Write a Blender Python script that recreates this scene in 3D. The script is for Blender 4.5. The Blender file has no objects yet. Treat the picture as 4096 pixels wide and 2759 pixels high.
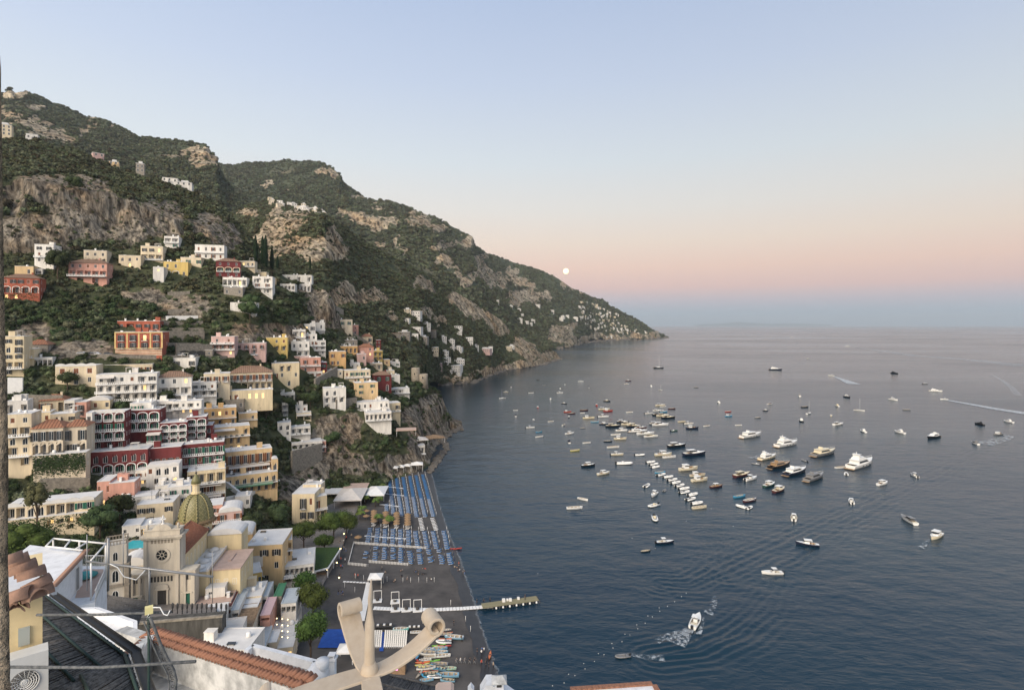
import bpy, math, random
import numpy as np
from mathutils import Vector, Matrix, noise as mnoise
R = math.radians
PI = math.pi
random.seed(7); rng = np.random.default_rng(7)
S = bpy.context.scene
COL = S.collection
# ------------------------------------------------------------------ camera
F, CH, HOR = 2200.0, 90.0, 1300.0          # focal length in px of a 4096 px frame, camera height, horizon row
cam = bpy.data.objects.new('camera', bpy.data.cameras.new('camera')); COL.objects.link(cam)
cam.location = (0, 0, CH); cam.rotation_euler = (R(90), 0, 0)
cam.data.sensor_width = 36; cam.data.lens = 36 * F / 4096
cam.data.shift_y = -79.5 / 4096
cam.data.clip_start = .05; cam.data.clip_end = 300000
S.camera = cam
# ------------------------------------------------------------------ sky (belt of Venus: colour by elevation)
def lin(c):
    return tuple(((v / 255) / 12.92 if v / 255 <= .04045 else ((v / 255 + .055) / 1.055) ** 2.4) for v in c)
W = bpy.data.worlds.new('World'); S.world = W; W.use_nodes = True
wt = W.node_tree; wn = wt.nodes; wl = wt.links
tc = wn.new('ShaderNodeTexCoord'); sp = wn.new('ShaderNodeSeparateXYZ'); wl.new(tc.outputs['Generated'], sp.inputs[0])
mr = wn.new('ShaderNodeMapRange'); mr.inputs[1].default_value = -.1; mr.inputs[2].default_value = 1
wl.new(sp.outputs[2], mr.inputs[0])
ramp = wn.new('ShaderNodeValToRGB'); wl.new(mr.outputs[0], ramp.inputs[0])
SKY = [(-.1, (140, 160, 178)), (0, (160, 182, 196)), (.02, (172, 188, 202)), (.042, (206, 194, 200)), (.066, (236, 200, 190)), (.1, (246, 212, 194)), (.145, (242, 224, 208)),
       (.2, (232, 228, 222)), (.28, (217, 225, 231)), (.4, (197, 210, 231)), (.52, (179, 196, 225)), (.75, (158, 180, 212)), (1, (146, 170, 206))]
el = ramp.color_ramp.elements
while len(el) < len(SKY): el.new(.5)
for e, (z, c) in zip(el, SKY):
    e.position = (z + .1) / 1.1; e.color = lin(c) + (1,)
mx = wn.new('ShaderNodeMapRange'); mx.inputs[1].default_value = -.8; mx.inputs[2].default_value = .8
mx.inputs[3].default_value = 1.12; mx.inputs[4].default_value = .93
wl.new(sp.outputs[0], mx.inputs[0])
bg = wn['Background']; wl.new(ramp.outputs[0], bg.inputs[0]); wl.new(mx.outputs[0], bg.inputs[1])
# ------------------------------------------------------------------ afterglow of the sun that has set behind the camera
sun = bpy.data.objects.new('sun', bpy.data.lights.new('sun', 'SUN')); COL.objects.link(sun)
sun.data.energy = 4.7; sun.data.angle = R(50); sun.data.color = (1, .87, .71)
sun.rotation_euler = (R(60), 0, R(-28))
S.view_settings.view_transform = 'Standard'; S.view_settings.look = 'None'
S.view_settings.exposure = 0; S.view_settings.gamma = 1
S.cycles.use_denoising = True; S.cycles.max_bounces = 5; S.cycles.diffuse_bounces = 2; S.cycles.glossy_bounces = 2
S.cycles.transparent_max_bounces = 8; S.cycles.volume_bounces = 0
# ------------------------------------------------------------------ helpers
def P(px, py, D): return Vector((D * (px - 2048) / F, D, CH - D * (py - HOR) / F))
def seaD(py): return CH * F / (py - HOR)
def atz(px, py, z): return P(px, py, (CH - z) * F / (py - HOR))
MATS = {}
def mat(name, col, rough=.75, var=.12, scale=.6, emit=0, metal=0, bump=0, streak=False, col2=None, spec=.3):
    if name in MATS: return MATS[name]
    m = bpy.data.materials.new(name); m.use_nodes = True; MATS[name] = m
    t = m.node_tree; n = t.nodes; l = t.links; b = n['Principled BSDF']
    b.inputs['Roughness'].default_value = rough; b.inputs['Metallic'].default_value = metal
    b.inputs['Specular IOR Level'].default_value = spec
    c = tuple(col[:3])
    if var or col2:
        tx = n.new('ShaderNodeTexCoord'); no = n.new('ShaderNodeTexNoise'); no.inputs['Scale'].default_value = scale; no.inputs['Detail'].default_value = 6
        no.inputs['Roughness'].default_value = .65
        src = tx.outputs['Object']
        if streak:
            mp = n.new('ShaderNodeMapping'); mp.inputs['Scale'].default_value = (1, 1, .16); l.new(src, mp.inputs[0]); src = mp.outputs[0]
        l.new(src, no.inputs['Vector'])
        rp = n.new('ShaderNodeValToRGB'); l.new(no.outputs['Fac'], rp.inputs[0])
        d = col2 or tuple(v * (1 - 2.2 * var) for v in c)
        rp.color_ramp.elements[0].position = .3; rp.color_ramp.elements[1].position = .62
        rp.color_ramp.elements[0].color = tuple(d) + (1,); rp.color_ramp.elements[1].color = c + (1,)
        l.new(rp.outputs[0], b.inputs['Base Color'])
        if bump:
            bu = n.new('ShaderNodeBump'); bu.inputs['Strength'].default_value = bump; bu.inputs['Distance'].default_value = .1
            l.new(no.outputs['Fac'], bu.inputs['Height']); l.new(bu.outputs[0], b.inputs['Normal'])
    else:
        b.inputs['Base Color'].default_value = c + (1,)
    if emit:
        b.inputs['Emission Color'].default_value = c + (1,); b.inputs['Emission Strength'].default_value = emit
    return m
class MB:
    """collects faces, links them as ONE mesh object"""
    def __init__(s): s.v = []; s.f = []; s.m = []; s.sm = []
    def add(s, vs, fs, m=0, smooth=False):
        o = len(s.v); s.v += [tuple(q) for q in vs]
        for f in fs: s.f.append(tuple(i + o for i in f)); s.m.append(m); s.sm.append(smooth)
        return s
    def box(s, x0, x1, y0, y1, z0, z1, m=0, skip=''):
        vs = [(x0, y0, z0), (x1, y0, z0), (x1, y1, z0), (x0, y1, z0), (x0, y0, z1), (x1, y0, z1), (x1, y1, z1), (x0, y1, z1)]
        fs = [(0, 3, 2, 1), (4, 5, 6, 7), (0, 1, 5, 4), (1, 2, 6, 5), (2, 3, 7, 6), (3, 0, 4, 7)]
        return s.add(vs, fs, m)
    def obox(s, c, sx, sy, sz, rz=0, m=0, rx=0, ry=0):
        M = Matrix.Translation(c) @ Matrix.Rotation(rz, 4, 'Z') @ Matrix.Rotation(ry, 4, 'Y') @ Matrix.Rotation(rx, 4, 'X')
        vs = [M @ Vector((a * sx / 2, b * sy / 2, d * sz / 2)) for d in (-1, 1) for a, b in ((-1, -1), (1, -1), (1, 1), (-1, 1))]
        return s.add(vs, [(0, 3, 2, 1), (4, 5, 6, 7), (0, 1, 5, 4), (1, 2, 6, 5), (2, 3, 7, 6), (3, 0, 4, 7)], m)
    def prism(s, pts, z0, z1, m=0):
        n = len(pts)
        a = sum(pts[i][0] * pts[(i + 1) % n][1] - pts[(i + 1) % n][0] * pts[i][1] for i in range(n))
        if a < 0: pts = pts[::-1]
        vs = [(x, y, z0) for x, y in pts] + [(x, y, z1) for x, y in pts]
        return s.add(vs, [tuple(range(n - 1, -1, -1)), tuple(range(n, 2 * n))] + [(i, (i + 1) % n, n + (i + 1) % n, n + i) for i in range(n)], m)
    def extr(s, pts, y0, y1, m=0):
        """polygon in x,z pushed along y"""
        n = len(pts)
        a = sum(pts[i][0] * pts[(i + 1) % n][1] - pts[(i + 1) % n][0] * pts[i][1] for i in range(n))
        if a < 0: pts = pts[::-1]
        vs = [(x, y0, z) for x, z in pts] + [(x, y1, z) for x, z in pts]
        return s.add(vs, [tuple(range(n)), tuple(range(2 * n - 1, n - 1, -1))] + [((i + 1) % n, i, n + i, n + (i + 1) % n) for i in range(n)], m)
    def lathe(s, prof, seg=16, m=0, c=(0, 0, 0), smooth=True, cap=True):
        vs = []; fs = []
        for r, z in prof:
            for k in range(seg):
                a = 2 * PI * k / seg; vs.append((c[0] + r * math.cos(a), c[1] + r * math.sin(a), c[2] + z))
        for i in range(len(prof) - 1):
            for k in range(seg):
                k2 = (k + 1) % seg; fs.append((i * seg + k, i * seg + k2, (i + 1) * seg + k2, (i + 1) * seg + k))
        if cap: fs.append(tuple(range(seg - 1, -1, -1))); fs.append(tuple((len(prof) - 1) * seg + k for k in range(seg)))
        return s.add(vs, fs, m, smooth)
    def tube(s, path, r, seg=6, m=0, smooth=True):
        path = [Vector(p) for p in path]; vs = []; n = len(path); up = Vector((.013, .021, 1)).normalized()
        for i, p in enumerate(path):
            d = (path[min(i + 1, n - 1)] - path[max(i - 1, 0)])
            d = d.normalized() if d.length > 1e-9 else Vector((0, 0, 1))
            a = d.cross(up)
            if a.length < .05: a = d.cross(Vector((1, 0, 0)))
            a.normalize(); b = d.cross(a)
            rr = r[i] if isinstance(r, (list, tuple)) else r
            for k in range(seg):
                t = 2 * PI * k / seg; vs.append(p + a * math.cos(t) * rr + b * math.sin(t) * rr)
        fs = [(i * seg + k, i * seg + (k + 1) % seg, (i + 1) * seg + (k + 1) % seg, (i + 1) * seg + k) for i in range(n - 1) for k in range(seg)]
        fs += [tuple(range(seg - 1, -1, -1)), tuple((n - 1) * seg + k for k in range(seg))]
        return s.add(vs, fs, m, smooth)
    def mesh(s, name, mats):
        me = bpy.data.meshes.new(name); me.from_pydata(s.v, [], s.f)
        for q in (mats if isinstance(mats, (list, tuple)) else [mats]): me.materials.append(q)
        me.polygons.foreach_set('material_index', s.m); me.polygons.foreach_set('use_smooth', s.sm); me.update()
        return me
    def build(s, name, mats, parent=None, **k): return obj(name, s.mesh(name, mats), parent, **k)
def tag(o, label=None, cat=None, group=None, kind=None):
    for k, v in (('label', label), ('category', cat), ('group', group), ('kind', kind)):
        if v: o[k] = v
    return o
def obj(name, me, parent=None, loc=None, rz=0, **k):
    o = bpy.data.objects.new(name, me); COL.objects.link(o)
    if parent: o.parent = parent
    if loc is not None: o.location = loc
    if rz: o.rotation_euler[2] = rz
    return tag(o, **k)
def empty(name, loc, rz=0, **k):
    o = bpy.data.objects.new(name, None); COL.objects.link(o); o.location = loc; o.rotation_euler[2] = rz; o.empty_display_size = .5
    return tag(o, **k)
def copy_tree(o, parent=None):
    c = o.copy(); COL.objects.link(c); c.parent = parent
    for ch in list(o.children): copy_tree(ch, c)
    return c
def interp(xs, ys, x): return float(np.interp(x, xs, ys))
# value noise on arrays (for terrain)
_perm = rng.random((64, 64, 64)).astype(np.float32)
def vnoise(x, y, z):
    xi = np.floor(x).astype(int); yi = np.floor(y).astype(int); zi = np.floor(z).astype(int)
    fx = x - xi; fy = y - yi; fz = z - zi
    fx = fx * fx * (3 - 2 * fx); fy = fy * fy * (3 - 2 * fy); fz = fz * fz * (3 - 2 * fz)
    g = lambda a, b, c: _perm[(xi + a) & 63, (yi + b) & 63, (zi + c) & 63]
    l = lambda a, b, t: a + (b - a) * t
    return l(l(l(g(0, 0, 0), g(1, 0, 0), fx), l(g(0, 1, 0), g(1, 1, 0), fx), fy), l(l(g(0, 0, 1), g(1, 0, 1), fx), l(g(0, 1, 1), g(1, 1, 1), fx), fy), fz) * 2 - 1
def fbm(p, s, o=4):
    r = 0; a = 1.
    for i in range(o): r = r + a * vnoise(p[..., 0] / s + 17 * i, p[..., 1] / s + 5 * i, p[..., 2] / s + 31 * i); s = s / 2.1; a *= .5
    return r
# ------------------------------------------------------------------ terrain: lofted through columns of (row px, distance)
class Layer:
    def __init__(s, name, cols, nu, nv, rock, amp, ridge=None):
        s.name = name; s.cols = sorted(cols); s.amp = amp; s.rock = rock
        s.xs = np.array([c[0] for c in s.cols], float)
        s.tab = np.array([c[1] for c in s.cols], float)      # (cols, rows, 2) = py, D
        s.nu, s.nv = nu, nv; s.smooth = True
    def col(s, px):
        k = s.tab.shape[1]
        return np.array([[np.interp(px, s.xs, s.tab[:, r, q]) for q in (0, 1)] for r in range(k)])
    def D(s, px, py):
        c = s.col(px); return float(np.interp(py, c[::-1, 0], c[::-1, 1]))
    def at(s, px, py): return P(px, py, s.D(px, py))
    def rockv(s, px, py, p=None):
        m = np.full(np.shape(px), 0.)
        for (cx, cy, rx, ry, a) in s.rock:
            ca, sa = math.cos(R(a)), math.sin(R(a)); dx = px - cx; dy = py - cy
            q = ((dx * ca + dy * sa) / rx) ** 2 + ((-dx * sa + dy * ca) / ry) ** 2
            m = np.maximum(m, np.clip(1.35 - q * .85, 0, 1))
        return m
    def build(s, material, clampz=None):
        k = s.tab.shape[1]
        u = np.linspace(s.xs[0], s.xs[-1], s.nu); v = np.linspace(0, k - 1, s.nv)
        T = np.stack([np.stack([np.interp(u, s.xs, s.tab[:, r, q]) for q in (0, 1)], -1) for r in range(k)], 0)   # rows,u,2
        i0 = np.clip(np.floor(v).astype(int), 0, k - 2); f = (v - i0)[:, None, None]
        G = T[i0] * (1 - f) + T[i0 + 1] * f
        kk = np.ones(9) / 9; ex = lambda r: np.convolve(np.pad(r, 4, 'edge'), kk, 'valid')
        D = np.apply_along_axis(ex, 1, G[..., 1]) if s.smooth else G[..., 1]; py = G[..., 0]; px = np.broadcast_to(u, D.shape)
        p = np.stack([D * (px - 2048) / F, D, CH - D * (py - HOR) / F], -1)
        rk = s.rockv(px + 14 * vnoise(px / 30, py / 30, py * 0) + 12 * vnoise(px / 11, py / 11, py * 0 + 5), py + 12 * vnoise(px / 30 + 9, py / 30, py * 0) + 9 * vnoise(px / 11, py / 11, py * 0 + 9))
        s.rk_grid = (px, py, rk)
        q = p.copy(); q[..., 2] *= .35
        a_big, s_big, a_rock = s.amp
        n1 = fbm(p, s_big, 4); n2 = fbm(q, s_big * .35, 4)
        edge = np.clip(np.minimum(1, (s.nv - 1 - np.arange(s.nv)) / 6.), 0, 1)[:, None] * .8 + .2
        town = s.townmask(px, py) if hasattr(s, 'townmask') else 1
        d = (n1 * a_big * (1 - .5 * rk) + n2 * a_rock * (.25 + rk)) * edge * town
        p[..., 1] += d * .8; p[..., 2] += d * .55 * (1 - .6 * rk)
        p[..., 0] += n2 * a_rock * .5 * rk * edge
        w = p.copy(); w[..., 2] *= .22; rr = fbm(w, a_rock * 1.5, 4); rd = 1 - np.abs(fbm(w + 37, a_rock * 2.6, 3)) * 1.6
        led = np.sin(p[..., 2] / (a_rock * .75) + 3 * n1) * .25
        d2 = (rr * .55 + rd * .4 + led) * a_rock * .7 * rk * edge * (town * .2 + .8 if hasattr(s, 'townmask') else 1)
        p[..., 1] -= d2; p[..., 0] -= d2 * np.where(px < 2048, -.35, 0)
        if clampz is not None: p[..., 2] = np.maximum(p[..., 2], clampz)
        # back side
        top = p[-1]; back = [top + np.array([0, top[..., 1].mean() * .05 * (j + 1), 0]) - np.array([0, 0, 1]) * (top[..., 2:3] + 5) * (.25 * (j + 1) ** 1.4) for j in range(3)]
        p = np.concatenate([p, np.stack(back)], 0); rk = np.concatenate([rk, np.repeat(rk[-1:], 3, 0)], 0)
        nv, nu = p.shape[:2]; idx = np.arange(nv * nu).reshape(nv, nu)
        fs = np.stack([idx[:-1, :-1], idx[:-1, 1:], idx[1:, 1:], idx[1:, :-1]], -1).reshape(-1, 4)
        me = bpy.data.meshes.new(s.name); me.from_pydata(p.reshape(-1, 3).tolist(), [], fs.tolist())
        at = me.attributes.new('rock', 'FLOAT', 'POINT'); at.data.foreach_set('value', rk.reshape(-1).astype(np.float32))
        me.polygons.foreach_set('use_smooth', [True] * len(me.polygons)); me.materials.append(material); me.update()
        s.P = p
        return obj(s.name, me, kind='structure')
def terrain_mat(name, veg, veg2, dry, rock, rock2, sc, rsc, drybias=.5):
    m = bpy.data.materials.new(name); m.use_nodes = True; t = m.node_tree; n = t.nodes; l = t.links; b = n['Principled BSDF']
    b.inputs['Roughness'].default_value = .95; b.inputs['Specular IOR Level'].default_value = .1
    tx = n.new('ShaderNodeTexCoord')
    def noi(scale, detail=5, zs=1, rough=.6):
        o = n.new('ShaderNodeTexNoise'); o.inputs['Scale'].default_value = scale; o.inputs['Detail'].default_value = detail; o.inputs['Roughness'].default_value = rough
        if zs != 1:
            mp = n.new('ShaderNodeMapping'); mp.inputs['Scale'].default_value = (1, 1, zs); l.new(tx.outputs['Object'], mp.inputs[0]); l.new(mp.outputs[0], o.inputs['Vector'])
        else: l.new(tx.outputs['Object'], o.inputs['Vector'])
        return o.outputs['Fac']
    def rmp(f, cs):
        r = n.new('ShaderNodeValToRGB'); e = r.color_ramp.elements
        while len(e) < len(cs): e.new(.5)
        for q, (p_, c_) in zip(e, cs): q.position = p_; q.color = tuple(c_) + (1,)
        l.new(f, r.inputs[0]); return r.outputs[0]
    def mix(f, a, c):
        x = n.new('ShaderNodeMix'); x.data_type = 'RGBA'; l.new(f, x.inputs[0]); l.new(a, x.inputs[6]); l.new(c, x.inputs[7]); return x.outputs[2]
    vg = rmp(noi(sc, 7), [(.32, veg), (.62, veg2)])
    dr = rmp(noi(sc * .22, 6), [(drybias, (0, 0, 0)), (drybias + .16, (1, 1, 1))])
    drc = rmp(noi(sc * 3, 4), [(.3, dry), (.7, tuple(v * .6 for v in dry))])
    vg = mix(dr, vg, drc)
    rc = rmp(noi(rsc * 1.5, 8, .13, .72), [(.36, tuple(v * .22 for v in rock2)), (.44, rock2), (.53, rock), (.66, tuple(min(1, v * 1.35) for v in rock))])
    warm = rmp(noi(rsc * .3, 4), [(.44, (1, .97, .92)), (.66, (1.0, .83, .66))])
    mu = n.new('ShaderNodeMix'); mu.data_type = 'RGBA'; mu.blend_type = 'MULTIPLY'; mu.inputs[0].default_value = 1; l.new(rc, mu.inputs[6]); l.new(warm, mu.inputs[7])
    m3 = n.new('ShaderNodeMix'); m3.data_type = 'RGBA'; m3.blend_type = 'MULTIPLY'; m3.inputs[0].default_value = 1; l.new(mu.outputs[2], m3.inputs[6]); l.new(rmp(noi(rsc * 3.5, 5, .05, .65), [(.4, (.36, .35, .34)), (.56, (1, 1, 1))]), m3.inputs[7]); mu = m3
    at = n.new('ShaderNodeAttribute'); at.attribute_name = 'rock'
    ad = n.new('ShaderNodeMath'); ad.operation = 'ADD'; l.new(at.outputs['Fac'], ad.inputs[0])
    ns = n.new('ShaderNodeMath'); ns.operation = 'MULTIPLY_ADD'; l.new(noi(sc * 1.3, 7, .5, .7), ns.inputs[0]); ns.inputs[1].default_value = 1.5; ns.inputs[2].default_value = -.75
    l.new(ns.outputs[0], ad.inputs[1])
    fac = rmp(ad.outputs[0], [(.42, (0, 0, 0)), (.56, (1, 1, 1))])
    l.new(mix(fac, vg, mu.outputs[2]), b.inputs['Base Color'])
    bu = n.new('ShaderNodeBump'); bu.inputs['Strength'].default_value = 1; bu.inputs['Distance'].default_value = .32 / rsc
    l.new(noi(rsc * 1.6, 8, .3, .7), bu.inputs['Height']); l.new(bu.outputs[0], b.inputs['Normal'])
    return m
VEG, VEG2, DRY = (.042, .05, .027), (.095, .102, .052), (.17, .14, .085)
ROCK, ROCK2 = (.31, .275, .225), (.155, .14, .12)
def C(px, *rows): return (px, [rows[i:i + 2] for i in range(0, len(rows), 2)])
# near slope with the town: rows from the shore up to the ridge
def TL(px, D): return D * (1 - .00014 * max(0, 1150 - px))
L1 = Layer('hillside', [
    C(-140, 2900, 105, 2450, 150, 2200, 185, 2000, 215, 1800, 240, 1600, 262, 1430, 285, 1200, 338, 980, 365, 700, 384, 566, 560),
    C(100, 2900, 105, 2450, 150, 2200, 185, 2000, 215, 1800, 240, 1600, 262, 1430, 285, 1200, 338, 980, 365, 720, 382, 559, 560),
    C(300, 2900, 105, 2450, 150, 2200, 185, 2000, 215, 1800, 240, 1600, 262, 1430, 285, 1200, 340, 980, 372, 760, 388, 598, 545),
    C(500, 2900, 105, 2450, 152, 2200, 185, 2000, 218, 1800, 242, 1600, 264, 1430, 286, 1200, 342, 985, 380, 790, 396, 688, 520),
    C(650, 2900, 105, 2450, 153, 2200, 187, 2000, 220, 1800, 244, 1600, 268, 1430, 290, 1200, 345, 990, 385, 850, 402, 726, 500),
    C(850, 2900, 105, 2450, 153, 2200, 190, 2000, 228, 1800, 254, 1600, 280, 1430, 302, 1230, 340, 1040, 385, 920, 412, 805, 500),
    C(1000, 2900, 105, 2450, 153, 2180, 197, 2000, 236, 1820, 262, 1620, 288, 1450, 310, 1240, 340, 1130, 368, 1040, 420, 945, 480),
    C(1060, 2900, 105, 2450, 152, 2180, 200, 2000, 240, 1830, 268, 1640, 296, 1460, 318, 1260, 346, 1160, 372, 1100, 410, 1048, 460),
    C(1150, 2900, 119, 2450, 166, 2200, 213.5, 2010, 250, 1850, 282, 1660, 304, 1480, 330, 1300, 354, 1190, 376, 1150, 405, 1115, 440),
    C(1300, 2700, 138, 2300, 194, 2080, 248, 1920, 288, 1850, 296, 1660, 314, 1530, 340, 1440, 365, 1340, 395, 1260, 412, 1160, 425),
    C(1370, 2700, 138, 2300, 196, 2060, 256, 1910, 293, 1840, 301, 1660, 320, 1540, 346, 1450, 372, 1390, 405, 1330, 430, 1280, 445),
    C(1450, 2700, 148, 2300, 207, 2000, 277, 1900, 300, 1830, 307, 1670, 326, 1560, 352, 1480, 384, 1430, 415, 1390, 440, 1360, 458),
    C(1550, 2700, 148, 2300, 207, 1950, 300, 1880, 316, 1810, 322, 1690, 342, 1600, 368, 1540, 396, 1490, 425, 1460, 442, 1440, 456),
    C(1650, 2700, 148, 2300, 207, 1930, 324, 1860, 332, 1790, 344, 1700, 366, 1640, 390, 1590, 412, 1550, 432, 1530, 445, 1510, 456),
    C(1700, 2700, 148, 2300, 207, 1915, 334, 1850, 348, 1780, 368, 1710, 394, 1660, 412, 1620, 428, 1580, 442, 1550, 452, 1530, 462),
    C(1755, 2700, 148, 2300, 207, 1880, 352, 1830, 374, 1780, 404, 1720, 432, 1680, 444, 1640, 452, 1600, 460, 1580, 466, 1560, 472),
    C(1775, 2700, 148, 2300, 207, 1876, 352, 1820, 384, 1780, 416, 1735, 446, 1700, 458, 1670, 464, 1650, 468, 1640, 472, 1630, 476),
    C(1800, 2700, 148, 2300, 207, 1880, 350, 1822, 384, 1785, 418, 1748, 450, 1726, 468, 1712, 474, 1700, 478, 1690, 482, 1682, 486),
    C(1838, 2700, 148, 2300, 207, 1890, 350, 1830, 384, 1790, 418, 1760, 446, 1738, 464, 1722, 476, 1712, 482, 1704, 486, 1700, 490),
    C(1860, 2700, 148, 2300, 207, 1900, 350, 1840, 384, 1800, 418, 1770, 446, 1750, 464, 1736, 476, 1726, 484, 1722, 488, 1718, 492),
], 460, 330, [   # rock patches: centre px, radii, tilt
    (120, 930, 240, 75, 0), (420, 880, 220, 95, 8), (650, 880, 110, 80, 15), (260, 760, 220, 60, 6), (900, 960, 60, 60, 40), (60, 790, 70, 60, 0), (820, 900, 50, 50, 20),
    (1310, 1240, 90, 85, 25), (1130, 1330, 90, 45, 10), (1000, 1330, 90, 40, 0), (1290, 1180, 110, 25, 5),
    (1310, 1770, 70, 110, 0), (1240, 1870, 80, 90, 0), (1400, 1850, 110, 50, 0), (1400, 1720, 60, 60, 0), (1600, 1860, 110, 45, -10), (1710, 1750, 80, 90, 0), (1690, 1680, 80, 60, 10), (1800, 1715, 70, 40, 0), (1760, 1800, 70, 50, 0), (1730, 1620, 50, 50, 0),
    (1150, 1960, 60, 70, 0), (250, 1960, 110, 25, 0), (560, 1190, 90, 40, 0), (740, 1230, 110, 60, 0), (330, 1400, 130, 40, 0), (130, 1330, 90, 40, 0)], (5, 60, 7))
def _tm(px, py): return np.where(py > 1150, np.where(px > 1650, .6, .12), np.clip((1150 - py) / 120, .12, 1))
L1.townmask = _tm
for i, c in enumerate(L1.xs): L1.tab[i, :, 1] *= TL(c, 1.)
# rear peak on the left
L1b = Layer('peak', [
    C(-150, 640, 700, 560, 900, 480, 1300, 400, 1700), C(0, 640, 700, 560, 900, 470, 1300, 380, 1700), C(27, 640, 700, 560, 900, 465, 1300, 362, 1720), C(42, 640, 700, 560, 900, 460, 1300, 347, 1720), C(69, 640, 700, 560, 900, 462, 1300, 369, 1720),
    C(107, 660, 700, 570, 900, 470, 1300, 357, 1720), C(192, 680, 700, 590, 920, 500, 1350, 398, 1750), C(290, 700, 720, 620, 950, 530, 1350, 438, 1750), C(345, 720, 740, 640, 960, 550, 1350, 460, 1750), C(390, 740, 750, 660, 970, 570, 1300, 464, 1700),
    C(455, 760, 760, 680, 980, 590, 1300, 492, 1680), C(558, 790, 780, 710, 1000, 630, 1300, 543, 1650), C(670, 820, 800, 740, 1020, 640, 1250, 552, 1600), C(759, 840, 820, 760, 1020, 680, 1230, 559, 1550), C(826, 870, 840, 780, 1030, 690, 1220, 571, 1500),
    C(838, 875, 840, 785, 1030, 690, 1220, 598, 1490), C(862, 880, 850, 790, 1030, 700, 1220, 618, 1480), C(868, 885, 850, 792, 1030, 725, 1220, 655, 1470), C(900, 920, 860, 830, 1050, 770, 1200, 728, 1400), C(1000, 990, 880, 920, 1000, 860, 1100, 828, 1200), C(1080, 1050, 900, 990, 950, 950, 1000, 930, 1050)],
    240, 170, [(60, 380, 50, 20, -10), (140, 520, 60, 45, 25), (40, 470, 60, 25, 35), (230, 550, 60, 35, 20), (340, 520, 40, 12, -30), (380, 478, 16, 16, 0), (450, 500, 14, 12, 0), (540, 530, 30, 9, 25), (720, 622, 75, 14, -14), (815, 645, 55, 36, 0), (800, 605, 30, 20, 0), (130, 430, 50, 10, 5), (345, 592, 25, 8, 0), (200, 400, 60, 8, 20)], (16, 170, 18))
# green spur with cliffs below the high village, running down to the villas on the water
L2 = Layer('spur', [
    C(860, 1250, 480, 1130, 560, 1000, 680, 930, 820, 880, 950), C(1000, 1250, 480, 1120, 560, 985, 640, 890, 690, 812, 1000), C(1110, 1250, 480, 1100, 560, 960, 640, 870, 690, 788, 1050), C(1200, 1280, 480, 1100, 560, 990, 620, 880, 675, 815, 1000), C(1290, 1330, 480, 1110, 560, 1000, 620, 880, 670, 855, 850),
    C(1350, 1370, 480, 1200, 560, 1070, 640, 940, 720, 888, 830), C(1450, 1430, 490, 1300, 570, 1180, 660, 1050, 760, 960, 880), C(1560, 1480, 520, 1380, 590, 1250, 700, 1120, 820, 1020, 920), C(1680, 1520, 560, 1420, 640, 1290, 750, 1170, 860, 1078, 960),
    C(1760, 1542, 818, 1460, 840, 1340, 880, 1220, 960, 1125, 1060), C(1800, 1540, 830, 1470, 850, 1360, 900, 1240, 980, 1149, 1080), C(1888, 1533, 856, 1480, 880, 1380, 950, 1280, 1040, 1200, 1130), C(1900, 1520, 905, 1470, 930, 1390, 980, 1290, 1060, 1208, 1140), C(1960, 1503, 980, 1450, 1000, 1390, 1050, 1310, 1120, 1244, 1180),
    C(2023, 1481, 1100, 1430, 1130, 1390, 1160, 1330, 1210, 1285, 1240), C(2036, 1480, 1105, 1430, 1135, 1390, 1170, 1340, 1220, 1312, 1250), C(2100, 1472, 1155, 1430, 1180, 1400, 1220, 1370, 1270, 1352, 1320), C(2172, 1460, 1245, 1435, 1290, 1415, 1330, 1398, 1370, 1386, 1400), C(2178, 1452, 1310, 1432, 1340, 1415, 1370, 1400, 1390, 1388, 1420), C(2225, 1438, 1440, 1428, 1450, 1417, 1470, 1408, 1490, 1402, 1510), C(2236, 1436, 1480, 1432, 1490, 1428, 1495, 1425, 1500, 1420, 1520), C(2246, 1440, 1480, 1438, 1490, 1436, 1500, 1435, 1510, 1434, 1520)],
    320, 230, [(1140, 900, 115, 42, -28), (1290, 1000, 110, 55, 0), (1150, 990, 110, 40, -5), (1090, 880, 60, 30, -60), (1060, 990, 60, 70, 0), (1370, 1180, 40, 60, 30), (1420, 1190, 110, 24, 5), (1500, 1180, 60, 30, 10), (1700, 1140, 50, 30, 20), (1880, 1230, 110, 30, 32), (1980, 1290, 60, 40, 40), (1830, 1520, 75, 18, 0), (1700, 1250, 40, 20, 0), (1760, 1280, 30, 20, 0), (1990, 1480, 120, 16, -10), (2110, 1455, 80, 22, 0), (2100, 1390, 60, 40, 25), (2200, 1420, 50, 25, 0), (1330, 945, 40, 40, 0), (990, 860, 40, 25, 0), (1560, 1260, 30, 20, 0)], (7, 90, 9))
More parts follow.
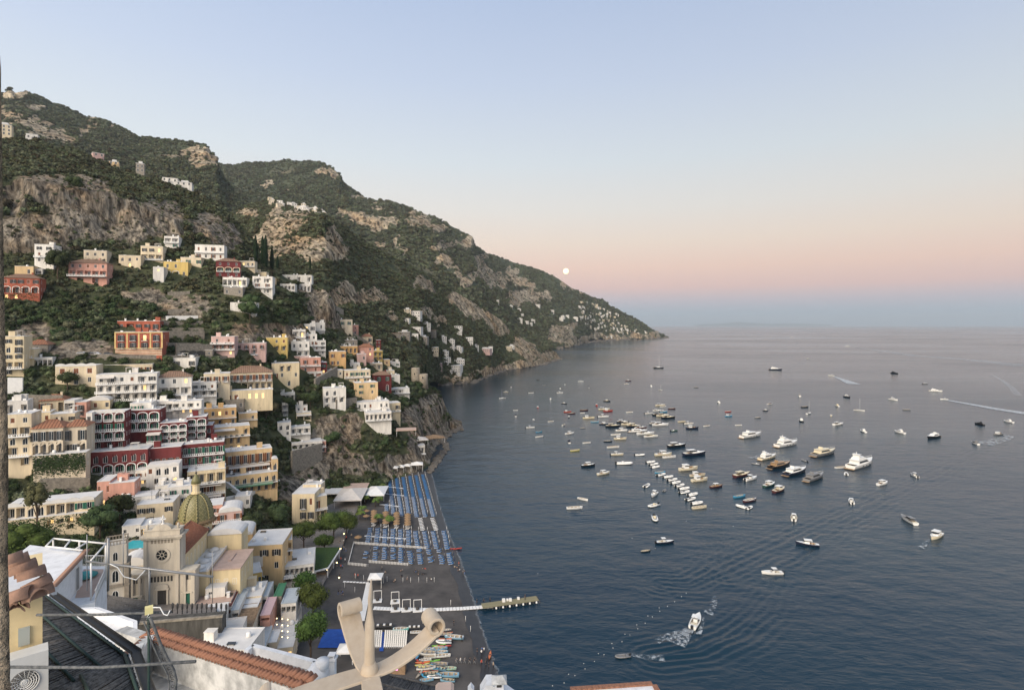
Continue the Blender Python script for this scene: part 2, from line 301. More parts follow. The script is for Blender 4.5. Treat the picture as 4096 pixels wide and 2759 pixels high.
# far mountains and the headland
L3 = Layer('mountain', [
    C(800, 1000, 1200, 860, 1700, 740, 2200, 660, 2600), C(868, 1000, 1200, 860, 1700, 740, 2200, 647, 2600), C(932, 1000, 1200, 860, 1700, 740, 2200, 654, 2600), C(975, 1000, 1200, 860, 1700, 740, 2200, 645, 2600), C(1065, 1000, 1200, 860, 1700, 740, 2200, 647, 2600), C(1154, 1000, 1200, 860, 1700, 740, 2200, 636, 2550),
    C(1225, 1000, 1200, 860, 1700, 740, 2150, 640, 2500), C(1296, 1000, 1200, 880, 1700, 750, 2100, 652, 2450), C(1329, 1020, 1200, 890, 1700, 770, 2050, 666, 2400), C(1358, 1040, 1200, 900, 1700, 790, 2050, 694, 2380), C(1363, 1040, 1200, 905, 1700, 800, 1880, 721, 2380), C(1428, 1060, 1250, 930, 1700, 840, 1840, 766, 2380), C(1471, 1080, 1250, 945, 1700, 860, 1820, 791, 2380), C(1565, 1120, 1250, 970, 1700, 870, 1800, 805, 2350),
    C(1650, 1160, 1300, 1000, 1700, 890, 1800, 831, 2350), C(1745, 1200, 1350, 1040, 1700, 930, 1830, 865, 2350), C(1816, 1240, 1400, 1080, 1720, 970, 2050, 902, 2350), C(1890, 1280, 1450, 1120, 1750, 1020, 2100, 940, 2350), C(1900, 1290, 1450, 1130, 1750, 1040, 2100, 980, 2350), C(1937, 1310, 1500, 1170, 1800, 1080, 2300, 1005, 2900), C(1993, 1340, 1550, 1210, 1900, 1110, 2500, 1022, 3100),
    C(2040, 1370, 1600, 1240, 2000, 1140, 2600, 1040, 3150), C(2100, 1390, 1700, 1280, 2100, 1170, 2650, 1059, 3150), C(2169, 1400, 1850, 1310, 2200, 1200, 2700, 1078, 3200), C(2230, 1396, 2060, 1320, 2300, 1220, 2800, 1107, 3200), C(2285, 1388, 2250, 1325, 2500, 1240, 2900, 1145, 3250), C(2332, 1373, 2740, 1325, 2850, 1250, 3050, 1165, 3300), C(2367, 1364, 3090, 1320, 3150, 1260, 3250, 1183, 3400), C(2418, 1361, 3240, 1320, 3300, 1262, 3380, 1196, 3500), C(2440, 1360.5, 3280, 1325, 3320, 1275, 3420, 1216, 3540),
    C(2487, 1359, 3350, 1328, 3400, 1290, 3480, 1239, 3600), C(2530, 1357.5, 3440, 1332, 3480, 1300, 3560, 1263, 3660), C(2569, 1356, 3520, 1337, 3560, 1312, 3640, 1282, 3720), C(2607, 1354.5, 3620, 1342, 3650, 1328, 3720, 1309, 3780), C(2640, 1352, 3780, 1346, 3800, 1340, 3830, 1331, 3860), C(2672, 1350, 3960, 1349.5, 3980, 1349, 4000, 1347.5, 4020), C(2690, 1353, 3960, 1352, 3980, 1352, 4000, 1351.5, 4020)],
    520, 200, [(1430, 870, 70, 26, 10), (1520, 890, 75, 30, 0), (1670, 880, 55, 32, 0), (1360, 850, 40, 16, 0), (1590, 960, 16, 30, 0), (1690, 905, 30, 12, 0), (1790, 975, 60, 14, 0), (1870, 965, 32, 24, 0), (1750, 905, 40, 12, 0), (1310, 690, 50, 14, 15), (1340, 705, 30, 10, 0), (1420, 785, 40, 10, 20), (1060, 735, 26, 12, 0), (1085, 740, 20, 10, 0), (1150, 760, 8, 8, 0), (1500, 832, 16, 10, 0), (1560, 850, 25, 8, 0), (1610, 1010, 26, 24, 0), (1520, 990, 30, 12, 0), (1750, 1000, 50, 10, 0), (1770, 1050, 40, 25, 30),
     (1920, 1060, 28, 55, 0), (1828, 1080, 14, 28, 0), (1860, 1130, 40, 22, 0), (1920, 1090, 40, 40, 0), (1980, 1120, 60, 30, 25), (2070, 1130, 60, 14, 15), (2060, 1200, 50, 30, 20), (2130, 1180, 40, 30, 20), (2180, 1180, 14, 20, 0), (2260, 1140, 26, 20, 30), (2320, 1160, 40, 14, 20), (2240, 1340, 50, 40, 40), (2280, 1370, 50, 22, 0), (2270, 1310, 26, 26, 0), (2420, 1342, 45, 14, 0), (2350, 1360, 60, 10, 0), (2560, 1343, 60, 10, 0), (2500, 1352, 160, 7, 0), (2620, 1342, 40, 10, 0), (2060, 1100, 50, 14, 20)], (26, 260, 22))
L3.tab[:, -1, 0] += 6; L3.tab[:, -2, 0] += 4; L2.tab[:, -1, 0] += 6; L1b.tab[:, -1, 0] += 6; L3.tab[-3:, -2:, 0] -= 5
TM1 = terrain_mat('hillside_ground', VEG, VEG2, DRY, ROCK, ROCK2, .12, .16, .52)
TM2 = terrain_mat('spur_ground', (.04, .05, .028), (.09, .098, .052), (.21, .175, .105), (.47, .4, .3), (.28, .24, .185), .06, .07, .58)
TM3 = terrain_mat('mountain_ground', (.045, .056, .034), (.098, .106, .06), (.21, .18, .12), (.47, .41, .31), (.3, .26, .205), .025, .03, .56)
L1.build(TM1, -4); L1b.build(TM3); L2.build(TM2, -4); L3.build(TM3, -4)
# ------------------------------------------------------------------ faint mountain across the gulf
b = MB(); q = [(2780, 1298), (2870, 1295), (2950, 1287), (3010, 1291), (3080, 1295), (3160, 1293), (3260, 1296), (3330, 1298)]
vs = []
for px, py in q:
    for (D, k) in ((50000, 1.), (52000, 0.), (48000, 0.)):
        p = P(px, 1300 - (1300 - py) * k if k else 1308, D); vs.append(p)
n = len(q)
b.add(vs, [(3 * i + 2, 3 * i + 5, 3 * i + 3, 3 * i) for i in range(n - 1)] + [(3 * i, 3 * i + 3, 3 * i + 4, 3 * i + 1) for i in range(n - 1)], 0, True)
b.build('distant_mountain', TM3, kind='structure')
# ------------------------------------------------------------------ sea
WAKES = []      # (polyline px, half width m, wavelength m, height) : ripples trailing the boats
def wk(pts, *a): WAKES.append(([atz(x, y, 0).xy for x, y in pts], *a))
wk([(3130, 2320), (3050, 2450), (2950, 2530), (2800, 2600), (2620, 2625)], 9, 2.6, .3)
wk([(4096, 1700), (3800, 1860), (3500, 2010), (3200, 2150), (2900, 2300)], 11, 3.4, .26)
wk([(2820, 2130), (2900, 2200), (2860, 2290), (2760, 2340), (2650, 2330)], 10, 2.8, .3)
wk([(2560, 2170), (2600, 2250), (2640, 2340)], 9, 2.8, .26)
wk([(2100, 1800), (2200, 1920), (2290, 2040)], 9, 3, .2)
wk([(2290, 2060), (2450, 2050), (2600, 2030)], 9, 2.6, .2)
wk([(3130, 2250), (3330, 2120), (3440, 2000)], 9, 3.0, .22)
Ds = [60.]
while Ds[-1] < 60000: Ds.append(Ds[-1] * (1.0035 if Ds[-1] < 420 else 1.03))
Ds = np.array(Ds); uu = np.concatenate([np.linspace(-1700, 500, 30)[:-1], np.linspace(500, 2150, 420)])
UX = np.linspace(-3500, 2600, 620)
Dg, Ug = np.meshgrid(Ds, UX, indexing='ij')
X = Dg * Ug / F; Y = Dg; Z = np.zeros_like(X)
nr = Dg < 430
pt = np.stack([X, Y, Z], -1)
Z += np.where(nr, .10 * fbm(pt * np.array([.55, 1, 1]), 5, 4), 0)
for pl, w, lam, h in WAKES:
    best = np.full(X.shape, 1e9); sg = np.zeros(X.shape)
    for a, c in zip(pl[:-1], pl[1:]):
        dx, dy = c.x - a.x, c.y - a.y; L = math.hypot(dx, dy)
        t = np.clip(((X - a.x) * dx + (Y - a.y) * dy) / L ** 2, 0, 1)
        d = np.hypot(X - a.x - t * dx, Y - a.y - t * dy)
        best = np.minimum(best, d)
    ph = 1.6 * vnoise(X / 17, Y / 17, Z * 0) + .9 * vnoise(X / 6, Y / 6, Z * 0 + 3); am = .5 + .5 * np.clip(vnoise(X / 23 + 7, Y / 23, Z * 0) + .5, 0, 1)
    Z += np.where(Dg < 500, .62 * h * am * np.sin(2 * PI * best / lam + ph) * np.exp(-(best / w) ** 2), 0)
idx = np.arange(X.size).reshape(X.shape)
fs = np.stack([idx[:-1, :-1], idx[:-1, 1:], idx[1:, 1:], idx[1:, :-1]], -1).reshape(-1, 4)
me = bpy.data.meshes.new('sea'); me.from_pydata(np.stack([X, Y, Z], -1).reshape(-1, 3).tolist(), [], fs.tolist())
me.polygons.foreach_set('use_smooth', [True] * len(me.polygons)); me.update()
m = bpy.data.materials.new('sea_water'); m.use_nodes = True; t = m.node_tree; n = t.nodes; l = t.links; bs = n['Principled BSDF']
bs.inputs['IOR'].default_value = 1.33; bs.inputs['Roughness'].default_value = .16; bs.inputs['Specular IOR Level'].default_value = .5
tx = n.new('ShaderNodeTexCoord')
def seanoise(scale, det, sx=1):
    o = n.new('ShaderNodeTexNoise'); o.inputs['Scale'].default_value = scale; o.inputs['Detail'].default_value = det; o.inputs['Roughness'].default_value = .62
    mp = n.new('ShaderNodeMapping'); mp.inputs['Scale'].default_value = (sx, 1, 1); mp.inputs['Rotation'].default_value = (0, 0, R(12)); l.new(tx.outputs['Object'], mp.inputs[0]); l.new(mp.outputs[0], o.inputs['Vector']); return o
sh = seanoise(.006, 3, .5); rc = n.new('ShaderNodeValToRGB'); l.new(sh.outputs[0], rc.inputs[0])
rc.color_ramp.elements[0].position = .35; rc.color_ramp.elements[0].color = (.003, .018, .036, 1); rc.color_ramp.elements[1].position = .7; rc.color_ramp.elements[1].color = (.005, .028, .044, 1)
l.new(rc.outputs[0], bs.inputs['Base Color'])
rr = n.new('ShaderNodeMapRange'); wd = seanoise(.0022, 4, .35); l.new(wd.outputs[0], rr.inputs[0]); rr.inputs[1].default_value = .35; rr.inputs[2].default_value = .65; rr.inputs[3].default_value = .08; rr.inputs[4].default_value = .24
l.new(rr.outputs[0], bs.inputs['Roughness'])
b1 = n.new('ShaderNodeBump'); b1.inputs['Distance'].default_value = .55; b1.inputs['Strength'].default_value = .62; w1 = seanoise(.34, 6, .55); l.new(w1.outputs[0], b1.inputs['Height'])
b2 = n.new('ShaderNodeBump'); b2.inputs['Distance'].default_value = 2.2; b2.inputs['Strength'].default_value = .34; w2 = seanoise(.06, 4, .5); l.new(w2.outputs[0], b2.inputs['Height']); l.new(b2.outputs[0], b1.inputs['Normal'])
l.new(b1.outputs[0], bs.inputs['Normal'])
me.materials.append(m); obj('sea', me, kind='structure')
# ------------------------------------------------------------------ beach, wet edge, promenade
SHORE = [(2060, 2900), (1990, 2740), (1940, 2590), (1900, 2460), (1868, 2350), (1830, 2240), (1800, 2160), (1765, 2070), (1742, 1990), (1728, 1930), (1720, 1888)]
PROM = [(1080, 2900), (1165, 2650), (1215, 2500), (1262, 2400), (1330, 2300), (1385, 2200), (1412, 2120), (1440, 2050), (1478, 1960), (1500, 1915), (1515, 1895)]
def shx(y): return float(np.interp(-y, [-q[1] for q in SHORE], [q[0] for q in SHORE])) + (6 * mnoise.noise((y * .011, 0, 0)) + 3 * mnoise.noise((y * .045, 4, 0))) * (y - 1500) / 800
def shore_pt(t, z=0): 
    ys = [q[1] for q in SHORE]; y = ys[0] + (ys[-1] - ys[0]) * t
    return atz(shx(y), y, z)
nb, nc = 120, 40; vs = []
for i in range(nb):
    y = 2900 - (2900 - 1886) * i / (nb - 1)
    xs_ = shx(y); xp = float(np.interp(-y, [-q[1] for q in PROM], [q[0] for q in PROM]))
    a = atz(xp - 30, y, 3.); c = atz(xs_, y, 0.)
    for j in range(nc):
        t = j / (nc - 1); t2 = t * 1.18
        p = a.lerp(c, t2); z = 3. * (1 - t2) ** .75 if t2 < 1 else -(t2 - 1) * 12
        p.z = z + .12 * mnoise.noise((p.x * .15, p.y * .15, 0)); vs.append(p)
fs = [(i * nc + j, i * nc + j + 1, (i + 1) * nc + j + 1, (i + 1) * nc + j) for i in range(nb - 1) for j in range(nc - 1)]
sand = mat('dark_sand', (.1, .09, .083), .95, .2, .16, bump=.9, col2=(.05, .047, .045))
MB().add(vs, fs, 0, True).build('beach', sand, kind='structure')
def strip(name, cen, w, z, m, nz=None, kind='structure', wv=0, label=None):
    cen = [Vector(c) for c in cen]; vs = []; n_ = len(cen)
    for i, c in enumerate(cen):
        d = (cen[min(i + 1, n_ - 1)] - cen[max(i - 1, 0)]); s_ = Vector((-d.y, d.x, 0)).normalized()
        ww = (w[i] if isinstance(w, list) else w) * (1 + wv * mnoise.noise((i * .7, 3.3, z))); o = wv * w * mnoise.noise((i * .45, 9.1, z)) if wv else 0
        vs += [c + s_ * (ww / 2 + o), c - s_ * (ww / 2 - o)]
        vs[-1].z = vs[-2].z = (c.z if z is None else z)
    fs = [(2 * i, 2 * i + 1, 2 * i + 3, 2 * i + 2) for i in range(n_ - 1)]
    return MB().add(vs, fs, 0, True).build(name, m, kind=kind, label=label)
# foam: broken white on the water
def foam_mat(name, thr, sc, amax=.75):
    m = bpy.data.materials.new(name); m.use_nodes = True; t = m.node_tree; n = t.nodes; l = t.links; b = n['Principled BSDF']
    b.inputs['Base Color'].default_value = (.62, .66, .68, 1); b.inputs['Roughness'].default_value = .8
    tx = n.new('ShaderNodeTexCoord'); no = n.new('ShaderNodeTexNoise'); no.inputs['Scale'].default_value = sc; no.inputs['Detail'].default_value = 8; no.inputs['Roughness'].default_value = .7
    l.new(tx.outputs['Object'], no.inputs['Vector']); r = n.new('ShaderNodeMapRange'); l.new(no.outputs[0], r.inputs[0]); r.inputs[1].default_value = thr; r.inputs[2].default_value = thr + .2; r.inputs[3].default_value = 0; r.inputs[4].default_value = amax
    l.new(r.outputs[0], b.inputs['Alpha']); return m
FO1 = foam_mat('foam', .36, .6); FO2 = foam_mat('thin_foam', .47, .5)
sp_ = [shore_pt(i / 159) for i in range(160)]
strip('surf', [p + Vector((.9, 0, 0)) for p in sp_], .7, .17, foam_mat('surf_foam', .42, 1.1, .26), wv=.7)
wet = mat('wet_sand', (.028, .026, .026), .4, .2, .5, spec=.5); vs = []
for i, p in enumerate(sp_):
    w_ = 3.4 + 1.5 * mnoise.noise((i * .12, 0, 0)); Dn = Vector((1, 0, 0))
    for k_ in (-w_, -w_ * .5, 0, 1.): vs.append(p + Dn * k_ + Vector((0, 0, (.062 * -k_ if k_ < 0 else -k_ * .1) + .26 if k_ < .5 else .02)))
MB().add(vs, [(4 * i + k, 4 * i + k + 1, 4 * i + k + 5, 4 * i + k + 4) for i in range(len(sp_) - 1) for k in range(3)], 0, True).build('wet_shore', wet, kind='structure')
pave = mat('paving', (.27, .235, .205), .85, .15, .8)
ys = [2760 - (2760 - 1905) * i / 50 for i in range(51)]
pm = [atz(float(np.interp(-y, [-q[1] for q in PROM], [q[0] for q in PROM])) - 22, y, 3.9) for y in ys]
vs = []
for p in pm: vs += [p + Vector((-9, 0, 0)), p, p + Vector((0, 0, -2))]
MB().add(vs, [(3 * i + a, 3 * i + a + 1, 3 * i + a + 4, 3 * i + a + 3) for i in range(50) for a in (0, 1)], 0).build('promenade', pave, kind='structure')
# inland ground below the church and the restaurants
g = MB(); gp = [atz(x, y, 3.7) for x, y in ((-400, 2460), (1020, 2460), (1120, 2760), (1300, 2320), (1400, 2100), (1480, 1925), (1330, 1935), (1150, 2080), (1040, 2230), (900, 2300), (-400, 2300))]
MB().add([Vector((p.x, p.y, 3.7)) for p in gp], [tuple(range(len(gp)))]).build('square', pave, kind='structure')
# moon
b = MB(); c = P(2264, 1085, 90000); r_ = 11.2 / F * 90000
b.lathe([(r_ * math.sin(PI * i / 16) + .01, -r_ * math.cos(PI * i / 16)) for i in range(17)], 32)
mm = mat('moon_glow', (1, .86, .5), 1, 0, 1, emit=1.5)
b.build('moon', mm, loc=c, label='pale yellow full moon low above the mountain slope', cat='moon')
# ------------------------------------------------------------------ buildings
WALLC = {'W': (.8, .755, .68), 'V': (.72, .68, .62), 'C': (.72, .6, .42), 'D': (.66, .56, .42), 'Y': (.66, .48, .17), 'L': (.74, .61, .4), 'O': (.66, .41, .18), 'Q': (.74, .53, .29), 'P': (.64, .34, .26), 'N': (.62, .42, .37), 'R': (.17, .036, .036), 'K': (.43, .125, .075), 'S': (.27, .235, .19), 'T': (.33, .29, .24)}
for k, c in WALLC.items(): mat('wall_' + k, c, .85, .15 if k not in 'ST' else .22, .5 if k not in 'ST' else 1.2, streak=k not in 'ST', bump=.4 if k in 'ST' else 0)
MF = mat('white_paint', (.8, .78, .74), .6, .06); MG = mat('window_glass', (.018, .022, .026), .12, 0, spec=.5); MGS = mat('green_shutter', (.025, .13, .085), .6, .1, 3); MBS = mat('brown_shutter', (.2, .075, .035), .6, .1, 3)
ML = mat('lit_pane', (1, .66, .26), .6, 0, emit=1.1); MDK = mat('dark_shutter', (.06, .055, .05), .6, .1, 3); MRW = mat('flat_roof', (.66, .64, .61), .85, .07, .3); MTI = mat('roof_tile', (.36, .17, .1), .9, .2, 2.2)
MTB = mat('old_roof_tile', (.3, .19, .13), .9, .2, 2.2); MIR = mat('dark_iron', (.05, .05, .05), .5, 0); MAW = mat('pale_awning', (.66, .6, .53), .8, .08); MGR = mat('green_awning', (.12, .24, .14), .8, .08); MPK = mat('pink_terrace', (.5, .36, .29), .85, .1)
MST = mat('stone', (.3, .265, .215), .95, .25, 1.1, bump=.6); MYT = mat('ochre_trim', (.7, .5, .22), .8, .1); MVN = mat('vine', (.035, .06, .018), .9, .3, 2)
def arch_pts(w, h, n=8, rise=None):
    r = w / 2; rise = min(rise or r, h * .6)
    return [(r, 0)] + [(r * math.cos(PI * i / n), h - rise + rise * math.sin(PI * i / n)) for i in range(n + 1)] + [(-r, 0)]
def _winmesh(kind):
    b = MB()
    glass = 1
    if kind in ('arch', 'archlit', 'archtrim'):
        o = arch_pts(1, 1, 8, .34); i_ = [(x * .84, z * .93 + .03) for x, z in o]
        n_ = len(o); b.add([(x, .05, z) for x, z in i_], [tuple(range(n_))], 1)
        b.add([(x, 0, z) for x, z in o] + [(x, 0, z) for x, z in i_], [(k, (k + 1) % n_, n_ + (k + 1) % n_, n_ + k) for k in range(n_)], 0)
        b.box(-.025, .025, -.01, .04, .03, .95, 0)
    else:
        b.add([(-.42, .05, .04), (.42, .05, .04), (.42, .05, .95), (-.42, .05, .95)], [(0, 1, 2, 3)], 1)
        for q in ((-.5, -.42, 0, 1), (.42, .5, 0, 1), (-.42, .42, .95, 1), (-.42, .42, 0, .04), (-.03, .03, .04, .95)): b.box(q[0], q[1], 0 if q[0] > -.04 else -.005, .06, q[2], q[3], 0)
        if kind in ('green', 'brown', 'dark'):
            for s in (-1, 1): b.obox((s * .78, -.3, .5), .5, .05, .98, 0, 2)
        if kind in ('closed',): b.box(-.44, .44, .0, .04, .04, .95, 2)
    sh = {'green': MGS, 'brown': MBS, 'dark': MDK, 'closed': MBS}.get(kind, MDK)
    return b.mesh('window', [MF, ML if kind in ('lit', 'archlit') else MG, sh])
WM = {}
def win(kind, parent, x, y, z, w, h, rz=0, name='window'):
    if kind not in WM: WM[kind] = _winmesh(kind)
    o = bpy.data.objects.new(name, WM[kind]); COL.objects.link(o); o.parent = parent; o.location = (x, y, z); o.scale = (w, 1, h); o.rotation_euler[2] = rz
    return o
def _balc(m):
    b = MB(); b.box(-.5, .5, -.9, .02, -.14, 0, 0); b.box(-.5, .5, -.9, -.85, .86, .92, 1)
    for i in range(13): x = -.49 + .98 * i / 12; b.box(x - .012, x + .012, -.89, -.86, 0, .86, 1)
    for s in (-.49, .47):
        b.box(s, s + .02, -.85, 0, .86, .92, 1)
        for i in range(3): b.box(s, s + .02, -.65 + .25 * i, -.62 + .25 * i, 0, .86, 1)
    return b.mesh('balcony', [MF, m])
BM = {}
def balcony(parent, x, z, w, white=False, y=0):
    k = 'w' if white else 'd'
    if k not in BM: BM[k] = _balc(MF if white else MIR)
    o = bpy.data.objects.new('balcony', BM[k]); COL.objects.link(o); o.parent = parent; o.location = (x, y, z); o.scale = (w, 1, 1); return o
# char : (width m, sill, head, arch, depth, window kind, extra)
BAY = {'w': (1.05, .85, 2.35, 0, .18, 'plain', ''), 'l': (1.05, .85, 2.35, 0, .18, 'lit', ''), 'g': (1.2, .1, 2.3, 0, .16, 'green', ''), 'G': (1.2, .1, 2.3, 0, .16, 'green', 'b'), 'd': (1.1, .05, 2.25, 0, .18, 'dark', ''), 'b': (1.15, .05, 2.3, 0, .18, 'brown', 'b'),
       'B': (1.15, .05, 2.3, 0, .18, 'dark', 'b'), 'a': (-.72, .05, 2.6, 1, 1.2, 'plain', ''), 'A': (-.76, .05, 2.65, 1, 1.1, 'green', 't'), 'L': (-.72, .05, 2.6, 1, 1.2, 'lit', ''), 'p': (-.86, .05, 2.5, 0, 1.6, 'plain', ''), 's': (1.7, .5, 2.2, 0, .15, 'closed', ''), 'r': (1.3, .2, 2.45, 2, .2, 'arch', ''), 'e': (1.2, .2, 2.4, 2, .2, 'archlit', '')}
RECTS = []
HN = 0
def H(x0, x1, yt, yb, col, spec, label, roof='f', yaw=0, dep=9., D=None, root=None, name='house', side='w', layer=None, base=5., terr='', awn='', cat='house', trim=None, back=0, grp=None):
    """a building whose front spans px x0..x1, rows yt..yb; spec: storeys from the top, one letter a bay"""
    global HN, LAST
    HN += 1; r_ = random.Random(HN); pal = r_.choice(['plain', 'dark', 'brown', 'green', 'plain', 'dark'])
    xm = (x0 + x1) / 2; layer = layer or L1
    if D is None: D = layer.D(xm, yb)
    else: D = TL(xm, D)
    D += back
    RECTS.append((x0, x1, yt, yb, D))
    phi = math.atan((xm - 2048) / F); th = -phi * (.55 if layer is L1 else 1) + R(yaw)
    w = (x1 - x0) * D * math.cos(phi) / F / max(.5, math.cos(th + phi)); h = (yb - yt) * D / F
    c = P(xm, yb, D)
    if root is None: root = empty(name, c, th, label=label, cat=cat, group=grp)
    T = root.matrix_basis.inverted() if False else None
    loc = Matrix.Translation(root.location) @ Matrix.Rotation(root.rotation_euler[2], 4, 'Z')
    off = loc.inverted() @ c; dth = th - root.rotation_euler[2]
    wm = MATS['wall_' + col]; tr = MATS['wall_' + trim] if trim else MF
    fl = spec.split('/'); nf = len(fl)
    par = .55 if roof == 'f' else 0
    fh = (h - par) / nf; k = fh / 3.
    b = MB(); wins = []; hx = w / 2
    b.box(-hx, hx, 1.75, dep, -base, h, 0)           # body behind the loggias
    for s in (-1, 1): b.add([(s * hx, 0, -base), (s * hx, 1.75, -base), (s * hx, 1.75, h), (s * hx, 0, h)], [(0, 1, 2, 3) if s > 0 else (3, 2, 1, 0)])
    b.add([(-hx, 0, h), (hx, 0, h), (hx, 1.75, h), (-hx, 1.75, h)], [(0, 1, 2, 3)]); b.add([(-hx, 0, -base), (hx, 0, -base), (hx, 0, 0), (-hx, 0, 0)], [(0, 1, 2, 3)])
    if par: b.add([(-hx, 0, h - par), (hx, 0, h - par), (hx, 0, h), (-hx, 0, h)], [(0, 1, 2, 3)])
    for i, row in enumerate(fl):
        z0 = h - par - (i + 1) * fh; z1 = z0 + fh; ter = row[0] in '=~'; wide = row[0] == '~'
        if ter: row = row[1:]
        n_ = max(1, len(row)); bw = w / n_
        for j, ch in enumerate(row):
            cx0 = -hx + j * bw; cx1 = cx0 + bw; cx = (cx0 + cx1) / 2
            if ch not in BAY:
                b.add([(cx0, 0, z0), (cx1, 0, z0), (cx1, 0, z1), (cx0, 0, z1)], [(0, 1, 2, 3)]); continue
            ow, s0, s1, ar, dp, wk_, ex = BAY[ch]; ow = bw * -ow if ow < 0 else min(ow * max(.8, min(k, 1.2)), bw * .62)
            a0 = cx - ow / 2; a1 = cx + ow / 2; b0 = z0 + s0 * k; b1 = z0 + s1 * k
            for q in (((cx0, z0), (a0, z0), (a0, z1), (cx0, z1)), ((a1, z0), (cx1, z0), (cx1, z1), (a1, z1)), ((a0, z0), (a1, z0), (a1, b0), (a0, b0)), ((a0, b1), (a1, b1), (a1, z1), (a0, z1))):
                b.add([(x, 0, z) for x, z in q], [(0, 1, 2, 3)])
            b.add([(a0, 0, b0), (a1, 0, b0), (a1, dp, b0), (a0, dp, b0)], [(0, 1, 2, 3)]); b.add([(a0, 0, b1), (a1, 0, b1), (a1, dp, b1), (a0, dp, b1)], [(3, 2, 1, 0)])
            b.add([(a0, 0, b0), (a0, dp, b0), (a0, dp, b1), (a0, 0, b1)], [(0, 1, 2, 3)]); b.add([(a1, 0, b0), (a1, dp, b0), (a1, dp, b1), (a1, 0, b1)], [(3, 2, 1, 0)])
            b.add([(a0, dp, b0), (a1, dp, b0), (a1, dp, b1), (a0, dp, b1)], [(0, 1, 2, 3)])
            if ar:
                pts = arch_pts(ow, b1 - b0, 8, (b1 - b0) * (.34 if ar == 2 else .3))[1:-1]
                for half in (pts[:5], pts[4:]):
                    cor = (ow / 2, b1 - b0) if half[0][0] > 0 else (-ow / 2, b1 - b0)
                    q = ([cor] + half) if half[0][0] > 0.01 else (half + [cor])
                    b.add([(cx + x, .012, b0 + z) for x, z in q], [tuple(range(len(q)))])
                    b.add([(cx + x, .3 if dp > .3 else dp, b0 + z) for x, z in half] + [(cx + x, .012, b0 + z) for x, z in half], [(m_, m_ + 1, len(half) + m_ + 1, len(half) + m_) for m_ in range(len(half) - 1)])
            if 't' in ex or (trim and ar):
                o_ = arch_pts(ow * 1.0, b1 - b0, 10, (b1 - b0) * .3); p_ = arch_pts(ow * 1.2, b1 - b0 + .1 * ow, 10, (b1 - b0) * .33)
                t_ = MB(); nn = len(o_); t_.add([(cx + x, -.07, b0 + z) for x, z in o_] + [(cx + x, -.07, b0 + z) for x, z in p_] + [(cx + x, 0, b0 + z) for x, z in p_], [(q, q + 1, nn + q + 1, nn + q) for q in range(nn - 1)] + [(nn + q, nn + q + 1, 2 * nn + q + 1, 2 * nn + q) for q in range(nn - 1)])
                wins.append(('trim', t_))
            ww, wh = (ow, b1 - b0) if dp < 1 else (min(1.3, ow * .5), min(2.2 * k, (b1 - b0) * .85))
            if wk_ == 'plain' and dp < 1 and r_.random() < .75: wk_ = pal if r_.random() < .8 else 'closed'
            if wk_ in ('plain', 'dark') and r_.random() < .05: wk_ = 'lit'
            wins.append(('win', wk_, cx, dp - .09 if dp < 1 else dp - .07, b0, ww, wh))
            if ('b' in ex) and not ter: wins.append(('bal', cx, z0 + s0 * k, min(bw * .9, ow * 1.8)))
            if ex == 't' and not ter and dp > 1: wins.append(('bal', cx, b0, ow))
        if ter: wins.append(('ter', z0, wide))
    wo = b.build('wall', wm, root, loc=off, rz=dth)
    for q in wins:
        if q[0] == 'win': win(q[1], wo, *q[2:])
        elif q[0] == 'bal': balcony(wo, q[1], q[2], q[3], col in 'RWVC')
        elif q[0] == 'trim': q[1].build('trim', tr, wo)
        else:
            t_ = MB(); z = q[1]; pr = 2.4 if q[2] else 1.2
            t_.box(-hx - .1, hx + .1, -pr, -.01, z - .22, z, 0)
            if col in 'SYOQ': 
                t_.box(-hx, hx, -pr, -pr + .06, z + .85, z + .93, 0)
                for u in range(int(w / .5)): t_.box(-hx + u * .5, -hx + u * .5 + .06, -pr, -pr + .05, z, z + .85, 0)
            else:
                t_.box(-hx, hx, -pr, -pr + .1, z + .8, z + .92, 0); t_.box(-hx, hx, -pr, -pr + .1, z, z + .16, 0)
                for u in range(int(w / .7) + 1): t_.box(-hx + u * .7, -hx + u * .7 + .3, -pr + .02, -pr + .08, z + .16, z + .8, 0)
            t_.build('terrace', MF, wo)
            if r_.random() < .6:
                for u in range(int(w / 2.2)):
                    if r_.random() < .5:
                        pl = MB(); _tuft(pl, (-hx + 1 + u * 2.2, -pr + .5, z + .25), .55, r_); pl.build('planter', [MST, MVN], wo)
    for a in awn.split():          # "x0 x1 floor" in fractions:  f0-f1-floor
        f0, f1, q = a.split('-'); z = h - par - (float(q)) * fh + 2.5 * k
        t_ = MB(); xa, xb = -hx + float(f0) * w, -hx + float(f1) * w; mm_ = MGR if terr == 'g' else MAW
        t_.add([(xa, -.02, z + .5), (xb, -.02, z + .5), (xb, -2.2, z - .1), (xa, -2.2, z - .1), (xa, -.02, z + .44), (xb, -.02, z + .44), (xb, -2.2, z - .35), (xa, -2.2, z - .35)], [(0, 3, 2, 1), (4, 5, 6, 7), (3, 7, 6, 2), (0, 4, 7, 3), (1, 2, 6, 5)])
        t_.build('awning', mm_, wo)
    for s in (-1, 1):              # windows on the flanks
        for i in range(nf):
            for y in ((dep * .3, dep * .68) if dep > 6 else (dep * .5,)):
                if side == 'w' and y > 1.9 and r_.random() < .8: win('plain', wo, s * (hx + .015), y, h - par - (i + 1) * fh + .9 * k, 1., 1.35 * k, R(90) * s)
    # roof
    rb = MB()
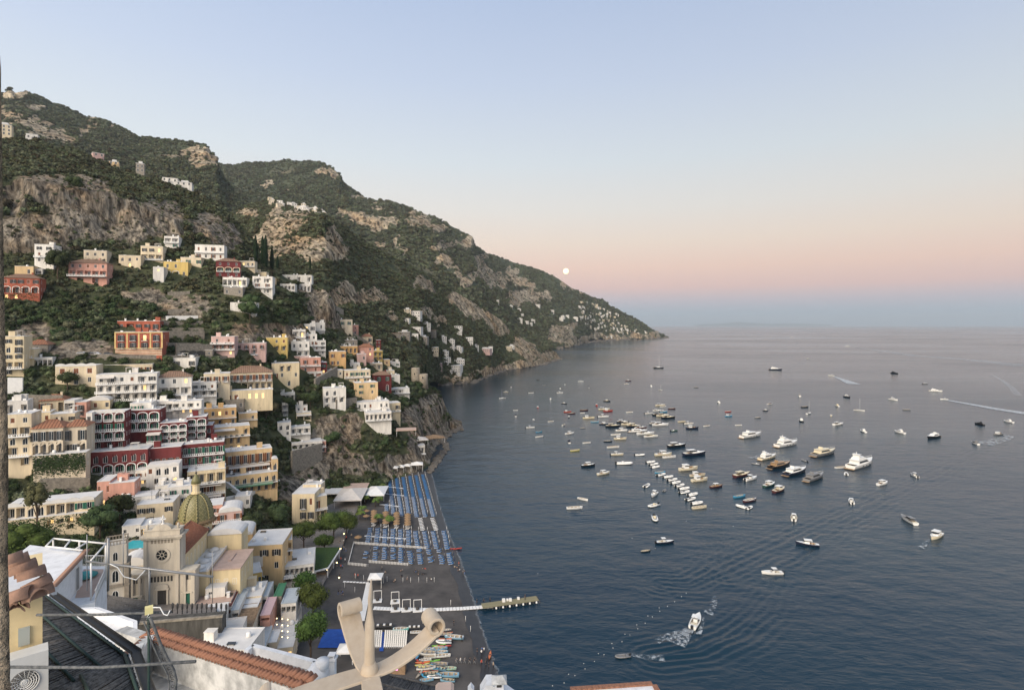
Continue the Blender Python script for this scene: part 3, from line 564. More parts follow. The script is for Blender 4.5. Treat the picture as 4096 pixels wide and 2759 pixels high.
    if roof == 'f':
        wo.data.materials.append(MRW)
        e = .3; rt = h + .0
        for q in ((-hx - .06, hx + .06, -.06, e, h, h + .16), (-hx - .06, hx + .06, dep - e, dep + .06, h, h + .16), (-hx - .06, -hx + e, e, dep - e, h, h + .16), (hx - e, hx + .06, e, dep - e, h, h + .16)): rb.box(*q, 0)
        rb.box(-hx + e, hx - e, e, dep - e, h - .3, h + .03, 0)
        ro = rb.build('roof', [MRW if col not in 'S' else MST], wo)
        if w > 5:
            for _ in range(r_.randint(2, 4 if w < 12 else 8)):
                c_ = MB(); cx = r_.uniform(-hx + 1, hx - 1); cy = r_.uniform(1.5, dep - 1.2); t_ = r_.random() * 1.35
                if t_ < .35: c_.box(cx - .35, cx + .35, cy - .35, cy + .35, h + .03, h + 1.3, 0); c_.box(cx - .45, cx + .45, cy - .45, cy + .45, h + 1.3, h + 1.42, 0); c_.build('chimney', MF, ro)
                elif t_ < .6: c_.lathe([(.5, 0), (.55, .1), (.55, .9), (.3, 1.05)], 10, 0, (cx, cy, h + .03)); c_.build('water_tank', MF, ro)
                elif t_ < .8: c_.box(cx - 1.1, cx + 1.1, cy - .9, cy + .9, h + .03, h + 2.1, 0); c_.box(cx - 1.2, cx + 1.2, cy - 1, cy + 1, h + 2.1, h + 2.2, 0); c_.build('stair_hut', wm, ro)
                elif t_ > 1.2: c_.tube([(cx, cy, h), (cx, cy, h + 3.2)], .04, 5, 0); c_.tube([(cx - .6, cy, h + 2.9), (cx + .6, cy, h + 2.9)], .03, 4); c_.tube([(cx - .4, cy, h + 2.5), (cx + .4, cy, h + 2.5)], .03, 4); c_.build('aerial', MIR, ro)
                elif t_ > 1.05: c_.box(cx - .5, cx + .5, cy - .25, cy + .25, h + .03, h + .75, 0); c_.build('cooling_unit', MF, ro)
                elif t_ > .92: c_.box(cx - 1.4, cx + 1.4, cy - 1.1, cy + 1.1, h + 2.3, h + 2.4, 0); [c_.box(cx + q * 1.3 - .05, cx + q * 1.3 + .05, cy + p * 1 - .05, cy + p * 1 + .05, h, h + 2.3, 0) for q in (-1, 1) for p in (-1, 1)]; c_.build('roof_pergola', MAW, ro)
                else: c_.box(cx - .9, cx + .9, cy - .5, cy + .5, h + .35, h + .42, 0); c_.box(cx - .8, cx - .7, cy - .4, cy + .4, h, h + .35, 0); c_.box(cx + .7, cx + .8, cy - .4, cy + .4, h, h + .35, 0); c_.build('solar_panel', MG, ro)
    elif roof in 'tT':
        e = .45; rh = min(w, dep) * .26; m_ = MTI if roof == 't' else MTB
        y0, y1 = -e, dep + e; ym = (y0 + y1) / 2; xa, xb = -hx - e, hx + e; i_ = min((y1 - y0) / 2, hx * .8) * .9
        v = [(xa, y0, h), (xb, y0, h), (xb, y1, h), (xa, y1, h), (xa + i_, ym, h + rh), (xb - i_, ym, h + rh)]
        rb.add(v, [(0, 1, 5, 4), (1, 2, 5), (2, 3, 4, 5), (3, 0, 4), (3, 2, 1, 0)])
        nt = int((xb - xa) / .9)           # courses of tile ridges
        for u in range(1, nt):
            x = xa + (xb - xa) * u / nt; lim = 1 if xa + i_ <= x <= xb - i_ else max(0, min(x - xa, xb - x) / i_)
            if lim > .1: rb.tube([(x, y0, h + .04), (x, y0 + (ym - y0) * lim, h + rh * lim + .04)], .14, 4)
        rb.tube([v[4], v[5]], .2, 5)
        ro = rb.build('roof', m_, wo)
        if w > 7:
            c_ = MB(); c_.box(hx * .4, hx * .4 + .7, ym - .3, ym + .3, h + rh * .6, h + rh + .9, 0); c_.box(hx * .4 - .1, hx * .4 + .8, ym - .4, ym + .4, h + rh + .9, h + rh + 1, 0); c_.build('chimney', wm, ro)
    elif roof == 'v':
        seg = 10; n_ = max(1, round(w / 7)); bw = w / n_
        for j in range(n_):
            pts = [(-hx + j * bw + bw * (1 - math.cos(PI * q / seg)) / 2, h + bw * .22 * math.sin(PI * q / seg)) for q in range(seg + 1)]
            rb.extr(pts, -.15, dep, 0)
        rb.build('roof', MRW, wo)
    elif roof == 's':
        n_ = max(2, round(w / 4)); bw = w / n_
        for j in range(n_):
            pts = [(-hx + j * bw, h - .3), (-hx + (j + 1) * bw, h - .3)] + [(-hx + (j + 1) * bw - bw * q / 8, h + .5 + .5 * math.sin(PI * q / 8)) for q in range(9)]
            rb.extr(pts, -.12, .25, 0)
        rb.box(-hx, hx, .26, dep, h, h + .1, 0); rb.build('roof', MRW, wo)
    LAST = (wo, w, h, fh)
    return root
def _tuft(b, c, r, rr, n=14):
    for _ in range(n):
        a = rr.uniform(0, 2 * PI); e = rr.uniform(-.2, 1.4); p = Vector(c) + Vector((math.cos(a) * math.cos(e), math.sin(a) * math.cos(e), math.sin(e))) * r * rr.uniform(.5, 1)
        s = r * .45; u = Vector((rr.uniform(-1, 1), rr.uniform(-1, 1), rr.uniform(-1, 1))).normalized() * s; v = u.cross(Vector((rr.uniform(-1, 1), rr.uniform(-1, 1), .3))).normalized() * s
        b.add([p - u - v, p + u - v, p + u + v, p - u + v], [(0, 1, 2, 3)], 1)
    b.box(c[0] - r * .5, c[0] + r * .5, c[1] - r * .4, c[1] + r * .4, c[2] - .25, c[2] + .12, 0)

def ivy(n, x0, x1, z0, z1, seed=1):
    wo, w, h, fh = LAST; r = random.Random(seed); b = MB()
    cs = [(r.uniform(x0, x1), r.uniform(z0, z1), r.uniform(.8, 2.4)) for _ in range(60)]
    for i in range(n):
        cx, cz, q = cs[i % 60]; p = Vector(((cx + r.gauss(0, q * .5)) * w, -abs(r.gauss(.1, .22)) - .05, (cz * h + r.gauss(0, q))))
        if not -w / 2 < p.x < w / 2 or p.z > h: continue
        s = r.uniform(.12, .3); u = Vector((r.uniform(-1, 1), r.uniform(-.5, .5), r.uniform(-1, 1))).normalized() * s; v = u.cross(Vector((r.uniform(-.4, .4), -1, .3))).normalized() * s
        b.add([p - u, p - v * .7, p + u, p + v * .7], [(0, 1, 2, 3)])
    b.build('ivy', MVN, wo)
# upper terraces
H(8, 159, 1112, 1202, 'K', 'wwwww/aaaa/ll..', 'coral red villa with white window hoods and lit lower windows', 'T', trim='W', name='villa', cat='villa')
ivy(900, -.5, .1, 0, .4, 3)
H(59, 134, 1065, 1104, 'Q', '.w', 'plain peach house behind the coral red villa')
H(140, 170, 1075, 1100, 'V', 'w', 'small grey house beside the big pine')
H(138, 214, 978, 1076, 'W', 'ww/=ww/ww/..', 'tall white terraced house under the cliff, plants on its balconies', yaw=-6)
H(275, 428, 1052, 1132, 'P', 'wwwww/~ppppp/.p.p.', 'pink hotel with curtained terrace and brown tiled roof', 'T', yaw=-4, name='hotel', cat='hotel')
H(335, 427, 1002, 1055, 'D', 'www/aaa', 'weathered cream house with three arches below the rock face')
H(475, 563, 1022, 1068, 'C', 'rrw/.e.', 'low cream house with two wide arched windows')
H(563, 651, 985, 1066, 'C', 'www/=ppp/aa.', 'cream three storey house with dark pergola roof', back=4)
H(657, 715, 946, 994, 'W', '=pp/.w', 'white framed house perched on the rock above cream houses')
H(612, 655, 1068, 1128, 'V', 'w/./.', 'narrow white lift tower among trees', side='')
H(654, 752, 1047, 1110, 'Y', 'ww./=aaw', 'bright yellow house with two white trimmed arches', trim='W', back=3)
H(722, 805, 1030, 1091, 'C', '.w.w/....', 'plain cream block behind the bright yellow house', back=6)
H(780, 897, 980, 1040, 'W', '=wwww/wwww', 'large white villa with grey roof terrace below the bushy slope', name='villa', cat='villa')
H(864, 962, 1046, 1110, 'R', 'www/AAA/www', 'dark red small hotel with cream arches and tiled roof', 'T', trim='C', yaw=8, name='hotel', cat='hotel')
H(948, 1019, 1044, 1087, 'C', '=wwww/..', 'cream terraced house directly behind the red small hotel', back=8)
H(891, 987, 1110, 1146, 'W', '~ppppp', 'white restaurant terrace with blue-grey roof below the red small hotel', cat='restaurant', name='restaurant')
H(895, 971, 1150, 1182, 'T', 'w.w', 'bare stone house under the white restaurant terrace')
H(1010, 1090, 1106, 1172, 'W', 'aa/=bb/aa', 'white villa with double arched loggia and balconies', name='villa', cat='villa')
H(1012, 1066, 1088, 1112, 'L', 'w', 'small pale yellow house on top of the arched white villa', back=6)
H(1076, 1096, 1110, 1148, 'Q', 'w/w', 'narrow peach house beside the arched white villa', back=3)
H(1124, 1247, 1100, 1126, 'W', '.a.a.a', 'long white cemetery chapel range on the promontory', back=6)
H(1120, 1180, 1136, 1158, 'V', 'aaaa', 'low white row of burial niches near the cypresses')
H(1184, 1242, 1136, 1166, 'V', 'aaaa', 'low white row of burial niches beside the round tree')
H(921, 1025, 1210, 1250, 'V', '....', 'big white retaining block of a terrace above the dark bushes', side='', cat='terrace', name='terrace_wall')
# road level
o = H(462, 649, 1328, 1424, 'K', 'BBBB/BBBB/....', 'orange-red palazzo with ochre corner trim above the road', 'f', dep=13, name='palazzo', cat='palazzo')
wo, w_, h_, f_ = LAST
for x in (-w_ / 2, -w_ / 4, 0, w_ / 4, w_ / 2): MB().box(x - .32, x + .32, -.12, -.003, f_, h_).build('pilaster', MYT, wo)
for z in (f_, h_ - .5): MB().box(-w_ / 2 - .25, w_ / 2 + .25, -.35, -.121, z, z + .4).build('cornice', MYT, wo)
for i in range(5): MB().box(-w_ / 2 - .02, w_ / 2 + .02, -.06, -.003, .3 + i * f_ / 5, .3 + (i + .55) * f_ / 5).build('stone_band', MATS['wall_C'], wo)
H(470, 640, 1284, 1328, 'K', '=wpwww', '', 'f', root=o, dep=9, back=3)
H(13, 96, 1345, 1505, 'L', 'wd/rB/ww/~pp/w.', 'tall yellow house with arched window beside the stone wall', 'f')
H(88, 136, 1396, 1462, 'L', '=w/r', 'low yellow wing with one big arched window')
H(103, 191, 1378, 1412, 'T', '.w.', 'stone cottage with red tiled roof behind yellow houses', 't')
H(132, 209, 1430, 1462, 'W', 'pppp', 'white columned pergola house above the vegetable garden', awn='')
H(845, 938, 1346, 1424, 'N', '~ww/=bbb/w.w', 'faded pink house with terraces on the road')
H(940, 1063, 1372, 1414, 'N', 'bbbb/aaa.', 'long low pink house with arches on the road', yaw=6)
H(1063, 1150, 1350, 1402, 'Y', '.ww/aaa', 'mustard yellow house with three arches by the road', yaw=5)
H(1170, 1222, 1318, 1350, 'W', '=pp', 'white house with glass penthouse above the stepped white houses', yaw=10)
H(1165, 1238, 1366, 1426, 'W', 'www/=ppp', 'white stepped house with three tall windows', yaw=10)
H(1218, 1268, 1336, 1384, 'W', 'ww/=ww', 'upper white stepped house with small balconies', yaw=12)
H(1255, 1303, 1362, 1420, 'V', '=ww/=ww/ww', 'lower white stepped house covered in balconies', yaw=12)
H(1176, 1240, 1424, 1450, 'N', 'www', 'low pink house under the white stepped houses', yaw=8)
H(692, 782, 1432, 1472, 'W', 'w.w', 'small white house just below the road wall')
H(1357, 1410, 1278, 1332, 'D', 'ww/a.', 'cream and stone house at the foot of the bare cliff', yaw=15)
H(1408, 1434, 1300, 1340, 'P', 'w/w', 'narrow pink house at the foot of the bare cliff', yaw=15)
H(1450, 1490, 1346, 1376, 'C', '.w', 'cream house with small tiled roof beside the long stair', 't', yaw=15)
H(1365, 1430, 1360, 1384, 'T', 'ww', 'stone upper storey set back over the orange arcade', yaw=15, back=4)
H(1362, 1430, 1384, 1412, 'O', 'aaaa', 'orange arcade house with pergola', yaw=15)
H(1320, 1384, 1406, 1466, 'O', 'w.w/ww.', 'tall plain orange house above dark trees', yaw=15)
H(1438, 1495, 1388, 1446, 'P', '.w/ww/..', 'salmon pink house with tiled roof near the road bend', 't', yaw=15)
H(1495, 1530, 1402, 1442, 'Y', 'pp/ww', 'yellow house with balcony joined to salmon pink house', yaw=15)
H(1428, 1465, 1416, 1446, 'N', '.w', 'small pink house with white roof near the road bend', yaw=12, back=-6)
H(1535, 1560, 1438, 1462, 'Q', 'w', 'small ochre house at the end of the road bend', yaw=15)
# second row
H(222, 386, 1462, 1540, 'C', 'sss/.rw', 'cream house with three wide brown shuttered windows', 's')
o = H(386, 630, 1496, 1600, 'W', '=wpwwpw/~aaaaaaa/~aaaaaaa', 'large white terraced hotel with rows of shallow arches', 'f', name='hotel', cat='hotel', yaw=6, awn='0.02-.3-1')
H(392, 612, 1458, 1496, 'C', '=wwwwww', '', 'f', root=o, back=4, yaw=6)
H(629, 767, 1508, 1615, 'W', 'www/~ppp/www', 'white hotel wing with brown hip roof and dark awning terrace', 'T', yaw=10)
H(763, 866, 1530, 1608, 'W', '=www/~ppp/w..', 'white wing with glass front terraces and sun beds', yaw=10)
H(815, 920, 1494, 1592, 'C', 'bbb/ww./.r.', 'cream house with wrought balconies and columns on the roof', yaw=10)
o = H(915, 1092, 1490, 1560, 'C', 'bbbbbbb/~ppppppp', 'long cream palace with brown tiled roof and lit arcade', 'T', yaw=10, dep=12, name='palace', cat='palace')
H(905, 1092, 1560, 1606, 'L', 'ss.lll.', '', 'f', root=o, yaw=10, back=-5, dep=6)
H(1087, 1198, 1452, 1545, 'L', '.aa./bw.w/..r.', 'yellow palace end with two columned arches on top', yaw=12)
H(1130, 1200, 1444, 1470, 'D', 'w.w', 'low cream house with tiled roof behind the yellow palace end', 'T', yaw=12, back=8)
H(1202, 1283, 1430, 1494, 'P', '=ww/ww', 'pink house with white balustrade beside the red house', yaw=12)
H(1255, 1308, 1450, 1498, 'R', '.w/ww', 'dark red small house with black roof', yaw=12)
H(1230, 1290, 1486, 1506, 'W', 'aa', 'white wall with two low arches under the pink house', yaw=12, cat='wall', name='arched_wall')
o = H(1378, 1482, 1480, 1536, 'C', '=wwwww/w.wwww', 'cream stepped apartment house with rows of balconies', yaw=18)
H(1422, 1512, 1530, 1604, 'Q', 'ww/ww/w.', 'peach block with white corner lines below cream apartments', yaw=18, dep=10)
H(1500, 1566, 1500, 1566, 'R', 'ww/.r', 'dark red villa with hip roof and white arched window', 'T', yaw=20, trim='W', name='villa', cat='villa')
H(1294, 1384, 1552, 1637, 'W', 'rr./aaa/a..', 'white villa with tall arches on the rocky edge', yaw=12, name='villa', cat='villa')
o = H(1428, 1558, 1606, 1664, 'W', '~www.ww/......', 'white cliff hotel with roof terraces and parasols', yaw=14, name='hotel', cat='hotel')
H(1462, 1566, 1648, 1706, 'W', '~pppppp/......', '', root=o, yaw=14, back=-4)
H(1530, 1602, 1612, 1676, 'L', '=w.w/.w.', 'yellow house with people on its roof beside the cliff hotel', yaw=18)
H(1110, 1164, 1690, 1748, 'W', 'rr/.w', 'white house with arched windows above the stair', yaw=12)
H(1160, 1242, 1706, 1758, 'W', '~ppp/...', 'white house with brown shaded roof terrace', yaw=12)
o = H(1168, 1290, 1768, 1815, 'W', '~ppppa/.aa..', 'white curved terrace hotel above the stone bastion', yaw=14)
H(1277, 1304, 1764, 1822, 'P', '=a/B/b', 'narrow pink house at the end of the curved terrace', yaw=14)
H(1183, 1230, 1622, 1648, 'W', 'ww', 'small white house with green roof among trees', yaw=12)
H(1128, 1152, 1610, 1662, 'W', 'B/B', 'narrow white house with green shutters among trees', yaw=12)
H(1186, 1245, 1650, 1680, 'C', 'pp', 'cream terrace house with striped awning', yaw=12, awn='0-1-1')
# red hotel: one building in several blocks
rh = H(367, 500, 1648, 1798, 'R', 'AAA/=GGG/=AAA/~aaa', 'red terraced grand hotel with white trimmed arches and green shutters', 's', name='hotel', cat='hotel', dep=8, D=236)
H(500, 640, 1640, 1722, 'R', '=AAA/=AAA', '', 'f', root=rh, D=243)
H(520, 605, 1612, 1640, 'W', 'gg.', '', 'f', root=rh, D=248)
H(590, 645, 1720, 1770, 'R', '=ggg', '', 'f', root=rh, D=239, awn='0-1-1')
H(641, 748, 1690, 1775, 'R', '=AAA/AAA/AAA', '', 'f', root=rh, D=241, yaw=6)
H(746, 826, 1668, 1752, 'R', '=AA/AA/AA', '', 'f', root=rh, D=246, yaw=8)
H(365, 592, 1802, 1936, 'R', 'rrrrrr/AAAAA/AAAAA', '', 'f', root=rh, D=229, dep=11)
H(588, 724, 1790, 1856, 'R', '....../=bwbwb', '', 'f', root=rh, D=231, yaw=5)
H(730, 897, 1772, 1858, 'R', '=GgGgGg/~wgwgwg', '', 'f', root=rh, D=236, yaw=10, dep=8)
H(822, 850, 1700, 1760, 'R', 'r/a', '', 'f', root=rh, D=248, yaw=8)
# around the red hotel
H(25, 126, 1656, 1902, 'C', 'ww/~pp/rr/~pw/.a/..', 'tall cream house with stacked loggias beside the stone wall', 'f', D=226)
H(159, 254, 1602, 1648, 'C', 'bb.p', 'cream house with red hip roof and terrace', 't')
H(256, 298, 1602, 1668, 'W', 'p/a', 'narrow white house with glazed terrace')
H(298, 346, 1608, 1669, 'P', 'B/w', 'narrow faded red house with peeling walls')
H(346, 440, 1602, 1640, 'L', '.w.w', 'low yellow house with domed white roof', 'v')
H(126, 252, 1712, 1816, 'D', 'dddd/aaaa', 'old cream house with arched loggia and red tiled roof', 't', D=225)
H(252, 346, 1706, 1818, 'D', 'd.d/aBa', 'old cream wing with green shutters and red tiled roof', 't', D=226)
H(134, 344, 1816, 1880, 'D', 'd.d.d/.....', 'ivy covered terrace front below the old cream house', 'f', D=221, dep=5)
ivy(6500, -.5, .5, .0, .95)
H(388, 440, 1925, 2036, 'P', 'w.w/.e.', 'pink house with small square windows below the red hotel', 'f', D=213)
H(436, 538, 1930, 2042, 'P', '.../~a/.', 'pink house with one big round arch below the red hotel', 'f', D=212, dep=7)
H(585, 716, 1862, 1942, 'W', 'wrrw/.wre', 'white house with wavy gables below the red hotel', 's', D=222, yaw=6)
H(540, 600, 1880, 1942, 'W', '=ww/.lw', 'white house with curved stair joined to the red hotel', 'f', D=224)
H(668, 765, 1946, 2018, 'V', 'ww/.B', 'white house with dark awning roof terrace behind the dome', 'f', D=212, yaw=4)
H(750, 902, 1880, 2018, 'L', '~pppp/=bbb./=bbbb', 'pale yellow terraced hotel with columns and awnings', 'f', D=226, yaw=10, awn='0-.9-2 0-.9-3', name='hotel', cat='hotel')
oh = H(905, 1090, 1800, 1900, 'Q', 'bbbbbb/bbbbbb', 'long peach hotel with balconies, round awnings and white roof', 'f', D=246, yaw=16, dep=9, name='hotel', cat='hotel', awn='.06-.94-2')
H(905, 1112, 1896, 1968, 'Q', '=rrrrrrr/ppppppp', '', 'f', root=oh, D=240, yaw=16, dep=6, terr='g', awn='.05-.9-1.9')
H(1088, 1112, 1835, 1900, 'Q', 'r', '', 'v', root=oh, D=244, yaw=16, dep=5)
H(812, 946, 1632, 1706, 'O', '=wwwww/w.a.w', 'orange hotel with long glazed roof bar', 'f', yaw=12, dep=10)
H(850, 1000, 1706, 1808, 'Q', '~....a/aaaa./w.wlw', 'orange stepped house with four white columned arches', 'f', yaw=14, awn='0-.6-1')
H(955, 1030, 1652, 1700, 'Q', '=.r/..', 'small ochre house with round arched door and balustrade', yaw=14)
H(978, 1030, 1612, 1640, 'T', 'w', 'grey tiled cottage below the long cream palace', 'T', yaw=14)
H(548, 693, 2014, 2098, 'C', 'ww.w/bp..', 'cream house with solar panels on its white roof behind the church', 'f', D=203)
H(832, 890, 2020, 2122, 'P', '=w/=w/b', 'narrow red and white house with balconies beside the dome', 'f', D=207, yaw=8)
H(873, 968, 2046, 2120, 'N', '=b.b/w.w', 'pale pink house with brown shutters beside the dome', 'v', D=204, yaw=8)
H(968, 1000, 2090, 2120, 'W', 'w', 'tiny white hut below the rock wall', D=204)
H(25, 381, 2010, 2062, 'C', 'pprrpppww', 'long white hotel with scalloped roof, arcades and lit windows', 's', D=197, dep=9, name='hotel', cat='hotel', root=None)
H(25, 381, 2064, 2124, 'C', 'ww..LaaLa/..ee..a.a', 'ivy hung lower arcade of the long scalloped hotel', 'f', D=195.5, dep=6)
ivy(1800, -.5, .2, .1, 1.0, 5)
# beach front
o = H(1168, 1258, 1975, 2090, 'L', '.Bw/.ww', 'pale yellow villa with white roof terrace by the beach', 'f', D=236, yaw=-8, dep=16, name='villa', cat='villa')
H(1252, 1308, 1985, 2082, 'L', '=b./pp', '', 'f', D=240, root=o, yaw=24, dep=8)
H(1212, 1284, 1938, 1985, 'L', '.w', '', 'f', D=246, root=o, yaw=-8, dep=6)
o = H(985, 1130, 2180, 2340, 'Q', '.ww/..w/ww.', 'orange hotel with lit round arch by the restaurant square', 'f', D=178, yaw=-4, dep=14, name='hotel', cat='hotel')
H(1128, 1168, 2160, 2260, 'Q', '=p/w/.', '', 'f', D=184, root=o, yaw=10)
H(1138, 1256, 2260, 2322, 'W', '~pppppp/pppp', 'white restaurant with dining tables on its terrace roof', 'f', D=181, yaw=6, dep=14, name='restaurant', cat='restaurant')
H(993, 1048, 2292, 2345, 'Y', 'w.w', 'small bright yellow house with white roof', 'f', D=168, yaw=16, dep=8)
H(1002, 1062, 2225, 2290, 'W', '../.w', 'white stepped house behind the small bright yellow house', 'f', D=178, yaw=10, dep=9)
H(917, 1010, 2140, 2215, 'Q', '../..', 'domed white roofs of the orange building behind the church', 'v', D=188, yaw=4, dep=10)

# smaller houses filling the rows
for q in [(488, 562, 2102, 2138, 'W', 'w.w', 'small white house beside the turquoise pool', 190), (466, 622, 1988, 2040, 'W', 'aaaa', 'white curved wall with round arches below the pink house', 209), (25, 110, 1604, 1660, 'V', '~p.p', 'grey white terrace house over the tall cream house', 248), (112, 202, 1650, 1690, 'L', '.ww', 'low yellow house behind the red tiled roofs', 240), (344, 368, 1652, 1796, 'W', 'w/w/./w', 'narrow white stair house along the flank of the red hotel', 233),
        (602, 692, 1606, 1644, 'W', '=ppp', 'white veranda under the large white hotel', 255), (690, 806, 1604, 1656, 'W', '~pwpw/.ll.', 'white lit terraces between the white wings and the red hotel', 254), (902, 975, 1600, 1640, 'S', 'w.w', 'grey roofed house beside the orange hotel', None), (1507, 1524, 1360, 1394, 'R', 'w/w', 'tiny red house beside the long stair', None), (1562, 1600, 1448, 1466, 'V', '.w', 'small white roofed hut past the road bend', None), (1566, 1638, 1553, 1588, 'W', '~pp./...', 'white terrace house beside the dark red villa', None), (1545, 1578, 1482, 1504, 'C', 'w.', 'small cream house behind the dark red villa', None), (1122, 1180, 1572, 1602, 'W', '=ppp', 'white terrace cafe below the yellow palace end', None),
        (1310, 1372, 1480, 1506, 'D', 'w.w', 'low stone house with vine terraces under the orange house', None), (1400, 1440, 1452, 1476, 'V', 'ww', 'white lodge under the small pink house', None), (1480, 1530, 1452, 1478, 'D', 'pp', 'parking house below the yellow road house', None), (620, 690, 1942, 1990, 'W', '=ww/..', 'white house with red awning beside the dome', 216), (940, 1000, 1985, 2030, 'V', 'w.w', 'white hut at the end of the hotel garden', 228), (770, 850, 1400, 1424, 'T', 'w.w', 'low stone house at the end of the garage wall', None), (1240, 1300, 1290, 1322, 'V', '=ww', 'white house high above the stepped white houses', None), (1215, 1262, 1296, 1330, 'V', 'ww', 'pale house among bushes above the stepped white houses', None), (560, 640, 2100, 2140, 'V', 'p.w', 'grey tiled cottage in front of the cream solar house', 190), (390, 455, 2050, 2085, 'D', 'w.', 'garden cottage below the pink house', 203), (200, 300, 1655, 1690, 'C', '.w.w', 'cream row house behind the old tiled house', 238), (1030, 1085, 1585, 1612, 'W', '=pp', 'white pavilion on the lit street', None), (1560, 1600, 1500, 1525, 'V', 'w.', 'white annex behind the dark red villa', None)]: H(*q[:7], D=q[7], yaw=4 if q[0] < 1000 else 13, dep=7)
# ------------------------------------------------------------------ retaining walls, road, cars
def wall_run(pts, h, th, label, name='stone_wall', m=None, layer=L1, coping=False, cat='wall', drop=3):
    ps = [layer.at(x, y) for x, y in pts]; b = MB(); root = ps[0]
    for a, c in zip(ps[:-1], ps[1:]):
        d = (c - a); d.z = 0; s = Vector((-d.y, d.x, 0)).normalized() * th
        v = [a, c, c + s, a + s]
        b.add([q - root + Vector((0, 0, -drop)) for q in v] + [q - root + Vector((0, 0, h)) for q in v], [(0, 1, 5, 4), (1, 2, 6, 5), (2, 3, 7, 6), (3, 0, 4, 7), (4, 5, 6, 7)])
    return b.build(name, m or MST, loc=root, label=label, cat=cat)
wall_run([(905, 2012), (1010, 1990), (1120, 1938)], 2.5, .4, 'white terrace wall curving below the peach hotel garden', m=MF)
wall_run([(265, 1432), (450, 1436), (650, 1438), (850, 1440), (1055, 1438)], 2.2, .6, 'long grey parapet wall of the hillside road')
rp = [L1.at(x, y) for x, y in ((262, 1428), (450, 1430), (650, 1432), (850, 1434), (1058, 1432))]
b = MB(); vs = []
for p in rp: vs += [p + Vector((0, -.5, .9)), p + Vector((1, 5.5, .95)), p + Vector((0, -.5, -3))]
b.add(vs, [(3 * i, 3 * i + 3, 3 * i + 4, 3 * i + 1) for i in range(4)]); b.build('road', mat('asphalt', (.06, .06, .06), .9, .1), kind='structure')
for i, (pts, h, lb) in enumerate([([(612, 1300), (812, 1298)], 2, 'top dry stone terrace wall beside the palazzo'), ([(640, 1362), (818, 1360)], 5, 'tall plain terrace wall beside the palazzo'), ([(640, 1328), (814, 1327)], 2.2, 'long dry stone terrace wall with hedge above it'),
        ([(664, 1282), (792, 1280)], 2.5, 'pale terrace wall under the bushes'), ([(672, 1255), (760, 1250)], 2.5, 'broken pale terrace wall high in the bushes'), ([(690, 1222), (830, 1226)], 1.8, 'short rubble terrace wall high in the bushes'), ([(670, 1180), (760, 1176)], 1.8, 'rubble wall below the yellow house garden'),
        ([(160, 1975), (360, 1965)], 5, 'rough stone wall with pillars above the scalloped hotel'), ([(100, 1640), (250, 1640)], 6, 'grey retaining wall behind red roofed houses'), ([(1345, 1640), (1428, 1628)], 6, 'stone wall below the white arched villa'), ([(1262, 1562), (1350, 1510)], 7, 'curved stone wall of the terraced street'),
        ([(1170, 1900), (1290, 1862)], 12, 'high stone bastion under the curved terrace'), ([(1370, 1248), (1250, 1190)], 2, 'low rim wall along the promontory'), ([(30, 1590), (90, 1590)], 8, 'grey concrete wall beside the stone jamb'), ([(705, 1426), (850, 1426)], 6.5, 'garage wall with dark arches on the road'), ([(670, 1402), (858, 1402)], 4, 'stone wall above the garage arches'), ([(820, 1880), (960, 1990)], 2, 'white garden wall below the peach hotel')]):
    wo = wall_run(pts, h, 1.2, lb, drop=2.5, m=MST if i not in (3, 13, 16) else MF)
    if 'garage' in lb:
        q0, q1 = L1.at(705, 1426), L1.at(850, 1426); d = q1 - q0
        for f_ in (.2, .45, .66, .85):
            a = arch_pts(3.4, 2.6, 8, .8); pb = MB().extr([(x, z) for x, z in a], -.06, .3)
            pb.build('garage_door', MDK, wo, loc=(d.x * f_, d.y * f_ - .12, d.z * f_ + .5), rz=math.atan2(d.y, d.x))
# stair street
st = empty('stairway', L1.at(1392, 1340), 0, label='long straight stone stair climbing to the bare cliff', cat='stairs'); a, c = L1.at(1480, 1390), L1.at(1390, 1335)
b = MB(); n_ = 26
for i in range(n_):
    p = a.lerp(c, i / n_) - st.location; b.obox((p.x, p.y, p.z + .9), 3, 1.6, 1.6, R(-20))
b.build('steps', MST, st)
b = MB()
for s in (-2, 2):
    for i in range(n_): p = a.lerp(c, i / n_) - st.location; b.obox((p.x + s, p.y, p.z + 1.6), .3, 1.9, 1.8, R(-20))
b.build('parapet', MST, st)
def make_car(col):
    r = empty('parked_car', (0, 0, 0)); pm = mat('car_' + col[0], col[1], .3, 0, spec=.6)
    b = MB(); b.extr([(-2.1, .3), (2.1, .3), (2.1, .75), (1.3, .85), (.7, 1.4), (-1.3, 1.42), (-1.9, .9), (-2.1, .8)], -.85, .85, 0); b.build('body', pm, r)
    b = MB(); b.extr([(1.2, .88), (.68, 1.33), (-1.25, 1.35), (-1.75, .92)], -.865, .865, 0); b.build('side_glass', MG, r)
    for x in (-1.3, 1.3):
        for y in (-.8, .8):
            b = MB(); b.tube([(x, y - .1, .32), (x, y + .1, .32)], .32, 12); b.build('wheel', MIR, r)
    return r
cw = make_car(('white', (.7, .7, .7))); cg = make_car(('grey', (.12, .12, .13)))
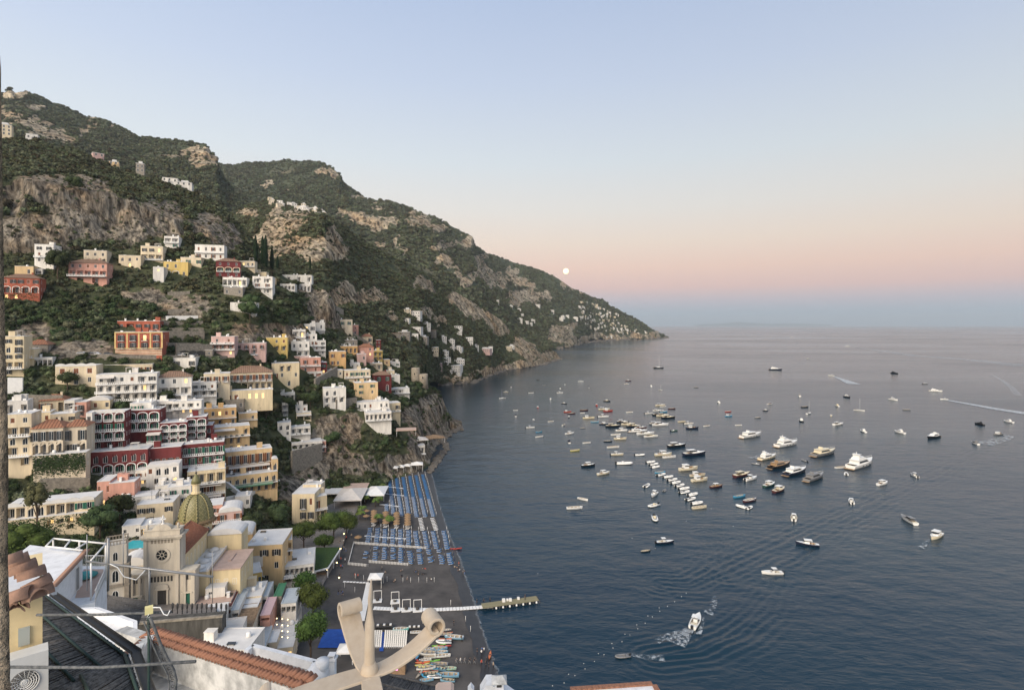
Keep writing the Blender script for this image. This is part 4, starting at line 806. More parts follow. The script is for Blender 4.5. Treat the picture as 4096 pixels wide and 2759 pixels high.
for i, (x, y, k, lb) in enumerate([(318, 1428, 0, 'white car parked on the road beside the palazzo'), (372, 1429, 0, 'small white car parked on the road beside the palazzo'), (345, 1429, 1, 'dark car parked on the road between two white cars'), (425, 1430, 1, 'dark car parked on the road by the palazzo corner'),
        (716, 1432, 0, 'white car parked before the garage arches'), (770, 1432, 1, 'dark grey car parked before the garage arches'), (905, 1432, 0, 'white car parked under the faded pink house'), (1010, 1430, 0, 'white car parked under the long low pink house')]):
    src = (cw, cg)[k]; c = src if i in (0, 2) else copy_tree(src)
    p = L1.at(x, y); c.location = p + Vector((0, 1.5, 1.0)); c.rotation_euler[2] = R(random.uniform(-3, 3) + 10); tag(c, lb, 'car', 'cars parked on the hillside road')
# watchtower on the headland
w0 = L1.at(1672, 1536); r = empty('watchtower', w0, 0, label='ruined round stone watchtower on the headland', cat='tower')
MB().lathe([(4.6, -4), (3.6, 6), (3.5, 12), (3.3, 13.4)], 20).build('tower_wall', mat('tower_stone', (.4, .34, .26), .95, .2, .8, bump=.5), r, loc=(-2, 0, 0))
MB().lathe([(4.4, -4), (3.7, 4), (3.9, 8.2), (2.9, 8.4), (2.9, 6)], 18).build('lower_tower', MATS['tower_stone'], r, loc=(4, 1, 0))
for q in ((-2.2, -3.45, 8), (4.3, -3.6, 5)): MB().box(-.4, .4, -.2, .1, 0, 1.3).build('window', MG, r, loc=q)
# ------------------------------------------------------------------ houses of the far slopes and villages
def far_house(i, px, py, layer, w, h, col, label, group, nm='house'):
    p = layer.at(px, py); r = random.Random(i * 13 + 5); phi = math.atan((px - 2048) / F)
    o = empty(nm, p, -phi + r.uniform(-.35, .35), label=label, cat='house', group=group); d = w * r.uniform(.6, .9); n = max(1, int(h / 3)); b = MB()
    b.box(-w / 2, w / 2, 0, d, -6, h, 0); k2 = r.random()
    if k2 < .6: b.box(-w / 2, w * r.uniform(-.1, .3), -w * .22, 0, -6, h * .5, 0)
    b.build('wall', MATS['wall_' + col], o)
    rb = MB(); rb.box(-w / 2 - .2, w / 2 + .2, -.2, d, h, h + .35, 0)
    if k2 > .5: rb.box(-w * .2, w * .25, d * .3, d * .8, h + .35, h + 2.4, 0)
    rb.build('roof', MRW if col != 'S' else MTB, o)
    nb = max(2, int(w / 3.2))
    for f in range(n):
        for j in range(nb):
            x = -w / 2 + (j + .5) * w / nb; z = f * h / n + .5
            if k2 < .6 and z < h * .5 and x < w * .3: win(('plain', 'arch')[(i + f) % 2], o, x, -w * .22 - .07, z, 1.4, 2)
            else: win('plain', o, x, -.07, z, 1.4, 2)
    return o
mid = [(1630, 1255, 14, 9, 'C', 'lone cream house on the green spur'), (1655, 1268, 26, 12, 'W', 'white terraced house on the green slope below the lone cream house'), (1622, 1284, 14, 5, 'W', 'low white house at the foot of the dark wood'), (1700, 1310, 22, 9, 'W', 'white three part house on the middle slope'), (1665, 1325, 18, 8, 'V', 'grey white house with arches on the middle slope'),
       (1830, 1318, 26, 9, 'W', 'wide white villa on the shoulder above the coast road'), (1832, 1335, 20, 6, 'W', 'low white villa under the wide white villa'), (1720, 1335, 24, 8, 'S', 'brown roofed house above the coast road'), (1615, 1348, 20, 9, 'T', 'stone house with terraces above the gorge'), (1660, 1350, 12, 7, 'W', 'little white house above the gorge'),
       (1770, 1362, 20, 9, 'V', 'pale house among trees on the coast slope'), (1805, 1378, 16, 11, 'W', 'white house with two floors among trees on the coast slope'), (1875, 1368, 22, 12, 'W', 'white villa with many windows on the coast slope'), (1730, 1410, 26, 11, 'C', 'cream house with flat roof beside the dark grove'), (1776, 1428, 20, 13, 'W', 'white cubic house beside the dark grove'),
       (1830, 1405, 20, 10, 'W', 'white house with terrace below the villa with many windows'), (1808, 1400, 12, 8, 'V', 'narrow white house below the coast road'), (1755, 1474, 15, 12, 'N', 'pink house beside the umbrella pine on the shore'), (1815, 1490, 30, 16, 'W', 'big white villa with terraces on the sea rocks'), (1838, 1458, 24, 12, 'W', 'white villa with glazed veranda above the sea rocks'), (1790, 1455, 16, 14, 'W', 'pale blue white house behind the sea rock villa'),
       (2030, 1398, 30, 10, 'C', 'cream house on the point with terraces'), (2045, 1392, 20, 8, 'V', 'low white house on the point'), (1935, 1408, 34, 9, 'N', 'long pink house above the cove'), (1955, 1398, 22, 8, 'W', 'white house above the long pink house'), (1905, 1395, 14, 9, 'W', 'white house with blank wall above the cove'),
       (1690, 1362, 18, 7, 'T', 'brown stone house row over the gorge'), (1576, 1352, 22, 8, 'S', 'dark roofed house on the gorge edge')]
for i, q in enumerate(mid): far_house(i, q[0], q[1], L2, q[2] * .68, q[3] * .68, q[4], q[5], 'houses on the middle slope')
hv = random.Random(3); n_ = 0
for i in range(26):
    t = hv.random(); px = 1060 + 240 * t + hv.uniform(-14, 14); py = 806 + 58 * t + hv.uniform(-10, 10)
    far_house(100 + i, px, py, L2, hv.uniform(6, 11), hv.uniform(4, 8), hv.choice('WVCD'), 'small pale house of the high village on the green ridge', 'houses of the high village')
for i in range(120):
    for _ in range(50):
        px, py = hv.uniform(2315, 2600), hv.uniform(1205, 1345)
        if abs(py - (1222 + (px - 2340) * .42 + 34)) < 30 + 22 * (px < 2480) and py < 1336: break
    far_house(200 + i, px, py, L3, hv.uniform(9, 22), hv.uniform(6, 12), hv.choice('WWVVCD'), 'white house of the far village on the headland', 'houses of the far village')
for i, (x, y) in enumerate([(2080, 1290), (2100, 1296), (2128, 1288), (2085, 1268), (2040, 1236), (2210, 1252), (1985, 1216), (2150, 1230), (2120, 1300), (2250, 1272), (2270, 1268), (2300, 1280), (2245, 1280), (2075, 1250), (2320, 1275), (2440, 1350), (2420, 1354), (1840, 1000), (1895, 1010)][:17]):
    far_house(400 + i, x, y, L3, hv.uniform(16, 30), hv.uniform(9, 15), hv.choice('WWV'), 'scattered white house on the far terraces', 'scattered houses of the far terraces')
for i, (x, y, c, lb) in enumerate([(15, 540, 'C', 'cream house on the ridge beside the stone jamb'), (128, 556, 'V', 'white porch house on the high ridge'), (560, 688, 'T', 'square stone ruin on the high slope'), (680, 728, 'W', 'flat white house high on the green slope'), (735, 742, 'V', 'row of white terraces on the high slope'), (394, 628, 'N', 'small pale barn on the wooded ridge'), (455, 660, 'Q', 'orange tent roof house on the wooded ridge')]):
    far_house(500 + i, x, y, L1, (10, 8, 6, 11, 12, 8, 7)[i], (9, 4, 7, 3.2, 2.6, 3, 2.6)[i], c, lb, 'houses on the high slope')
# ------------------------------------------------------------------ church
MC = mat('church_stone', (.62, .55, .44), .9, .13, .5, streak=True, col2=(.42, .37, .3)); MCY = mat('church_yellow', (.74, .6, .36), .85, .1, .5, streak=True); MCD = mat('tower_brown', (.3, .255, .2), .9, .15, 1.2); MCR = mat('church_roof', (.36, .16, .1), .9, .15, 1.5, streak=False)
CD = 142.; phi = math.atan((655 - 2048) / F); ch = empty('church', P(650, 2421, CD), R(11), label='pale stone church with tiled dome, rose window and red nave roof', cat='church')
KX, KZ = CD * math.cos(phi) / F / math.cos(R(13)), CD / F
fa = MB(); hw = 7.7
fa.box(-hw, hw, 0, 3, -6, 8.3); fa.box(-4.3, 4.3, -.25, 3.2, 8.3, 18.2)
for x0, x1 in ((-hw, -6.7), (-3.9, -3.1), (3.1, 3.9), (6.7, hw), (-5.6, -5.0), (5.0, 5.6)): fa.box(x0, x1, -.42, -.002, -6, 8.0)
for x0, x1 in ((-4.25, -3.5), (3.5, 4.25)): fa.box(x0, x1, -.5, -.26, 9.2, 17.2)
for z, e in ((8.0, .55), (8.45, .75)): fa.box(-hw - .3, hw + .3, -e, 3.1, z, z + .4)
fa.box(-4.6, 4.6, -.8, 3.3, 17.3, 17.75); fa.box(-5, 5, -1.1, 3.5, 17.75, 18.2)
fac = fa.build('facade', MC, ch)
pd = MB(); pd.box(-4.2, 4.2, -.4, 2.2, 18.21, 19.5); pd.box(-4.4, 4.4, -.55, 2.4, 19.5, 19.75)
pd.extr([(-2.2, 19.76)] + [(2.2 * math.cos(PI - PI * i / 12), 19.76 + 1.3 * math.sin(PI * i / 12)) for i in range(13)], -.45, 1.2)
for s in (-1, 1): pd.lathe([(.35, 19.75), (.2, 20.1), (.4, 20.4), (.25, 20.9), (.02, 21.2)], 10, 0, (s * 3.6, .3, 0))
pdo = pd.build('pediment', MC, ch)
cr = MB(); cr.box(-.12, .12, .1, .35, 21.0, 23.2); cr.box(-.7, .7, .1, .35, 22.1, 22.4); cr.lathe([(.5, 20.9), (.3, 21.2)], 10, 0, (0, .2, 0)); cr.build('cross', MF, pdo)
def disc(r0, r1, y, m, name, par, c, seg=28, th=.1):
    b = MB(); v = []
    for r in (r0, r1):
        for q in (y - th, y): v += [(c[0] + r * math.cos(2 * PI * i / seg), q, c[1] + r * math.sin(2 * PI * i / seg)) for i in range(seg)]
    n_ = seg; b.add(v, [((i + 1) % n_, i, 2 * n_ + i, 2 * n_ + (i + 1) % n_) for i in range(n_)] + [(2 * n_ + (i + 1) % n_, 2 * n_ + i, 3 * n_ + i, 3 * n_ + (i + 1) % n_) for i in range(n_)] + [(i, (i + 1) % n_, n_ + (i + 1) % n_, n_ + i) for i in range(n_)])
    return b.build(name, m, par)
rw = disc(1.35, 1.95, -.26, MC, 'rose_window', ch, (0, 13.2), th=.22); disc(.01, 1.36, -.26, MG, 'pane', rw, (0, 13.2), th=.04)
disc(.35, .5, -.32, MC, 'tracery', rw, (0, 13.2), th=.08)
b = MB()
for i in range(8): a = 2 * PI * i / 8; b.tube([(.5 * math.cos(a), -.36, 13.2 + .5 * math.sin(a)), (1.3 * math.cos(a), -.36, 13.2 + 1.3 * math.sin(a))], .07, 5)
b.build('spoke', MC, rw)
for (xc, z, n_, w, h) in ((0, 16.2, 7, .5, 1.), (-.2, 6.2, 7, .5, 1.4), (5.9, 6.2, 3, .5, 1.3), (-5.9, 6.2, 3, .5, 1.3)):
    for i in range(n_):
        b = MB(); b.extr([(x, q) for x, q in arch_pts(w, h, 6)], -.03, .05); b.build('niche', MDK if z < 10 else MCD, fac, loc=(xc + (i - (n_ - 1) / 2) * .78, -.25 if z > 10 else 0, z))
for (xc, w, h, m_) in ((0, 2.1, 4.2, MDK), (5.9, 1.5, 2.9, MGS), (-5.9, 1.5, 2.9, MGS)):
    fr = MB(); fr.box(xc - w / 2 - .4, xc - w / 2, -.45, -.01, -2, h); fr.box(xc + w / 2, xc + w / 2 + .4, -.45, -.01, -2, h); fr.box(xc - w / 2 - .6, xc + w / 2 + .6, -.6, -.01, h, h + .35)
    if w > 2: fr.extr([(xc + x, h + .36 + z) for x, z in arch_pts(w + .8, 1.2, 10, 1.1)], -.5, -.02)
    d = fr.build('portal', MC, ch); b = MB(); b.box(xc - w / 2, xc + w / 2, -.12, -.03, -2, h); b.box(xc - .03, xc + .03, -.16, -.12, -2, h); b.build('door', m_, d)
# nave
nv = MB(); nv.box(-4.1, 4.1, 3.2, 21, -6, 11.8); nvo = nv.build('nave_wall', MCY, ch)
rf = MB(); rf.add([(-4.5, 2.9, 11.85), (4.5, 2.9, 11.85), (4.5, 21, 11.85), (-4.5, 21, 11.85), (0, 2.9, 15.2), (0, 19, 15.2)], [(1, 2, 5, 4), (3, 0, 4, 5), (0, 1, 4), (2, 3, 5), (3, 2, 1, 0)])
for i in range(26):
    y = 3.2 + i * .68
    for s in (-1, 1): rf.tube([(s * 4.5, y, 11.92), (s * .1, y if y < 19 else 19, 15.25)], .11, 4)
rf.tube([(0, 2.9, 15.25), (0, 19, 15.25)], .2, 5); rf.build('nave_roof', MCR, ch)
for i in range(6): win('arch', nvo, 4.115, 5 + i * 2.7, 6.6, 1.2, 3.6, R(90))
ai = MB(); ai.box(4.12, 9.4, 4, 20, -6, 6.2); aio = ai.build('aisle_wall', MCY, ch)
b = MB(); b.box(4.12, 9.5, 3.9, 20.1, 6.21, 6.4); b.box(9.2, 9.5, 3.9, 20.1, 6.4, 6.9)
for i in range(4): b.lathe([(1.5, 6.4), (1.3, 6.8), (.7, 7.15), (.02, 7.3)], 14, 0, (6.6, 6.3 + i * 4, 0))
b.build('aisle_roof', MRW, ch)
for i in range(4): win('arch', aio, 9.41, 6 + i * 3.6, 2.2, 1.2, 2.4, R(90))
tr = MB(); tr.box(4.2, 13.5, 20.1, 27, -6, 10.2); tro = tr.build('transept_wall', MCY, ch)
b = MB(); b.extr([(4, 10.2), (13.7, 10.2)] + [(8.85 + 4.85 * math.cos(PI * i / 10), 10.2 + 1.8 * math.sin(PI * i / 10)) for i in range(11)], 19.9, 27.2); b.build('transept_roof', MRW, ch)
win('arch', tro, 13.52, 23.5, 5, 1.3, 3.6, R(90)); win('plain', tro, 9, 20.08, 4, 1.1, 2)
for (x0, x1, y0, y1, z, m_) in ((9.6, 17, 6, 19, 5.5, MPK),):
    b = MB(); b.box(x0, x1, y0, y1, -8, z); po = b.build('parish_wall', MCY, ch); b = MB(); b.box(x0 - .2, x1 + .2, y0 - .2, y1 + .2, z + .01, z + .3); b.box(x0 + 3, x0 + 3.6, y0 + 5, y1 - 3, z + .31, z + .6); b.build('parish_roof', m_, ch)
    for i in range(3): win('plain', po, x0 + 1.6 + i * 2.2, y0 - .02, 1.4, 1., 1.7); win('plain', po, x0 + 1.6 + i * 2.2, y0 - .02, -2.6, 1., 1.7)
    for i in range(4): win('arch', po, x1 + .015, y0 + 1.8 + i * 3.1, 1.5, 1.2, 2.6, R(90))
# dome
dx, dy = -.6, 25.; b = MB(); b.lathe([(4.5, 6), (4.5, 12.7), (4.8, 13.0), (5.1, 13.2), (5.1, 13.5)], 8, 0, (dx, dy, 0), smooth=False); b.build('drum', MCY, ch)
for i in range(8):
    a = PI / 8 + i * PI / 4 ; win('arch', ch, dx + 4.23 * math.cos(a), dy + 4.23 * math.sin(a), 9.2, 1.3, 2.6, a + PI / 2, name='drum_window')
MT1 = mat('majolica_olive', (.19, .175, .07), .5, .15, 3, spec=.5); MT2 = mat('majolica_yellow', (.3, .26, .12), .5, .12, 3, spec=.5); MT3 = mat('majolica_dark', (.06, .07, .035), .4, .1, 3)
b = MB(); seg, rows = 64, 26; v = []
for i in range(rows + 1):
    a = PI / 2 * i / rows; r = 4.5 * max(1e-4, math.cos(a)) ** .85; z = 13.5 + 7.9 * math.sin(a)
    v += [(dx + r * math.cos(2 * PI * k / seg), dy + r * math.sin(2 * PI * k / seg), z) for k in range(seg)]
o0 = len(b.v); b.v += v
for i in range(rows):
    for k in range(seg):
        k2 = (k + 1) % seg; b.f.append((i * seg + k, i * seg + k2, (i + 1) * seg + k2, (i + 1) * seg + k)); b.sm.append(True)
        b.m.append(1 if (k + i) % 4 == 0 or (k - i) % 4 == 0 else 0)
do = b.build('dome', [MT1, MT2], ch)
for i in range(8):
    a = i * PI / 4 + PI / 8; b = MB(); pts = []
    for q in range(25):
        e = PI / 2 * q / 25; r = 4.58 * math.cos(e) ** .85; pts.append((dx + r * math.cos(a), dy + r * math.sin(a), 13.5 + 7.95 * math.sin(e)))
    b.tube(pts, .24, 5, 0)
    for q in range(1, 25, 2): p = Vector(pts[q]); b.obox(p + Vector((math.cos(a), math.sin(a), .4)) * .16, .3, .3, .3, a, 1)
    b.build('rib', [MT2, MT3], do)
b = MB(); b.lathe([(5.15, 13.2), (5.15, 13.7), (4.6, 14.1)], 32, 0, (dx, dy, 0))
for k in range(32): a = 2 * PI * k / 32; b.obox((dx + 5.1 * math.cos(a), dy + 5.1 * math.sin(a), 13.1), .5, .5, .5, a, 0)
b.build('cornice', mat('dome_cornice', (.25, .17, .09), .9, .2, 2), ch)
ln = MB(); ln.lathe([(1.35, 21.5), (1.35, 21.9), (1.0, 22), (1.0, 24.2), (1.35, 24.3), (1.35, 24.6)], 12, 0, (dx, dy, 0), smooth=False); lo = ln.build('lantern', MCY, ch)
for i in range(4): win('arch', lo, dx + .98 * math.cos(i * PI / 2 + .26), dy + .98 * math.sin(i * PI / 2 + .26), 22.2, .7, 1.7, i * PI / 2 + .26 + PI / 2)
b = MB(); b.lathe([(1.4, 24.6), (1.2, 25.6), (.6, 26.8), (.12, 27.4)], 14, 0, (dx, dy, 0)); b.build('lantern_cap', MT1, lo)
b = MB(); b.lathe([(.02, 27.3), (.4, 27.7), (.02, 28.1)], 10, 0, (dx, dy, 0)); b.box(dx - .05, dx + .05, dy - .05, dy + .05, 28, 29.8); b.box(dx - .45, dx + .45, dy - .05, dy + .05, 29, 29.12); b.build('finial', MIR, lo)
RECTS.append((430, 960, 1900, 2440, 140))
# bell tower
bt = empty('bell_tower', P(466, 2396, 134), R(30), label='square bell tower with brown corner bands beside the church', cat='tower'); bt.scale = (.88, .88, .97)
b = MB(); b.box(-2.5, 2.5, -2.5, 2.5, -8, 14.4); b.build('tower_wall', mat('tower_plaster', (.6, .54, .45), .9, .14, .8, streak=True), bt)
b = MB()
for sx in (-1, 1):
    for sy in (-1, 1): b.box(sx * 2.56 - .5, sx * 2.56 + .5, sy * 2.56 - .5, sy * 2.56 + .5, -8, 9)
b.build('corner_pilaster', MCD, bt)
for z in (4.2, 9.0): MB().box(-3.2, 3.2, -3.2, 3.2, z, z + .5).build('cornice', MCD, bt)
b = MB()
for s in (-1, 1):
    b.box(-2.6, 2.6, s * 2.45 - .1, s * 2.45 + .1, 15.2, 15.45); b.box(s * 2.45 - .1, s * 2.45 + .1, -2.35, 2.35, 15.2, 15.45)
    for i in range(8):
        x = -2.45 + i * .7; b.box(x - .1, x + .1, s * 2.45 - .1, s * 2.45 + .1, 14.41, 15.2); b.box(s * 2.45 - .1, s * 2.45 + .1, x - .09, x + .09, 14.41, 15.2)
b.build('balustrade', MCD, bt)
for a in range(4):
    for z, w, h in ((.2, 1.6, 3), (5.2, 1.6, 3), (10.5, 1.2, 2.2)): win('arch', bt, 2.56 * math.sin(a * PI / 2), -2.56 * math.cos(a * PI / 2), z, w, h, a * PI / 2, name='bell_opening')
# swimming pool and the white vault between tower and church
pl = empty('swimming_pool', P(535, 2185, 156), R(18), label='small turquoise swimming pool behind the church tower', cat='pool')
MB().prism([(-5, -3), (4, -4), (6, 3), (-2, 5)], -6, .4).build('pool_deck', MST, pl); MB().prism([(-3.6, -2.2), (3.2, -3), (4.8, 2.2), (-1.4, 3.8)], .41, .5).build('pool_water', mat('pool_water', (.04, .42, .46), .1, .1, 1, spec=.5), pl)
vr = empty('chapel', P(545, 2262, 148), R(19), label='white vaulted chapel roof between the bell tower and the church', cat='chapel')
MB().box(-4, 2.4, 0, 8, -8, 0).build('wall', MC, vr); b = MB(); b.extr([(-4 + 3.2 * (1 - math.cos(PI * i / 10)), 2.4 * math.sin(PI * i / 10)) for i in range(11)], -.1, 8); b.build('vault', MRW, vr)
# black iron lamps along the church parvis and the parvis itself
b = MB(); b.add([P(430, 2474, 128), P(880, 2478, 128), P(860, 2415, 143.5), P(470, 2405, 143)], [(0, 1, 2, 3)]); b.build('parvis', pave, kind='structure')
# ------------------------------------------------------------------ low roofs below the church (flat roofs seen from above)
def HR(*a, rc=None, **k):
    o = H(*a, roof='f', base=9, **k)
    if rc:
        for w_ in o.children:
            for r_ in w_.children:
                if r_.name.startswith('roof'): r_.data.materials[0] = rc
    return o
MRD = mat('dark_red_metal', (.13, .03, .025), .6, .08); MGM = mat('grey_metal', (.42, .46, .48), .5, .08); MGT = mat('green_tarp', (.06, .19, .1), .7, .1); MWO = mat('old_wood', (.3, .2, .12), .9, .25, 1.5); MDR = mat('dark_flat_roof', (.12, .115, .11), .9, .15)
HR(783, 925, 2412, 2470, 'V', 'w.w./....', 'white house with pink terrace roof beside the church steps', D=150, dep=8, rc=MPK)
HR(822, 900, 2352, 2380, 'W', 'w.', 'white roof hut on the pink terrace house', D=153, dep=4)
HR(895, 925, 2425, 2490, 'W', '.w/..', 'white house with dark red sloping metal roof', D=148, dep=13, rc=MRD)
HR(925, 955, 2440, 2490, 'V', 'p/.', 'lean-to with pale corrugated roof beside the red metal roof', D=147, dep=12, rc=MGM)
HR(955, 1046, 2386, 2420, 'C', 'p..', 'cream flat roof house with a long white air duct', D=155, dep=9)
HR(955, 1030, 2430, 2470, 'W', '.pp', 'white roofed house behind the wooden courtyard', D=150, dep=7)
HR(930, 1010, 2508, 2560, 'D', 'pp/..', 'weathered house with wooden courtyard deck', D=141, dep=12, rc=MWO)
HR(1048, 1070, 2385, 2420, 'V', 'p', 'narrow pale green roofed shed beside the green tarpaulin', D=156, dep=9, rc=MGM)
HR(1094, 1126, 2384, 2420, 'S', '.', 'shed under a green tarpaulin roof', D=156, dep=8, rc=MGT)
HR(1124, 1184, 2412, 2448, 'W', 'ppp', 'white restaurant pavilion with pale metal roof and open front', D=153, dep=9, rc=MGM, cat='restaurant', name='restaurant')
HR(1040, 1080, 2460, 2482, 'P', 'p', 'pink striped glass roof stall beside the white dining terrace', D=147, dep=10, rc=mat('pink_stripe', (.6, .42, .42), .6, .2, 6), cat='stall', name='stall')
HR(1078, 1172, 2547, 2585, 'V', '....', 'wide white dining terrace roof with string lights', D=146, dep=15)
HR(1060, 1106, 2570, 2592, 'D', '..', 'pale roof terrace with dark benches beside the kiosk', D=141, dep=6)
HR(1018, 1056, 2600, 2640, 'V', 'pp', 'white awning roofed shop below the terrace benches', D=137, dep=11, rc=MGM)
HR(778, 868, 2520, 2590, 'W', 'w.w/...', 'white house with arched side wall and antenna roof', D=136, dep=13)
HR(870, 960, 2540, 2600, 'V', '.w./...', 'cream terrace house with beige canvas sunroof', D=134, dep=8, rc=MAW)
HR(776, 990, 2600, 2660, 'W', '.w..w./......', 'long white house with vents along its flat roof', D=126, dep=9, yaw=-14)
pw = empty('terrace_wall', P(700, 2480, 126.5), R(10), label='dark weathered terrace wall below the church parvis', cat='wall'); MB().box(-14, 10, 0, 3, -12, -.2).build('wall', mat('dark_weathered', (.1, .095, .085), .95, .3, .8, streak=True), pw); MB().box(-14.2, 10.2, -.2, .4, -.19, .3).build('coping', MST, pw)
kb = H(1097, 1172, 2590, 2634, 'C', 'lll', 'kiosk with bright lit front under the pines', 'f', D=141, dep=7, cat='kiosk', name='kiosk')
# bulbs strung over the dining terrace
MBU = mat('bulb_glow', (1, .78, .42), .5, 0, emit=5)
bl = MB(); bl.lathe([(.02, -.16), (.16, 0), (.02, .16)], 6); blm = bl.mesh('bulb', MBU)
def bulbs(pts, z, label, grp):
    for x, y in pts:
        p = atz(x, y, z); r = obj('light_bulb', blm, loc=p, label=label, cat='light', group=grp)
bulbs([(1085 + i * 22, 2470 + j * 24 + i * 2) for j in range(4) for i in range(4)], 8.8, 'warm round bulb strung over the white dining terrace', 'bulbs over the dining terrace')
bulbs([(1215 + (i % 3) * 16, 2225 + i * 9) for i in range(10)], 7.5, 'warm round bulb over the restaurant roof terrace', 'bulbs over the restaurant roof')
# lawn roofed restaurant and white canopies by the promenade
MLW = mat('lawn', (.045, .085, .02), .95, .3, 2.5)
lw = empty('restaurant', atz(1290, 2310, 3.2), R(8), label='restaurant under a green lawn roof beside the promenade', cat='restaurant')
b = MB(); b.prism([(-8, 0), (-2, -2), (2, 0), (3.5, 17), (-6, 18)], 2.9, 3.3); b.build('roof', MF, lw); b = MB(); b.prism([(-7.6, .5), (-2, -1.4), (1.6, .5), (3, 16.6), (-5.6, 17.5)], 3.31, 3.75); b.build('lawn', MLW, lw)
for x, y in ((-7.5, .6), (-2, -1.4), (1.6, .6), (2.2, 8), (2.9, 16)): MB().box(x - .15, x + .15, y - .15, y + .15, -1, 2.9).build('post', MF, lw)
MB().box(-7, 1, 1, 2, -.5, 1).build('counter', MWO, lw)
for i in range(5): MB().lathe([(.02, -.14), (.14, 0), (.02, .14)], 6, 0, (-6.5 + i * 2, .3 - (i % 3) * .4, 2.7)).build('bulb', MBU, lw)
def canopy(px, py, w, d, h, label, rz=0, m=None, z=3.2, grp=None, ridge=True, name='canopy'):
    r = empty(name, atz(px, py, z), rz, label=label, cat='canopy', group=grp); b = MB()
    if ridge: b.add([(-w / 2, -d / 2, h), (w / 2, -d / 2, h), (w / 2, d / 2, h), (-w / 2, d / 2, h), (0, 0, h + min(w, d) * .22)], [(0, 1, 4), (1, 2, 4), (2, 3, 4), (3, 0, 4), (3, 2, 1, 0)])
    else: b.box(-w / 2, w / 2, -d / 2, d / 2, h, h + .15)
    for s in (-1, 1): b.box(-w / 2, w / 2, s * d / 2 - .03, s * d / 2 + .03, h - .35, h - .002)
    b.build('canopy_roof', m or MF, r)
    for sx in (-1, 1):
        for sy in (-1, 1): MB().box(sx * w * .47 - .06, sx * w * .47 + .06, sy * d * .45 - .06, sy * d * .45 + .06, -.4, h - .01).build('post', MF, r)
    return r
for i in range(6): canopy(1526 + i * 26, 1897 - i * 4.4, 5, 4, 3, 'white square canopy over the dining terrace at the beach end', R(-8), grp='canopies at the beach end')
canopy(1668, 1880, 7, 6, 4, 'large white sail canopy at the end of the beach', R(10))
rs = canopy(1405, 2012, 13, 20, 4.5, 'big white restaurant awning beside the promenade', R(6), MAW, name='restaurant_awning')
canopy(1425, 1975, 12, 9, 4.2, 'flat beige roof behind the big white awning', R(6), MPK, ridge=False)
canopy(1335, 1995, 10, 9, 4, 'flat white roof beside the yellow villa', R(4), MRW, ridge=False)
canopy(1506, 1985, 10, 16, 3, 'white beach bar tent ringed by palms', R(5))
canopy(1503, 2338, 4.6, 4.6, 3, 'white cabin tent on the open sand', R(4), z=2.4)
H(1634, 1700, 1782, 1845, 'W', '~pppp/~pppp', 'white two floor open restaurant on the sea rock', 'f', yaw=14, D=352, name='restaurant', cat='restaurant', dep=8)
b = empty('bastion', P(1668, 1848, 351), 0, label='round stone bastion under the sea rock restaurant', cat='wall'); MB().lathe([(8.2, -12), (7.5, 0)], 18).build('bastion_wall', MST, b, loc=(0, 6, 0))
canopy(1670, 1775, 13, 9, 3.2, 'white and brown awning on the rock terrace', R(20), MAW, z=12); canopy(1735, 1765, 14, 8, 3, 'brown hut roof under the sea cave', R(20), MWO, z=12); canopy(1625, 1735, 12, 8, 3, 'beige flat roof among cliff trees', R(10), MPK, z=24, ridge=False)
# ------------------------------------------------------------------ beach furniture
MBL = mat('blue_canvas', (.05, .19, .42), .75, .12, 4); MWC = mat('white_canvas', (.74, .73, .71), .75, .06); MSTR = mat('straw', (.34, .22, .12), .95, .25, 5); MNV = mat('navy_canvas', (.02, .03, .09), .8, 0)
def zb(px, py):     # height of the sand
    y = min(max(py, 1886), 2900); xs_ = float(np.interp(-y, [-q[1] for q in SHORE], [q[0] for q in SHORE])); xp = float(np.interp(-y, [-q[1] for q in PROM], [q[0] for q in PROM])) - 30
    t2 = min(.999, max(0, (px - xp) / (xs_ - xp))); return 3. * (1 - t2) ** .75 + .1
def sandp(px, py): return atz(px, py, zb(px, py))
def lounger_mesh(m):
    b = MB(); b.box(-.95, .35, -.32, .32, .28, .36, 0)
    b.add([(.35, -.32, .36), (.35, .32, .36), (.95, .32, .72), (.95, -.32, .72), (.35, -.32, .28), (.35, .32, .28), (.95, .32, .64), (.95, -.32, .64)], [(0, 3, 2, 1), (4, 5, 6, 7), (0, 4, 7, 3), (1, 2, 6, 5), (2, 3, 7, 6)], 0)
    for x in (-.85, .4):
        for y in (-.28, .28): b.box(x - .03, x + .03, y - .03, y + .03, 0, .28, 1)
    b.box(-.97, .36, -.36, -.32, .26, .34, 1); b.box(-.97, .36, .32, .36, .26, .34, 1)
    return b.mesh('sun_lounger', [m, MF])
lmb, lmw = lounger_mesh(MBL), lounger_mesh(MWC)
cu = MB(); cu.tube([(0, 0, 0), (0, 0, 2.2)], .035, 5, 0); cu.lathe([(.03, .9), (.13, 1.2), (.09, 1.9), (.02, 2.25)], 7, 1); cum = cu.mesh('closed_umbrella', [MF, MWC]); cun = cu.mesh('closed_umbrella', [MF, MNV])
Q = lambda x, y: (1100 + x / 2.614, 1750 + y / 2.614)
cols = []
for a, c in (((1195, 430), (1240, 800)), ((1270, 430), (1325, 820)), ((1340, 420), (1400, 812)), ((1410, 410), (1482, 832)), ((1475, 400), (1572, 832)), ((1545, 392), (1655, 826)), ((1165, 700), (1168, 785))): cols.append((a, c, 'u'))
for a, c in (((997, 955), (968, 1105)), ((1075, 960), (1060, 1110)), ((1152, 965), (1145, 1118)), ((1235, 965), (1230, 1125)), ((1312, 970), (1312, 1135)), ((1392, 980), (1398, 1140)), ((1465, 990), (1495, 1150)), ((1560, 990), (1592, 1155)), ((1652, 990), (1690, 1160)), ((1765, 985), (1800, 1160))): cols.append((a, c, 'm'))
